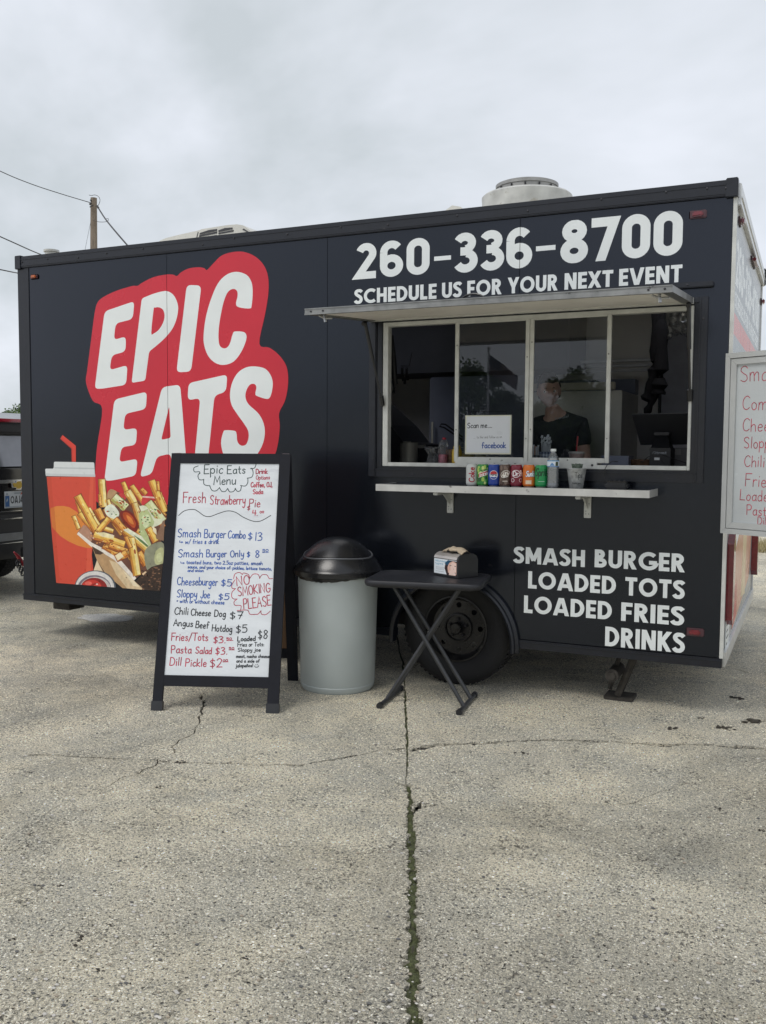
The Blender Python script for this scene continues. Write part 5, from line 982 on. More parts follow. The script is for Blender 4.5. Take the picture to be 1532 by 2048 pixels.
o_ = [dome(0, .030, .017)]+[p for r_ in fv for p in r_]; f_ = [(0, 1+a, 1+(a+1) % 40) for a in range(40)]+[(1+k*40+a, 1+(k+1)*40+a, 1+(k+1)*40+(a+1) % 40, 1+k*40+(a+1) % 40) for k in range(5) for a in range(40)]
obj('swing_flap', MB().add(o_, f_), BL, lid, 50); obj('flap_rim', g, mat('lid_rim_highlight', (.10, .105, .115), .35), lid, 50)  # edge highlight put into the rim's lighter colour; the lid itself is black
g = MB(); rb = random.Random(2); n_ = 96; vs = []
for i in range(n_):
    a = 2*math.pi*i/n_; fr = V((math.cos(a), math.sin(a))).dot(V((td.x, td.y))*.8-V((ts.x, ts.y))*.5); dz = .018+.035*max(0, fr)**1.5+rb.uniform(-.003, .003)
    vs += [(tx+.237*math.cos(a), ty+.237*math.sin(a), .690), (tx+(.2385+rb.uniform(0, .004))*math.cos(a), ty+(.2385+rb.uniform(0, .004))*math.sin(a), .69-dz*.5), (tx+.2345*math.cos(a), ty+.2345*math.sin(a), .69-dz)]
g.add(vs, [(i*3+j, ((i+1) % n_)*3+j, ((i+1) % n_)*3+j+1, i*3+j+1) for i in range(n_) for j in (0, 1)]); obj('bin_liner', g, mat('bin_bag', (.012, .012, .013), .25, bump=.4, bscale=30), tcn, 60)
# ---------------------------------------------------------------- folding tray table
TZ = .690; q = [gpt(742, 1161, TZ), gpt(952, 1170, TZ), gpt(955, 1146, TZ), gpt(765, 1139, TZ)]
c0 = (q[0]+q[1]+q[2]+q[3])/4; tu = ((q[1]-q[0])+(q[2]-q[3])).normalized(); tv = V((-tu.y, tu.x, 0)); STt = lambda a, b, z=0: V((c0.x+tu.x*a+tv.x*b, c0.y+tu.y*a+tv.y*b, z))
c0 = c0+tu*.015
tb = thing('folding_table', 'small black folding tray table with crossed grey legs beside the wheel', 'table', (c0.x, c0.y, 0))
hw_, hd_ = .318, .235
def rrect(a, b, r_, n=6): return [(sx*(a-r_)+r_*math.cos(t), sy*(b-r_)+r_*math.sin(t)) for sx, sy, t0 in ((1, 1, 0), (-1, 1, 90), (-1, -1, 180), (1, -1, 270)) for t in [math.radians(t0+90*i/n) for i in range(n+1)]]
TP = mat('black_tray_top', (.013, .014, .018), .5, var=.15, scale=30, bump=.12, bscale=260)
g = MB(); rings = [(hw_-.012, hd_-.012, TZ-.036), (hw_-.003, hd_-.003, TZ-.030), (hw_, hd_, TZ-.020), (hw_, hd_, TZ-.008), (hw_-.004, hd_-.004, TZ-.001), (hw_-.012, hd_-.012, TZ+.001), (hw_-.024, hd_-.024, TZ+.000), (hw_-.028, hd_-.028, TZ-.003)]
vs = []
for a, b, z in rings: vs += [STt(x, y, z) for x, y in rrect(a, b, .07)]
k = 28; g.add(vs, [(i*k+j, i*k+(j+1) % k, (i+1)*k+(j+1) % k, (i+1)*k+j) for i in range(len(rings)-1) for j in range(k)]+[tuple(range(k))[::-1], tuple(range((len(rings)-1)*k, len(rings)*k))]); obj('table_top', g, TP, tb, 40)
LG = mat('grey_leg_paint', (.050, .052, .056), .42, .3, var=.15, scale=20)
F = {k_: V(v_) for k_, v_ in dict(a=gpt(760, 1411, .014), b=gpt(801, 1377, .014), c=gpt(919, 1424, .014), d=gpt(949, 1390, .014)).items()}
# two leg frames crossing like scissors: left feet to right top, right feet to left top
def frame_legs(fa, fb, side, wd):
    m0 = fa.lerp(fb, .5); ax = (fb-fa).normalized(); tops = [STt(side*.185, sy*wd, TZ-.034) for sy in (-1, 1)]
    g = MB(); g.tube([fa-ax*.0, fb], .0125, 10); f_ = obj('foot_bar', g, LG, tb, 50)
    for e_ in (fa, fb):
        d_ = ax if e_ is fb else -ax; g = MB(); g.tube([e_-d_*.012, e_+d_*.014], .0175, 12); obj('foot_cap', g, BLKPL, f_, 50)
    for s_, tp in zip((-1, 1), tops):
        p0 = m0+ax*wd*s_*1.0+V((0, 0, .006)); g = MB(); g.tube([p0, p0.lerp(tp, .33), p0.lerp(tp, .66), tp], .0115, 10); obj('leg', g, LG, tb, 50)
    return m0
frame_legs(F['a'], F['b'], 1, .060); frame_legs(F['c'], F['d'], -1, .085)
mm = (F['a']+F['b']+F['c']+F['d'])/4
for sy in (-1, 1): g = MB(); g.tube([STt(-.01, sy*.072-.008, .37), STt(-.01, sy*.072+.008, .37)], .007, 8); obj('pivot_bolt', g, STEEL, tb)
g = MB()
for s_ in (-1, 1): g.tube([STt(s_*.185, -.12, TZ-.040), STt(s_*.185, .12, TZ-.040)], .010, 8)
obj('cross_tube', g, LG, tb, 50)
# ---------------------------------------------------------------- napkin dispenser
n0, n1, n2 = gpt(867, 1149, TZ), gpt(916, 1157, TZ), gpt(945, 1147, TZ); nu_ = (n1-n0).normalized(); nw = (n1-n0).length; nd = .150; nvv = V((-nu_.y, nu_.x, 0)); NH = .128
ND = thing('napkin_dispenser', 'black napkin dispenser with a picture card and brown napkins on the folding table', 'napkin dispenser', n0+nu_*nw/2+nvv*nd/2)
SN = Surf(n0, nu_, (0, 0, 1)); pf = [(0, 0), (nd, 0), (nd, NH-.035), (nd-.012, NH-.012), (nd-.035, NH), (.045, NH), (.022, NH-.006), (.006, NH-.018), (.0, NH-.030)]
g = MB(); g.prism([pf], lambda a, b, t: n0+nu_*t+nvv*a+V((0, 0, b)), 0, nw); obj('housing', g, BLKPL, ND, 30)
g = MB(); ch = [(-.0015, NH-.030), (.0045, NH-.0165), (.021, NH-.0045), (.043, NH+.0012), (.043, NH-.002), (.021, NH-.008), (.008, NH-.02), (.001, NH-.030)]; g.prism([ch], lambda a, b, t: n0+nu_*t+nvv*a+V((0, 0, b)), .004, nw-.012); obj('steel_cover', g, mat('brushed_cover', (.50, .47, .44), .35, .5), ND, 30)
g = MB(); lay = [([(.006, .012), (nw-.012, .012), (nw-.012, NH-.034), (.006, NH-.034)], 0)]
NPm = [flat('#dfe6ea'), flat('#e3b9a6'), flat('#3a2a2c'), flat('#20506e'), flat('#4d9fc0'), flat('#9aa2a6'), flat('#f0d3c6')]
cxn, hh = nw*.72, NH-.046
def np_(pts, m): lay.append(([(nw*a, .012+hh*b) for a, b in pts], m))
np_([(.55, 0), (.95, 0), (.95, .95), (.62, .97), (.50, .8), (.46, .4)], 2); np_([(.60, .15), (.90, .0), (.94, .1), (.94, .85), (.80, .95), (.64, .80), (.58, .5)], 1); np_([(.70, .3), (.93, .25), (.93, .8), (.78, .88), (.70, .7)], 6)
np_([(.46, .75), (.60, .98), (.72, .97), (.62, .7), (.55, .62)], 3); np_([(.66, .64), (.74, .66), (.74, .62), (.66, .61)], 2); np_([(.86, .66), (.92, .65), (.92, .61), (.86, .62)], 2); np_([(.80, .45), (.84, .44), (.83, .41)], 2); np_([(.76, .22), (.93, .10), (.93, .16), (.80, .26)], 5); np_([(.64, 0), (.90, 0), (.86, .28), (.66, .32)], 6)
for s_, y0, x1 in (('Help promote', .80, .52), ('hygiene', .62, .40)):
    st, W = hand(s_); 
    for pts in st: lay += [([(x, z) for x, z in zz], 4) for zz in stroke([(nw*(.08+(x1-.08)*a/W), .012+hh*(y0+.13*b)) for a, b in pts], .0016)]
for y_ in (.42, .34, .27, .14): np_([(.10, y_), (.44, y_), (.44, y_+.02), (.10, y_+.02)], 5)
painter(g, lay, SN.to3, .0012); obj('picture_card', g, NPm, ND)
g = MB(); K = 10
def nap(i, j, up): x = i/K; return n0+nu_*(nw*(.30+.86*x)-.02)+nvv*(.055+.035*j+.01*math.sin(i))+V((0, 0, NH+.012+.020*math.sin(math.pi*min(1, x*1.05))+up+.004*math.sin(i*2.1)-.016*abs(j)**1.5))
for lv in (0, .004): g.add([nap(i, j, lv) for i in range(K+1) for j in (-1, -.5, 0, .5, 1)], [(i*5+j, (i+1)*5+j, (i+1)*5+j+1, i*5+j+1) for i in range(K) for j in range(4)])
obj('napkins', g, mat('brown_napkin', (.44, .36, .26), .85, var=.15, scale=60), ND, 60)
# ---------------------------------------------------------------- drinks on the shelf
SZ = 1.1867; SY = -.135
def cylmap(x, y, z, r_, a0): return lambda u, v, t: V((x+(r_+t)*math.cos(a0+u/r_), y+(r_+t)*math.sin(a0+u/r_), z+v))
CM = {}
def cmi(h, l=[]):
    if h not in CM: CM[h] = len(l); l.append(flat(h, .22))
    return CM[h]
CML = cmi.__defaults__[0]
def fat(s, x0, y0, x1, hgt, wd, c, rot=0, slant=0):
    st, W = hand(s, random.Random(1)); o = []; k = (x1-x0)/W
    for pts in st:
        for q in stroke([(p[0]*k+p[1]*hgt*slant, p[1]*hgt) for p in pts], wd, rnd=True):
            o.append(([(x0-b, y0+a) if rot else (x0+a, y0+b) for a, b in q], cmi(c)))
    return o
H_ = .122
def blobs(cols, n, seed, z0=.015, z1=.105):
    r_ = random.Random(seed); o = []
    for _ in range(n):
        x, z, q = r_.uniform(-.09, .09), r_.uniform(z0, z1), r_.uniform(.004, .012); o.append(([(x+q*math.cos(k*.9)*r_.uniform(.6, 1.2), z+q*1.3*math.sin(k*.9)) for k in range(7)], cmi(r_.choice(cols))))
    return o
def ov(cx, cz, a, b, c, rot=0): return ([(cx+a*math.cos(t*.314)*math.cos(rot)-b*math.sin(t*.314)*math.sin(rot), cz+a*math.cos(t*.314)*math.sin(rot)+b*math.sin(t*.314)*math.cos(rot)) for t in range(20)], cmi(c))
cans = [
 (943.5, '#c9ccc9', 'silver and red cola can with upright lettering, leftmost of the can row', fat('Coke', .013, .020, .095, .030, .0062, '#a32838', rot=1)),
 (966, '#2f8a3c', 'lime green can with slanted red DEW lettering, second from the left', blobs(['#a8c95a', '#1d5a2a', '#cfe08a', '#57a84a'], 60, 3)+[([(-.026, .045), (.028, .062), (.028, .088), (-.026, .071)], cmi('#e9e2d2')), ([(-.026, .048), (.028, .065), (.028, .084), (-.026, .067)], cmi('#b8302e'))]+[([(a*.040/1.9-.020, .051+b*.014+a*.0055) for a, b in p], cmi('#f4efe6')) for p in capstext('DEW', .24)[0]]+[([(a*.030/6-.016, .080+b*.007+a*.0014) for a, b in p], cmi('#1c4a26')) for p in capstext('MOUNTAIN', .2)[0]]),
 (988.5, '#1d3f96', 'dark blue can with round red, white and blue badge, third in the row', [ov(-.003, .062, .0245, .0245, '#e8ecf0'), ([(-.003+.0225*math.cos(math.radians(a)), .062+.0225*math.sin(math.radians(a))) for a in (165, 140, 110, 80, 50, 25)]+[(.012, .0665), (0, .066), (-.014, .0655)], cmi('#bf3038')), ([(-.022, .0525), (0, .0500), (.014, .0515)]+[(-.003+.0225*math.cos(math.radians(a)), .062+.0225*math.sin(math.radians(a))) for a in (-35, -55, -80, -110, -135, -150)], cmi('#1d3f96'))]+[([(a*.036/2.9-.021, .0565+b*.010) for a, b in p], cmi('#15171f')) for p in capstext('PEPSI', .26)[0]]),
 (1010, '#5d4a41', 'brown root beer can with white slanted oval, fourth in the row', blobs(['#7d6a5e', '#4a3a33'], 30, 8)+[ov(.0, .068, .027, .019, '#e6e0d6', .5), ov(.0, .068, .024, .016, '#6a4f42', .5)]+[(p, c) for p, c in fat('A&W', -.020, .052, .018, .028, .0048, '#efe9de', slant=.3)]+[([(-.014, .026), (.014, .026), (.014, .031), (-.014, .031)], cmi('#cfc6b8'))]),
 (1033, '#7c1f33', 'maroon pepper soda can with white curved script, fifth in the row', [ov(-.004, .070, .024, .021, '#e9dfe0'), ov(-.004, .070, .0205, .0175, '#7c1f33')]+fat('Dr', -.018, .060, .010, .024, .005, '#efe6e6')+fat('Pepper', .020, .058, .075, .030, .005, '#efe6e6')+[ov(-.022, .035, .011, .011, '#e3d6d8'), ov(-.022, .035, .008, .008, '#7c1f33'), ov(.026, .035, .011, .011, '#e3d6d8'), ov(.026, .035, .008, .008, '#7c1f33')]),
 (1058, '#d8742c', 'orange soda can with white slanted script, sixth in the row', fat('Sunkist', -.018, .058, .050, .028, .0078, '#2b3f7a', slant=.2)+fat('Sunkist', -.018, .058, .050, .028, .0046, '#eef0f2', slant=.2)+[([(-.018, .016), (.014, .016), (.014, .036), (-.018, .036)], cmi('#ecd6b8'))]),
 (1082, '#1f9150', 'bright green soda can with dark script, right end of the can row', fat('Sprite', -.034, .062, .046, .040, .0066, '#12492b', slant=.15)+[([(-.015, .030), (.02, .030), (.02, .032), (-.015, .032)], cmi('#bfe0c8'))])]
for px_, base, lb, layers in cans:
    x = ypt(px_, 950, SY).x; y = SY+random.uniform(-.004, .004); r_ = .0331; t = thing('soda_can', lb, 'can', (x, y, SZ), 'soda cans in a row on the shelf')
    g = MB(); g.lathe([(.022, .004), (.025, 0), (.030, .006), (.0328, .014), (.0328, .104), (.0300, .113), (.0268, .119), (.0275, .1215), (.0262, .122), (.0250, .119), (.0, .118)], (x, y, SZ), 40); obj('can_shell', g, ALU, t, 40)
    g = MB(); g.tube([(x-.004, y-.004, SZ+.1195), (x+.012, y+.002, SZ+.1205)], .004, 8); obj('pull_tab', g, ALU, t)
    P_ = math.pi*r_; lay = [([(-P_+2*P_*i/28, .013), (-P_+2*P_*(i+1)/28, .013), (-P_+2*P_*(i+1)/28, .1045), (-P_+2*P_*i/28, .1045)], cmi(base)) for i in range(28)]+layers
    strips = []
    a0 = math.atan2(CY-y, CX-x); g = MB()
    # cut every layer along the strips so the print follows the curve
    cuts = [([(-P_+2*P_*i/28-1e-5, .0), (-P_+2*P_*i/28+1e-5, .0), (-P_+2*P_*i/28+1e-5, .12), (-P_+2*P_*i/28-1e-5, .12)], cmi(base)) for i in range(1, 28)]
    painter(g, lay, cylmap(x, y, SZ, r_, a0), .0001); me_ = g.mesh('can_print', CML, 40); 
    g2 = MB(); g2.lathe([(.0331, .1045), (.0303, .1135), (.0272, .119)], (x, y, SZ), 32, cap=False); g2.lathe([(.0331, .013), (.0305, .006), (.028, .003)], (x, y, SZ), 32, cap=False)
    obj('can_print', me_, None, t); obj('can_shoulder', g2, flat(base, .2), t, 40)
# water bottle
bx = ypt(1106, 940, SY).x; wbm = glass_mat('clear_plastic', (.86, .89, .90), .08, 2.4, body=.32); bt = thing('water_bottle', 'clear plastic water bottle with blue label and white cap on the shelf', 'bottle', (bx, SY, SZ))
pr = [(.028, 0), (.0325, .006), (.0325, .012)]+[(.0325-.0022*(i % 2), .018+i*.0075) for i in range(12)]+[(.0325, .110), (.0325, .143), (.031, .150), (.024, .168), (.0150, .183), (.0125, .186), (.0125, .192)]
g = MB(); g.lathe(pr, (bx, SY, SZ), 36); obj('bottle_body', g, wbm, bt, 50)
g = MB(); g.lathe([(.0148, .1925), (.0152, .194), (.0152, .205), (.0140, .2065), (0, .2065)], (bx, SY, SZ), 24, cap=False); obj('cap', g, WHITEV, bt, 40)
a0 = math.atan2(CY-SY, CX-bx); g = MB(); r_ = .0329; P_ = math.pi*r_; lay = [([(-P_+2*P_*i/28, .110), (-P_+2*P_*(i+1)/28, .110), (-P_+2*P_*(i+1)/28, .144), (-P_+2*P_*i/28, .144)], cmi('#dfe8f0')) for i in range(28)]
lay += [([(-P_, .110), (P_, .110), (P_, .114), (-P_, .114)], cmi('#2b6aa8')), ([(-P_, .140), (P_, .140), (P_, .144), (-P_, .144)], cmi('#3f97c9')), ([(-.02, .116), (-.006, .134), (.002, .126), (.010, .116)], cmi('#5f8fc0')), ([(.012, .115), (.03, .115), (.03, .138), (.014, .138)], cmi('#3c4a30'))]
painter(g, lay, cylmap(bx, SY, SZ, r_, a0), 0); obj('label', g, CML, bt, 40)
g = MB(); g.lathe([(.0292, .004), (.0290, .16), (.018, .178), (.0, .178)], (bx, SY, SZ), 30); obj('water', g, glass_mat('water', (.93, .95, .96), 0, .5), bt, 50)
# tips bucket
kx = ypt(1153, 950, SY).x; BK = mat('galvanised_bucket', (.40, .41, .40), .45, .45, var=.28, scale=45, detail=2); tk = thing('tip_bucket', 'small galvanised tin bucket marked Tips with a folded bill inside', 'bucket', (kx, SY, SZ))
g = MB(); g.lathe([(.034, 0), (.036, .002), (.050, .098), (.053, .100), (.053, .105), (.049, .105), (.047, .095), (.033, .006), (0, .006)], (kx, SY, SZ), 40); obj('bucket_body', g, BK, tk, 40)
a0 = math.atan2(CY-SY, CX-kx)-.05; g = MB(); lay = fat('Tips', -.006, .055, .032, .030, .0022, '#33383a')+fat('thank you', -.022, .022, .026, .010, .0014, '#2c3133')
painter(g, lay, lambda u, v, t: V((kx+(.0366+v*.142)*math.cos(a0+u/.044), SY+(.0366+v*.142)*math.sin(a0+u/.044), SZ+v)), 0); obj('marker_writing', g, CML, tk)
g = MB(); bq = V((kx-.020, SY, SZ+.075)); 
for k_, (du_, an) in enumerate(((0, .2), (.008, -.25), (.014, .5))):
    a_ = V((math.cos(an), math.sin(an), 0)); o_ = bq+V((du_, .008*k_, 0)); up_ = V((-.25+.2*k_, .1, .97)).normalized(); g.add([o_, o_+a_*.026, o_+a_*.028+up_*.052, o_+a_*.004+up_*.056, o_+V((0, .001, 0)), o_+a_*.026+V((0, .001, 0)), o_+a_*.028+up_*.052+V((0, .001, 0)), o_+a_*.004+up_*.056+V((0, .001, 0))], [(0, 1, 2, 3), (7, 6, 5, 4), (0, 4, 5, 1), (1, 5, 6, 2), (2, 6, 7, 3), (3, 7, 4, 0)])
tag(obj('folded_bill', g, mat('banknote', (.10, .13, .10), .8, var=.6, scale=120)), 'crumpled dollar bill poking out of the tip bucket', 'banknote')
# card reader with its cord
rx_ = ypt(1235, 960, -.12).x; cr0 = thing('card_reader_dock', 'small black card reader dock with a cord at the shelf right end', 'card reader', (rx_, -.12, SZ))
g = MB(); g.box((rx_-.058, -.165, SZ), (rx_+.058, -.085, SZ+.034), bev=.009); obj('dock', g, BLKPL, cr0, 30)
g = MB(); g.box((rx_-.05, -.15, SZ+.0345), (rx_+.05, -.10, SZ+.040), bev=.002); obj('reader_face', g, mat('reader_glass', (.01, .01, .012), .1), cr0)
for k_ in range(4): g = MB(); g.lathe([(.006, 0), (.006, .004), (0, .006)], (rx_-.036+.024*k_, -.125, SZ+.0405), 8); obj('key_button', g, SCREW, cr0)
g = MB(); g.tube([V(p) for p in ((rx_-.05, -.09, SZ+.02), (rx_-.075, -.06, SZ+.05), (rx_-.085, -.03, SZ+.10), (rx_-.075, -.012, SZ+.125), (rx_-.05, -.01, SZ+.142), (rx_-.03, .03, SZ+.14))], .0022, 6); obj('cord', g, BLKPL, cr0, 50)
# ================================================================== INSIDE THE TRAILER
IW = mat('far_wall_lining', (.74, .72, .69), .45, var=.08, scale=2); NAVY = mat('dark_cabinet', (.12, .135, .185), .35, var=.15, scale=3); STL = mat('dull_stainless', (.40, .395, .36), .38, .6, var=.15, scale=4, dirt=((.24, .23, .20), 9, .62)); INK_B = mat('matt_black', (.012, .013, .017), .5)
CLR = glass_mat('clear_bag', (.78, .80, .82), .25, .7, body=.07)
obj('wall_lining', MB().box((.04, 2.50, .46), (4.7, 2.54, 2.595)), IW, T)
obj('sill_counter', MB().box((2.70, .052, 1.245), (4.75, .62, 1.268), bev=.003), DARKST, T)
SCZ = 1.2685
def Y_(x, y, yy): return ypt(x, y, yy)
# extractor hood
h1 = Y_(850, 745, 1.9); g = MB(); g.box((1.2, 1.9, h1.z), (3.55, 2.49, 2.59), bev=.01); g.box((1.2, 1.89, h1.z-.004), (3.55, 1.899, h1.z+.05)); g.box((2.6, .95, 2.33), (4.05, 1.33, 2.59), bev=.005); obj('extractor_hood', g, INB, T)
fx0 = Y_(858, 800, 1.75).x
fr0 = thing('refrigerator', 'tall dark blue cabinet refrigerator inside behind the open left window', 'refrigerator', (fx0+.4, 2.1, .451))
obj('cabinet', MB().box((fx0, 1.76, .451), (fx0+.85, 2.49, 1.95), bev=.01), NAVY, fr0); obj('door', MB().box((fx0+.01, 1.735, .50), (fx0+.84, 1.758, 1.94), bev=.006), NAVY, fr0)
g = MB(); g.tube([(fx0+.05, 1.70, 1.2), (fx0+.05, 1.70, 1.6)], .010, 8); obj('handle', g, STL, fr0)
# fryer with sloped lid, pot
a = Y_(780, 850, .95); b = Y_(806, 884, .95); c = Y_(838, 886, .95); fy = thing('deep_fryer', 'black deep fryer with sloped lid at the left edge inside the window', 'fryer', (b.x-.2, 1.2, .451))
g = MB(); g.prism([[(a.x-.5, .451), (c.x, .451), (c.x, c.z-.01), (b.x, b.z), (a.x, a.z), (a.x-.3, a.z+.25), (a.x-.5, a.z+.25)]], lambda p, q, t: V((p, .95+t, q)), 0, .5); obj('body', g, INK_B, fy)
g = MB(); g.box((b.x+.005, .935, b.z-.018), (b.x+.06, .949, b.z+.004)); g.box((c.x-.02, .935, c.z-.035), (c.x+.05, .949, c.z-.012)); obj('hinge', g, STL, fy)
p = Y_(817, 924, .45); g = MB(); g.lathe([(.055, SCZ), (.058, SCZ+.004), (.058, SCZ+.155), (.062, SCZ+.16), (.054, SCZ+.16), (.052, SCZ+.01), (0, SCZ+.01)], (p.x, .45, 0), 28); tag(obj('steel_canister', g, STL, smooth=40), 'cylindrical stainless canister on the counter inside the left window', 'canister')
g = MB(); q0 = Y_(805, 925, .30); g.box((q0.x, .22, SCZ), (q0.x+.30, .42, SCZ+.018), bev=.003); tag(obj('cutting_tray', g, STL), 'flat steel tray lying on the counter in the open left window', 'tray')
# keys on a hook
kr = thing('key_bunch', 'bunch of keys and a fob dangling inside the open left window', 'keys', Y_(812, 735, .6)); kc = Y_(810, 736, .6)
for k_, (dx, dz, ln) in enumerate(((-.02, 0, .055), (.012, -.005, .06), (.0, -.06, .045), (-.012, -.045, .04), (.02, -.05, .03))):
    g = MB(); g.box((kc.x+dx-.009, .597, kc.z+dz-ln), (kc.x+dx+.009, .603, kc.z+dz), bev=.002); g.tube([(kc.x+dx+.008*math.cos(t), .6, kc.z+dz+.008*math.sin(t)) for t in (0, 1.05, 2.1, 3.14, 4.2, 5.24)], .0025, 5, closed=True); obj('key', g, DARKST, kr)
g = MB(); g.tube([(kc.x-.03, .6, kc.z+.015), (kc.x+.03, .6, kc.z+.012), (kc.x+.05, .6, kc.z+.10)], .003, 5); obj('key_hook', g, DARKST, kr)
# hanging strap at far left of opening
g = MB(); sx = Y_(787, 700, .35).x; g.tube([(sx-.02, .35, 2.1), (sx, .35, 1.95), (sx+.012, .35, 1.8), (sx+.002, .35, 1.74)], [.018, .02, .018, .012], 8); tag(obj('oven_mitt', g, INK_B, smooth=50), 'dark mitt hanging at the left inside edge of the window', 'oven mitt')
# frying basket
p0, p1 = Y_(883, 855, .9), Y_(925, 880, .9); g = MB(); g.tube([p1, p0+V((.02, 0, 0)), p0+V((-.015, 0, .008)), p0+V((0, 0, .025)), p0+V((.03, 0, .020)), p1+V((0, 0, .02))], .006, 6); bkx = p1.x+.1
fb = thing('fry_basket', 'fry basket with black handle sticking up inside the left window', 'fry basket', (bkx, .9, SCZ)); obj('handle', g, INK_B, fb, 50)
g = MB(); z_ = p1.z-.02
for k_ in range(9): g.tube([(bkx-.09+.022*k_, .84, z_), (bkx-.09+.022*k_, .84, SCZ+.03), (bkx-.09+.022*k_, .99, SCZ+.03)], .002, 4)
for k_ in range(5): g.tube([(bkx-.09, .84, z_-.03*k_), (bkx+.09, .84, z_-.03*k_)], .002, 4)
obj('wire_mesh', g, STL, fb)
# jar of pink sweets, clear bag, mustard bottle, pen cup
def lathe_thing(name, lb, cat, px_, yy, prof, m, n=28, par=None):
    x = Y_(px_, 900, yy).x; g = MB(); g.lathe(prof, (x, yy, SCZ), n); return x, g
x = Y_(887, 900, .14).x; jr = thing('candy_jar', 'clear jar half full of pink sweets beside the mustard bottle', 'jar', (x, .14, SCZ))
g = MB(); g.lathe([(.029, 0), (.030, .003), (.030, .115), (.024, .125), (.024, .135)], (x, .14, SCZ), 28); obj('jar_glass', g, CLR, jr, 50)
g = MB(); g.lathe([(.027, .003), (.0285, .01), (.0285, .085), (.02, .09), (0, .09)], (x, .14, SCZ), 20); obj('pink_sweets', g, mat('pink_sweets', (.50, .10, .16), .5, var=.35, scale=70), jr, 40)
g = MB(); g.lathe([(.028, .133), (.031, .140), (.026, .162), (.012, .175), (0, .177)], (x, .14, SCZ), 24); obj('domed_lid', g, CLR, jr, 50)
g = MB(); g.lathe([(.010, .177), (.012, .186), (0, .19)], (x+.004, .14, SCZ), 12); obj('lid_knob', g, flat('#a02a3c'), jr, 50)
x = Y_(866, 910, .20).x; g = MB(); rr_ = random.Random(6); n_ = 16
g.lathe([(.030, 0), (.040, .02), (.036, .06), (.030, .09), (.045, .12), (.052, .135)], (x, .20, SCZ), 14, cap=False); g.v = [v+V((rr_.uniform(-.006, .006), rr_.uniform(-.006, .006), rr_.uniform(-.004, .004))) for v in g.v]; tag(obj('plastic_bag', g, CLR), 'crumpled clear plastic bag standing left of the candy jar', 'bag')
x = Y_(914, 905, .11).x; ms = thing('mustard_bottle', 'yellow squeeze bottle with cone nozzle behind the sash edge', 'squeeze bottle', (x, .11, SCZ)); YL = mat('mustard_plastic', (.60, .40, .05), .35, var=.06)
g = MB(); g.lathe([(.028, 0), (.030, .004), (.030, .10), (.026, .118), (.020, .124)], (x, .11, SCZ), 28); obj('bottle_body', g, YL, ms, 40); g = MB(); g.lathe([(.022, .1245), (.022, .134), (.008, .150), (.003, .195), (0, .195)], (x+.0, .11, SCZ), 24); obj('nozzle', g, YL, ms, 40)
x = Y_(900, 905, .19).x; g = MB(); g.lathe([(.024, 0), (.026, .004), (.027, .115), (.020, .12), (0, .12)], (x, .19, SCZ), 20); tag(obj('seasoning_shaker', g, mat('shaker', (.20, .13, .09), .4, var=.6, scale=50), smooth=40), 'dark speckled shaker between the candy jar and the mustard bottle', 'shaker')
for px_, yy, c_, nm, lb in ((937, .20, '#b7a56a', 'sauce_tub', 'pale yellow tub low behind the scan sign'), (962, .22, '#a9a48f', 'sauce_tub', 'cream tub low behind the middle of the scan sign')):
    x = Y_(px_, 912, yy).x; g = MB(); g.lathe([(.030, 0), (.034, .004), (.036, .085), (.038, .088), (.038, .096), (0, .098)], (x, yy, SCZ), 24); tag(obj(nm, g, flat(c_), smooth=40), lb, 'tub')
# scan sign taped inside the middle sash
SGY = -.005; s0 = SS = Surf((0, SGY, 0), (1, 0, 0), (0, 0, 1)); a_, b_ = SS.px(930, 908), SS.px(1023, 830); sg = thing('scan_sign', 'white Scan me sign with blue lettering taped to the middle window pane', 'sign', (a_[0]+.1, SGY, a_[1]))
g = MB(); g.box((a_[0], SGY-.001, a_[1]), (b_[0], SGY+.003, b_[1])); obj('card', g, flat('#d8d8c2', .3), sg)
g = MB(); ring(g, a_[0]-.004, b_[0]+.004, a_[1]-.004, b_[1]+.004, .006, .006, .006, .006, SGY-.0012, SGY+.0028, .0008); obj('card_sleeve', g, CLR, sg)
g = MB(); lay = [([(a_[0]+.008, a_[1]+.008), (b_[0]-.008, a_[1]+.008), (b_[0]-.008, b_[1]-.006), (a_[0]+.008, b_[1]-.006)], 0)]; SP = [flat('#d5d9de', .3), flat('#20242c', .4), flat('#2b4f96', .4)]
def pr_(s, x0, y0, x1, y1, hp, wd, c):
    p, q = SS.px(x0, y0), SS.px(x1, y1); Hh = abs(SS.px(x0, y0-hp)[1]-p[1]); st, W = hand(s, random.Random(3)); k_ = (q[0]-p[0])/W; dz = (q[1]-p[1])/W
    for pts in st:
        for z in stroke([(p[0]+a*k_, p[1]+b*Hh+a*dz) for a, b in pts], wd, rnd=True): lay.append((z, c))
pr_('Scan me....', 935, 856, 984, 855, 10, .0042, 1); pr_('..... to like and follow us on', 947, 877, 1004, 876, 5, .0012, 1); pr_('facebook', 964, 896, 1012, 896, 11, .0056, 2)
painter(g, lay, SS.to3, .0022); obj('printed_text', g, SP, sg)
g = MB(); g.tube([(a_[0]+.03, SGY-.001, b_[1]), (a_[0]+.03, SGY-.001, b_[1]+.02)], .0015, 5); g.tube([(b_[0]-.03, SGY-.001, b_[1]), (b_[0]-.03, SGY-.001, b_[1]+.02)], .0015, 5); g.tube([(a_[0]+.03, SGY-.001, b_[1]+.02), (b_[0]-.03, SGY-.001, b_[1]+.02)], .0012, 5); obj('hanging_wire', g, DARKST, sg)
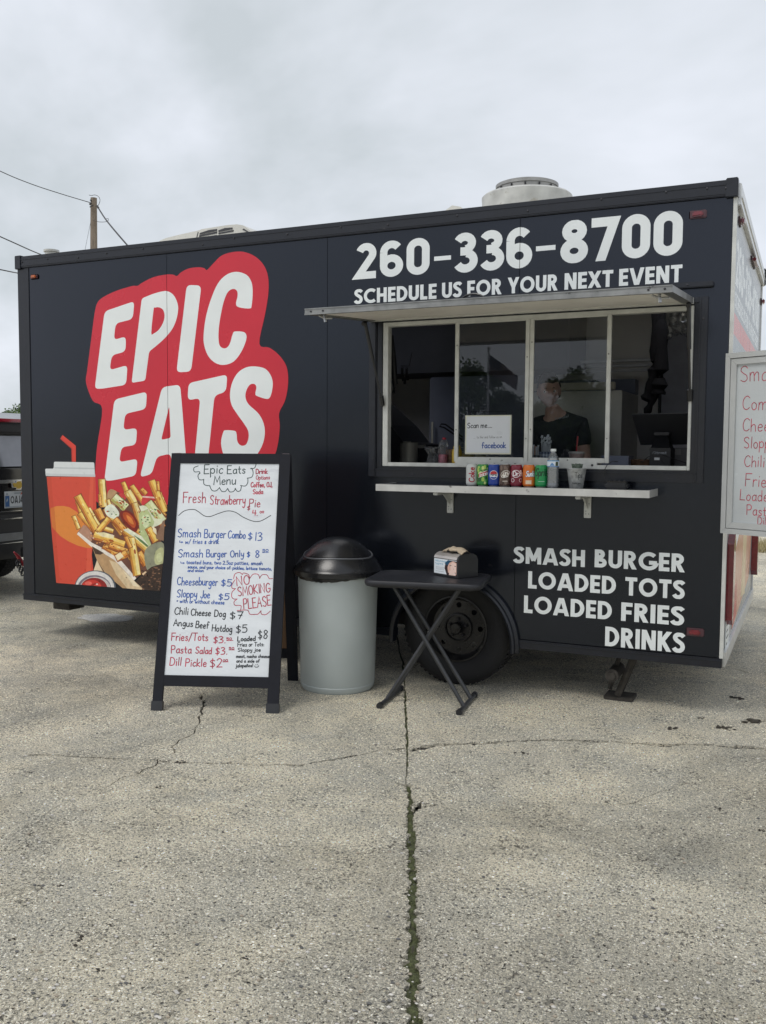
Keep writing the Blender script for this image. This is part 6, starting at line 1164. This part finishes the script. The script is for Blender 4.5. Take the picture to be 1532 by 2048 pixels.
# cutlery cup, sweet cups, drink with straw
x = Y_(1092, 900, .30).x; ct = thing('cutlery_bundle', 'gingham wrapped plastic cutlery standing in a cup behind the water bottle', 'cutlery', (x, .30, SCZ))
CK = [flat('#dfe3e8'), flat('#39435c'), flat('#8b93a6')]; g = MB(); r_ = .042; P_ = math.pi*r_; lay = []; a0 = math.atan2(CY-.3, CX-x)
for i in range(28):
    for j in range(8): lay.append(([(-P_+2*P_*i/28, j*.0135), (-P_+2*P_*(i+1)/28, j*.0135), (-P_+2*P_*(i+1)/28, (j+1)*.0135), (-P_+2*P_*i/28, (j+1)*.0135)], (i % 2)+(j % 2) if (i % 2)+(j % 2) < 2 else 1) if 0 else ([(-P_+2*P_*i/28, j*.0135), (-P_+2*P_*(i+1)/28, j*.0135), (-P_+2*P_*(i+1)/28, (j+1)*.0135), (-P_+2*P_*i/28, (j+1)*.0135)], (0, 2, 1)[(i % 2)+(j % 2)]))
painter(g, lay, cylmap(x, .30, SCZ, r_, a0), 0); obj('gingham_wrap', g, CK, ct, 50)
PLS = mat('white_plastic', (.62, .64, .66), .3); g = MB(); rr_ = random.Random(8)
for k_ in range(16): a = rr_.uniform(0, 6.28); q = rr_.uniform(.0, .03); l_ = rr_.uniform(.11, .165); p = V((x+q*math.cos(a), .30+q*math.sin(a), SCZ+.02)); e_ = p+V((.35*q*math.cos(a), .35*q*math.sin(a), l_)); g.tube([p, e_, e_+V((0, 0, .012)), e_+V((.003, 0, .025))], [.003, .003, .008, .005], 6)
obj('cutlery', g, PLS, ct, 50, kind='stuff')
x = Y_(1070, 900, .22).x; ct2 = thing('fork_cup', 'cup of clear plastic forks against the central window mullion', 'cutlery', (x, .22, SCZ)); g = MB(); g.lathe([(.020, 0), (.026, .09), (.024, .09), (.019, .005)], (x, .22, SCZ), 20); obj('cup', g, CLR, ct2, 50)
g = MB()
for k_ in range(8): a = rr_.uniform(0, 6.28); p = V((x+.012*math.cos(a), .22+.012*math.sin(a), SCZ+.01)); e_ = p+V((.008*math.cos(a), 0, rr_.uniform(.09, .12))); g.tube([p, e_, e_+V((0, 0, .02))], [.0025, .003, .006], 5)
obj('fork', g, PLS, ct2, 50, kind='stuff')
x = Y_(1153, 900, .40).x; dc = thing('drink_cup', 'pale takeaway drink cup with red straw inside the right pane', 'cup', (x, .40, SCZ)); g = MB(); g.lathe([(.032, 0), (.034, .004), (.043, .10), (.041, .10), (.030, .006), (0, .006)], (x, .40, SCZ), 28); obj('cup', g, flat('#b49a92'), dc, 40)
g = MB(); g.lathe([(.046, .0985), (.047, .104), (.044, .110), (0, .112)], (x, .40, SCZ), 28); obj('lid', g, flat('#bdb6b0'), dc, 40); g = MB(); g.tube([(x, .40, SCZ+.112), (x+.006, .40, SCZ+.20)], .004, 6); obj('straw', g, flat('#c03040'), dc, 40)
# steel cooking unit behind the worker, far shelf
c0_ = Y_(1120, 800, 1.75); c1_ = Y_(1243, 800, 1.75); zt2 = Y_(1200, 781, 1.75).z; cu = thing('steam_cabinet', 'stainless steel cabinet with pale top rail behind the worker', 'cabinet', ((c0_.x+c1_.x)/2, 2, .451))
obj('cabinet_body', MB().box((c0_.x-.3, 1.76, .451), (c1_.x, 2.45, zt2), bev=.006), STL, cu); za = Y_(1200, 779, 1.70).z; zb2 = Y_(1200, 764, 1.70).z
obj('top_rail', MB().box((c0_.x-.2, 1.70, za), (Y_(1229, 770, 1.70).x, 1.755, zb2), bev=.004), mat('cream_enamel', (.42, .39, .31), .4), cu); obj('back_guard', MB().box((c0_.x-.3, 2.3, zt2+.003), (c1_.x, 2.45, zt2+.12), bev=.004), NAVY, cu)
s0_, s1_ = Y_(1130, 725, 2.3), Y_(1310, 722, 2.3); ws = thing('wall_shelf', 'slatted metal wall shelf high inside behind the open right window', 'shelf', ((s0_.x+s1_.x)/2, 2.4, s0_.z))
for k_ in range(3): z = s1_.z+.02-.035*k_; obj('shelf_slat', MB().box((s0_.x, 2.28+.03*k_, z-.02), (s1_.x, 2.31+.03*k_, z)), mat('shelf_grey', (.5, .5, .52), .4, .1), ws)
a, b = Y_(1326, 668, 2.42), Y_(1420, 830, 2.42); dr_ = thing('locker', 'tall grey locker panel inside at the right end of the window', 'locker', ((a.x+b.x)/2, 2.45, .451)); obj('panel', MB().box((a.x, 2.42, .451), (b.x+.2, 2.49, a.z), bev=.004), mat('locker_grey', (.34, .34, .38), .5), dr_); obj('edge_trim', MB().box((a.x-.02, 2.40, .451), (a.x-.003, 2.49, 2.5)), INK_B, dr_)
# aprons and straps on a hook
for (pts, r0, lb) in (([(1316, 600), (1312, 680), (1308, 740), (1300, 780), (1290, 802)], .045, 'long black strap end hanging inside, left of the pair'), ([(1322, 600), (1324, 700), (1318, 770), (1305, 800), (1292, 828)], .030, 'black strap slanting down behind the monitor'), ([(1320, 640), (1322, 720), (1318, 770), (1316, 788)], .06, 'bunched black apron hanging on the hook inside right')):
    q = [Y_(x, y, 1.5+.1*r0) for x, y in catmull(pts, False, 3)]; g = MB(); g.tube(q, [r0*(.6+.4*math.sin(i*1.3)**2) for i in range(len(q))], 8); tag(obj('apron', g, mat('black_cloth', (.006, .006, .009), .95, bump=.3), smooth=50), lb, 'apron')
# point-of-sale monitor seen from behind
mq = [Y_(1264, 829, .42), Y_(1400, 826, .42), Y_(1400, 889, .50), Y_(1281, 890, .50)]; mo = thing('sales_monitor', 'black sales monitor seen from behind on its stand at the right window', 'monitor', (Y_(1325, 910, .45).x, .45, SCZ))
g = MB(); n3 = V((0, .95, .3)).normalized()*.016; g.add(mq+[p+n3 for p in mq], [(0, 1, 2, 3), (7, 6, 5, 4), (0, 4, 5, 1), (1, 5, 6, 2), (2, 6, 7, 3), (3, 7, 4, 0)]); obj('screen_shell', g, INK_B, mo)
st0 = Y_(1324, 868, .44); g = MB(); g.box((st0.x-.042, .425, st0.z-.008), (st0.x+.042, .465, st0.z+.010), bev=.003); obj('tilt_hinge', g, DARKST, mo)
bz = Y_(1324, 903, .38).z; g = MB(); ba = Y_(1324, 905, .38); g.add([(st0.x-.030, .45, st0.z), (st0.x+.030, .45, st0.z), (ba.x+.045, .36, bz+.02), (ba.x-.060, .36, bz+.02), (st0.x-.030, .49, st0.z), (st0.x+.030, .49, st0.z), (ba.x+.045, .52, bz+.02), (ba.x-.060, .52, bz+.02)], [(0, 1, 2, 3), (7, 6, 5, 4), (0, 4, 5, 1), (1, 5, 6, 2), (2, 6, 7, 3), (3, 7, 4, 0)]); g.box((ba.x-.065, .355, SCZ), (ba.x+.05, .53, bz+.0195), bev=.003); obj('stand', g, INK_B, mo)
g = MB(); SSm = Surf((0, .353, 0), (1, 0, 0), (0, 0, 1)); st, W = hand('toast', random.Random(3)); p, q = SSm.px(1313, 908), SSm.px(1333, 907); lay = []
for pts in st: lay += [(z, 0) for z in stroke([(p[0]+a*(q[0]-p[0])/W, p[1]+b*.017) for a, b in pts], .0022)]
lay += [(z, 0) for z in stroke([(p[0]-.022, p[1]+.001), (p[0]-.006, p[1]+.001), (p[0]-.004, p[1]+.009), (p[0]-.010, p[1]+.013), (p[0]-.018, p[1]+.011)], .0018, closed=True)]
painter(g, lay, SSm.to3, .001); obj('stand_print', g, flat('#a9b0ba'), mo)
for k_, pts in enumerate(([(1310, 905), (1295, 915), (1283, 925)], [(1318, 907), (1345, 917), (1372, 926)], [(1325, 908), (1322, 920), (1330, 927)])): g = MB(); g.tube([Y_(x, y, .30-.03*k_) for x, y in catmull(pts)], .0022, 5); obj('cable', g, DARKST, mo, 50)
g = MB(); p = Y_(1314, 918, .26); g.box((p.x-.014, .256, p.z-.006), (p.x+.014, .26, p.z+.008)); obj('cable_tag', g, PLS, mo)
a, b = Y_(1217, 926, .30), Y_(1257, 914, .30); cb = thing('cash_box', 'dark metal cash box on the sill right of the sliding sash', 'cash box', ((a.x+b.x)/2, .36, SCZ)); obj('box', MB().box((a.x-.04, .30, SCZ), (b.x, .46, b.z-.006), bev=.003), NAVY, cb); obj('lid', MB().box((a.x-.042, .298, b.z-.0055), (b.x+.002, .462, b.z+.006), bev=.002), NAVY, cb)
x = Y_(1283, 915, .42).x; bw = thing('wicker_basket', 'brown wicker basket on the counter left of the sales monitor', 'basket', (x, .42, SCZ)); g = MB()
for k_ in range(6): g.tube([(x+(.065+.002*k_)*math.cos(t*.262), .42+(.05+.002*k_)*math.sin(t*.262), SCZ+.008+.011*k_+.002*math.sin(t*3)) for t in range(24)], .006, 5, closed=True)
obj('woven_side', g, mat('wicker', (.10, .055, .03), .7, var=.4, scale=60), bw, 50); g = MB(); g.lathe([(.06, .002), (.06, .006), (0, .006)], (x, .42, SCZ), 20); obj('base', g, MC['wicker'], bw)
a = Y_(1353, 903, .55); rpn = thing('receipt_printer', 'small grey receipt printer behind the sales monitor stand', 'printer', (a.x, .6, SCZ)); obj('housing', MB().box((a.x-.05, .55, SCZ), (a.x+.06, .60, a.z+.022), bev=.006), mat('printer_grey', (.12, .12, .13), .5), rpn); obj('face_plate', MB().box((a.x-.035, .546, a.z-.02), (a.x+.025, .5495, a.z+.016)), mat('plate_grey', (.2, .2, .2), .4), rpn)
# crinkled film stuck at the top right of the opening
g = MB(); rr_ = random.Random(11); n_ = 9; p0 = Y_(1338, 628, .2); p1 = Y_(1378, 680, .2)
g.v = [V((p0.x+(p1.x-p0.x)*i/n_+rr_.uniform(-.006, .006), .2+rr_.uniform(-.02, .02), p0.z+(p1.z-p0.z)*j/n_+rr_.uniform(-.006, .006)+.03*math.sin(i/n_*3))) for i in range(n_+1) for j in range(n_+1)]
for i in range(n_):
    for j in range(n_): g.f.append((i*(n_+1)+j, (i+1)*(n_+1)+j, (i+1)*(n_+1)+j+1, i*(n_+1)+j+1)); g.m.append(0)
tag(obj('plastic_film', g, CLR), 'crinkled clear plastic film hanging in the top right corner of the window', 'plastic film')
# ================================================================== PERSON
def freeze(o):
    dg = bpy.context.evaluated_depsgraph_get(); me = bpy.data.meshes.new_from_object(o.evaluated_get(dg)); mats = [s for s in o.data.materials]; o.modifiers.clear(); o.data = me
    me.materials.clear(); [me.materials.append(m) for m in mats]
    me.polygons.foreach_set('use_smooth', [True]*len(me.polygons)); me.update()
def skin(name, chains, m, sub=2):
    vs, es, rs = [], [], []; idx = {}
    for ch in chains:
        prev = None
        for key in ch:
            p, r_ = key[0], key[1]; kk_ = tuple(round(c, 4) for c in p)
            if kk_ not in idx: idx[kk_] = len(vs); vs.append(p); rs.append(r_)
            i = idx[kk_]
            if prev is not None and prev != i: es.append((prev, i))
            prev = i
    me = bpy.data.meshes.new(name); me.from_pydata(vs, es, []); o = bpy.data.objects.new(name, me); COL.objects.link(o)
    md = o.modifiers.new('s', 'SKIN'); 
    for i, r_ in enumerate(rs): me.skin_vertices[0].data[i].radius = r_ if isinstance(r_, tuple) else (r_, r_)
    me.skin_vertices[0].data[0].use_root = True
    md2 = o.modifiers.new('u', 'SUBSURF'); md2.levels = sub; me.materials.append(m); freeze(o); return o
SK = mat('skin', (.50, .30, .23), .5, var=.08, scale=20); HAIR = mat('dark_hair', (.03, .02, .016), .5, var=.3, scale=40, stretch=(1, 1, .2)); SHT = mat('dark_tee', (.022, .024, .036), .85, var=.15, scale=20, bump=.2, bscale=14); JN = mat('dark_jeans', (.02, .024, .035), .9)
HC = Y_(1098, 781, 1.12); PX, PY, PZ = HC.x+.05, 1.20, .451
hz = HC.z
def rel(x, y, z): return (PX+x, PY+y, z)
shz = hz-.195; hipz = PZ+.76
pe = rel(0, .05, hipz); ch1 = rel(.0, .02, shz-.13); nk = rel(-.02, -.03, shz+.045)
torso = [(pe, (.145, .11)), (rel(0, .04, hipz+.17), (.125, .095)), (ch1, (.145, .11)), (rel(-.005, 0, shz), (.085, .075)), (nk, .055), ((HC.x, HC.y+.02, hz-.09), .056)]
def arm(s, el_, wr): sh = rel(.140*s, .01, shz-.035); return [(rel(-.005, 0, shz), (.085, .075)), (sh, .058), (el_, .042), (wr, .027)]
eR, wR = rel(.195, -.02, shz-.29), rel(.08, -.24, shz-.34); eL, wL = rel(-.195, -.02, shz-.29), rel(-.09, -.25, shz-.35)
def fingers(wr, s):
    o = []; base = V(wr); d = V((-.55*s, -.83, -.05)).normalized(); q = V((-d.y, d.x, 0))*s*-1; pm = base+d*.045
    o.append([(wr, .027), (tuple(pm), (.036, .018)), (tuple(base+d*.085), (.038, .014))])
    for k_, ln in enumerate((.062, .072, .066, .05)):
        b0 = base+d*.085+q*(.028-.019*k_); o.append([(tuple(base+d*.085), (.038, .014)), (tuple(b0+d*.012), .0095), (tuple(b0+d*ln*.5+V((0, 0, .006))), .009), (tuple(b0+d*ln*.85+V((0, 0, -.010))), .008), (tuple(b0+d*ln+V((0, 0, -.022))), .0065)])
    o.append([(tuple(pm), (.036, .018)), (tuple(base+d*.05+q*.04+V((0, 0, -.005))), .011), (tuple(base+d*.085+q*.055+V((0, 0, -.010))), .009)])
    return o
def leg(s): return [(pe, (.145, .11)), (rel(.085*s, .05, hipz-.08), .085), (rel(.095*s, .04, PZ+.42), .058), (rel(.10*s, .07, PZ+.09), .040), (rel(.10*s, .06, PZ+.045), .04), (rel(.105*s, -.06, PZ+.035), .034), (rel(.105*s, -.12, PZ+.026), .026)]
body = skin('body', [torso, arm(1, eR, wR), arm(-1, eL, wL)]+fingers(wR, 1)+fingers(wL, -1)+[leg(1), leg(-1)], SK)
# head: an ellipsoid pushed into brow, nose, cheeks, lips and chin, then fused with the body
bm = bmesh.new(); bmesh.ops.create_icosphere(bm, subdivisions=5, radius=1)
tilt = Matrix.Rotation(math.radians(12), 4, 'X') @ Matrix.Rotation(math.radians(18), 4, 'Z')
for v in bm.verts:
    x, y, z = v.co; X_, Y2, Z_ = x*.073, y*.092, z*.112
    if z < 0: X_ *= 1-.28*z*z; Y2 *= 1-.10*z*z
    fr = max(0, -y)
    def bump(cx, cz, sx, sz, a): return a*math.exp(-((X_-cx)/sx)**2-((Z_-cz)/sz)**2)*fr
    Y2 -= bump(0, -.022, .010, .020, .017)+bump(0, -.032, .015, .009, .010)+bump(0, .024, .045, .010, .005)+bump(0, -.060, .022, .006, .006)+bump(0, -.071, .018, .005, .005)+bump(0, -.095, .022, .013, .008)
    Y2 += bump(-.031, .004, .015, .011, .011)+bump(.031, .004, .015, .011, .011)+bump(0, -.0655, .022, .002, .004)
    Y2 -= bump(-.038, -.026, .020, .016, .005)+bump(.038, -.026, .020, .016, .005)
    v.co = V((X_, Y2, Z_))
hd = bpy.data.meshes.new('head'); 
for s in (-1, 1):
    r = bmesh.ops.create_icosphere(bm, subdivisions=2, radius=1); 
    for v in r['verts']: v.co = V((s*.074+v.co.x*.008, .004+v.co.y*.017, -.008+v.co.z*.030))
MH = Matrix.Translation(HC) @ tilt
bm.transform(MH); bm.to_mesh(hd); bm.free()
bm = bmesh.new(); bm.from_mesh(body.data); bm.from_mesh(hd); bm.to_mesh(body.data); bm.free()
rm = body.modifiers.new('r', 'REMESH'); rm.mode = 'VOXEL'; rm.voxel_size = .0052; freeze(body)
pr_t = thing('person', 'worker in a dark T-shirt looking down behind the right sliding pane', 'person', rel(0, 0, PZ))
def adopt(o, name, par=pr_t): o.name = name; o.data.name = name; o.parent = par; o.location = -pr_t.location; o['_w'] = 1
adopt(body, 'body')
def grow(c, a): return [(p, tuple(x+a for x in r_) if isinstance(r_, tuple) else r_+a) for p, r_ in c]
def mid(a, b, t): return tuple(V(a)*(1-t)+V(b)*t)
shirt = skin('tee', [grow([(rel(0, .05, hipz-.05), (.150, .115))]+torso[:4]+[(rel(-.015, -.015, shz+.026), .056)], .021)]+[grow([torso[3], (rel(.140*s, .01, shz-.035), .060), (mid(rel(.140*s, .01, shz-.035), e_, .62), .055)], .014) for s, e_ in ((1, eR), (-1, eL))], SHT); adopt(shirt, 'tee_shirt')
pants = skin('jeans', [grow(leg(s)[:4], .014) for s in (1, -1)], JN); adopt(pants, 'jeans')
bm = bmesh.new(); bmesh.ops.create_icosphere(bm, subdivisions=4, radius=1)
for v in bm.verts[:]:
    x, y, z = v.co
    w_ = .012*math.sin(x*19+z*7)*math.sin(y*17); k = 1.10+w_
    v.co = V((x*.073*k*1.02, y*.092*k+.008, z*.112*k*.99+.004)) if (z > .42-.30*(y > -.2)*1.0 or y > .05 and z > -.55) else V((x*.060, y*.080+.01, z*.09))
r = bmesh.ops.create_icosphere(bm, subdivisions=3, radius=.042); bmesh.ops.translate(bm, verts=r['verts'], vec=(.01, .085, .075))
bm.transform(MH); hm = bpy.data.meshes.new('hair'); bm.to_mesh(hm); bm.free(); hm.materials.append(HAIR); hm.polygons.foreach_set('use_smooth', [True]*len(hm.polygons)); ho = bpy.data.objects.new('hair', hm); COL.objects.link(ho); adopt(ho, 'hair')
EW = flat('#cfc8c0', .2); EB = flat('#241a15', .15)
for s in (-1, 1):
    c_ = MH @ V((s*.031, -.0765, .004)); g = MB(); g.lathe([(.0, -.011), (.006, -.009), (.011, 0), (.006, .009), (0, .011)], c_, 14, 'Y', cap=False); eo = obj('eye', g, EW, pr_t, 60)
    g = MB(); g.lathe([(.0, -.0122), (.0045, -.0105), (.0045, -.009)], c_, 10, 'Y', cap=False); obj('iris', g, EB, eo, 60)
    g = MB(); g.tube([MH @ V((s*(.016+.010*k), -.0885+.0035*k*k, .0255+.003*math.sin(k*1.4))) for k in range(4)], [.002, .003, .003, .0015], 5); obj('eyebrow', g, HAIR, pr_t, 60)
g = MB(); st, W = hand('Kendal', random.Random(4)); pc = Y_(1117, 839, 1.02); lay = []
for pts in st: lay += [(z, 0) for z in stroke([(a*.085/W-.04, b*.016+a*.006) for a, b in pts], .0022)]
fz = min(shirt.data.vertices, key=lambda v: (v.co-V((pc.x, 1.0, pc.z))).length).co.y
painter(g, lay, lambda a, b, t: V((pc.x+a, fz-.010+1.2*(pc.x+a-PX)**2, pc.z+b))); obj('shirt_script', g, flat('#9aa0aa'), pr_t)
# ================================================================== BLACK CAR AT THE NOSE
XR = -1.40; YC = 1.29
CP = mat('black_car_paint', (.008, .008, .010), .12, var=.1, scale=3, coat=.8); CG = mat('rear_glass', (.018, .02, .024), .03, coat=.6); CH = mat('chrome', (.62, .63, .65), .12, 1, var=.05); CB = mat('bumper_plastic', (.016, .016, .018), .45, var=.1, bump=.05, bscale=200)
car = thing('parked_car', 'black car parked at the trailer nose with red brake light bar and number plate', 'car', (-3.6, YC, 0))
xzc = lambda y0: (lambda a, b, t: V((a, y0+t, b)))
HWD = .93
g = MB()
# wheel arches are cut from the lower body outline
pts_ = [(XR-.02, .36), (XR-.02, .60), (XR-.04, 1.19), (-3.0, 1.16), (-4.9, 1.02), (-5.75, .92), (-5.95, .62), (-5.85, .30), (-5.43, .28)]+[(-5.02-.41*math.cos(t*math.pi/10), .28+.42*math.sin(t*math.pi/10)) for t in range(1, 10)]+[(-4.61, .28), (-3.05, .28)]+[(-2.64-.41*math.cos(t*math.pi/10), .28+.42*math.sin(t*math.pi/10)) for t in range(1, 10)]+[(-2.23, .28), (-2.0, .34)]
g.prism([pts_], xzc(YC-HWD), 0, .22); g.prism([pts_], xzc(YC+HWD-.22), 0, .22)
core = [(XR-.02, .40), (XR-.02, .60), (XR-.04, 1.19), (-3.0, 1.16), (-4.9, 1.02), (-5.75, .92), (-5.95, .62), (-5.85, .40)]; g.prism([core], xzc(YC-HWD+.22), 0, 2*HWD-.44); obj('body', g, CP, car)
def frus(x0b, x1b, zb, x0t, x1t, zt, wb_, wt_): return [V((x, YC+s*w_, z)) for (x0, x1, z, w_) in ((x0b, x1b, zb, wb_), (x0t, x1t, zt, wt_)) for x, s in ((x0, -1), (x1, -1), (x1, 1), (x0, 1))]
g = MB(); g.add(frus(-4.75, XR-.05, 1.15, -3.9, XR-.18, 1.62, .86, .72), [(0, 1, 5, 4), (1, 2, 6, 5), (2, 3, 7, 6), (3, 0, 4, 7), (4, 5, 6, 7)]); obj('cabin_glass', g, CG, car)
g = MB(); g.add(frus(-4.0, XR-.10, 1.615, -3.6, XR-.22, 1.70, .74, .66), [(0, 1, 5, 4), (1, 2, 6, 5), (2, 3, 7, 6), (3, 0, 4, 7), (4, 5, 6, 7), (0, 3, 2, 1)]); obj('roof', g, mat('silver_roof', (.40, .41, .42), .12, .6, coat=.6), car)
g = MB(); g.box((XR-.20, YC-.70, 1.50), (XR-.02, YC+.70, 1.606), bev=.02); obj('spoiler', g, CB, car, 30)
obj('brake_light_bar', MB().box((XR-.10, YC-.62, 1.607), (XR-.005, YC+.62, 1.640), bev=.008), mat('red_brake_lens', (.40, .012, .03), .12, coat=.7), car)
g = MB(); g.add([(XR-.02, YC-.72, 1.205), (XR-.02, YC+.72, 1.205), (XR-.08, YC+.66, 1.498), (XR-.08, YC-.66, 1.498), (XR-.05, YC-.72, 1.205), (XR-.05, YC+.72, 1.205), (XR-.11, YC+.66, 1.498), (XR-.11, YC-.66, 1.498)], [(0, 1, 2, 3), (7, 6, 5, 4), (0, 4, 5, 1), (1, 5, 6, 2), (2, 6, 7, 3), (3, 7, 4, 0)]); obj('rear_window', g, mat('pale_reflecting_glass', (.20, .21, .225), .06, .35, coat=.5), car)
obj('tailgate', MB().box((XR-.03, YC-.80, .80), (XR, YC+.80, 1.185), bev=.012), CP, car, 30)
obj('chrome_strip', MB().box((XR+.001, YC-.62, 1.055), (XR+.014, YC+.62, 1.085), bev=.004), CH, car)
SC = Surf((XR+.016, YC, 0), (0, 1, 0), (0, 0, 1)); em = thing
def bow(s_): a, b, c_, d_ = .082*s_, .022*s_, .030*s_, .030*s_; return [(-a+.012, -b), (-c_, -b), (-c_-.003, -d_-.008), (c_-.006, -d_-.008), (c_-.003, -b), (a, -b), (a-.012+.006, b), (c_, b), (c_+.003, d_+.008), (-c_+.006, d_+.008), (-c_+.003, b), (-a-.002, b)]
eo = obj('badge_rim', MB().prism([[(x, 1.035+z) for x, z in bow(1.12)]], SC.to3, 0, .008), CH, car); obj('badge', MB().prism([[(x, 1.035+z) for x, z in bow(.86)]], SC.to3, .0082, .012), mat('gold_badge', (.55, .38, .08), .3, .7), eo)
pl = obj('number_plate', MB().box((XR+.002, YC-.1525, .828), (XR+.006, YC+.1525, .980), bev=.001), flat('#c9ced2', .4), car)
g = MB(); PL = [flat('#22262c', .5), flat('#2c5d93', .5), flat('#9aa3ac', .5), flat('#c0502c', .5)]; SPl = Surf((XR+.007, YC, 0), (0, 1, 0), (0, 0, 1)); lay = []
pp, W = capstext('OAJ410', .17, .12); lay += [([(-.085+.20*a/W, .868+.068*b) for a, b in p], 0) for p in pp]; lay += [([(-.148, .838), (-.098, .838), (-.098, .94), (-.148, .94)], 1), ([(-.14, .945), (-.11, .945), (-.118, .965), (-.132, .965)], 2), ([(-.132, .88), (-.115, .90), (-.118, .92), (-.136, .90)], 2), ([(-.04, .955), (.06, .955), (.06, .966), (-.04, .966)], 2), ([(.03, .945), (.06, .95), (.05, .972)], 3), ([(-.14, .832), (.10, .832), (.10, .842), (-.14, .842)], 2)]
painter(g, lay, SPl.to3, 0); obj('plate_print', g, PL, pl)
for z0, z1, m, nm in ((.795, .803, CH, 'trim_line'), (.725, .737, CH, 'trim_line'), (.53, .60, mat('satin_silver', (.22, .23, .24), .35, .5), 'skid_strip'), (.505, .512, CH, 'trim_line')): obj(nm, MB().box((XR-.02+.022, YC-.86, z0), (XR+.014, YC+.86, z1), bev=.002), m, car)
obj('bumper', MB().box((XR-.06, YC-.90, .36), (XR+.001, YC+.90, .79), bev=.02), CB, car, 30)
for x in (-2.64, -5.02):
    for s in (-1, 1): wheel(x, YC+s*(HWD-.13), .36, .23, .22, car, 7, s)
for s in (-1, 1): obj('tail_lamp', MB().box((XR-.05, YC+s*.80-.09, .92), (XR+.004, YC+s*.80+.09, 1.18), bev=.012), TLR, car, 30)
# tidy: helper property off, single-mesh things get their origin at their base
for o in list(COL.objects):
    if '_w' in o: del o['_w']
    if o.parent is None and o.type == 'MESH' and o.get('kind') != 'structure' and o.data.users == 1 and len(o.data.vertices):
        cs = [v.co for v in o.data.vertices]; b_ = V(((min(c.x for c in cs)+max(c.x for c in cs))/2, (min(c.y for c in cs)+max(c.y for c in cs))/2, min(c.z for c in cs)))
        o.data.transform(Matrix.Translation(-b_)); o.location = o.location+b_
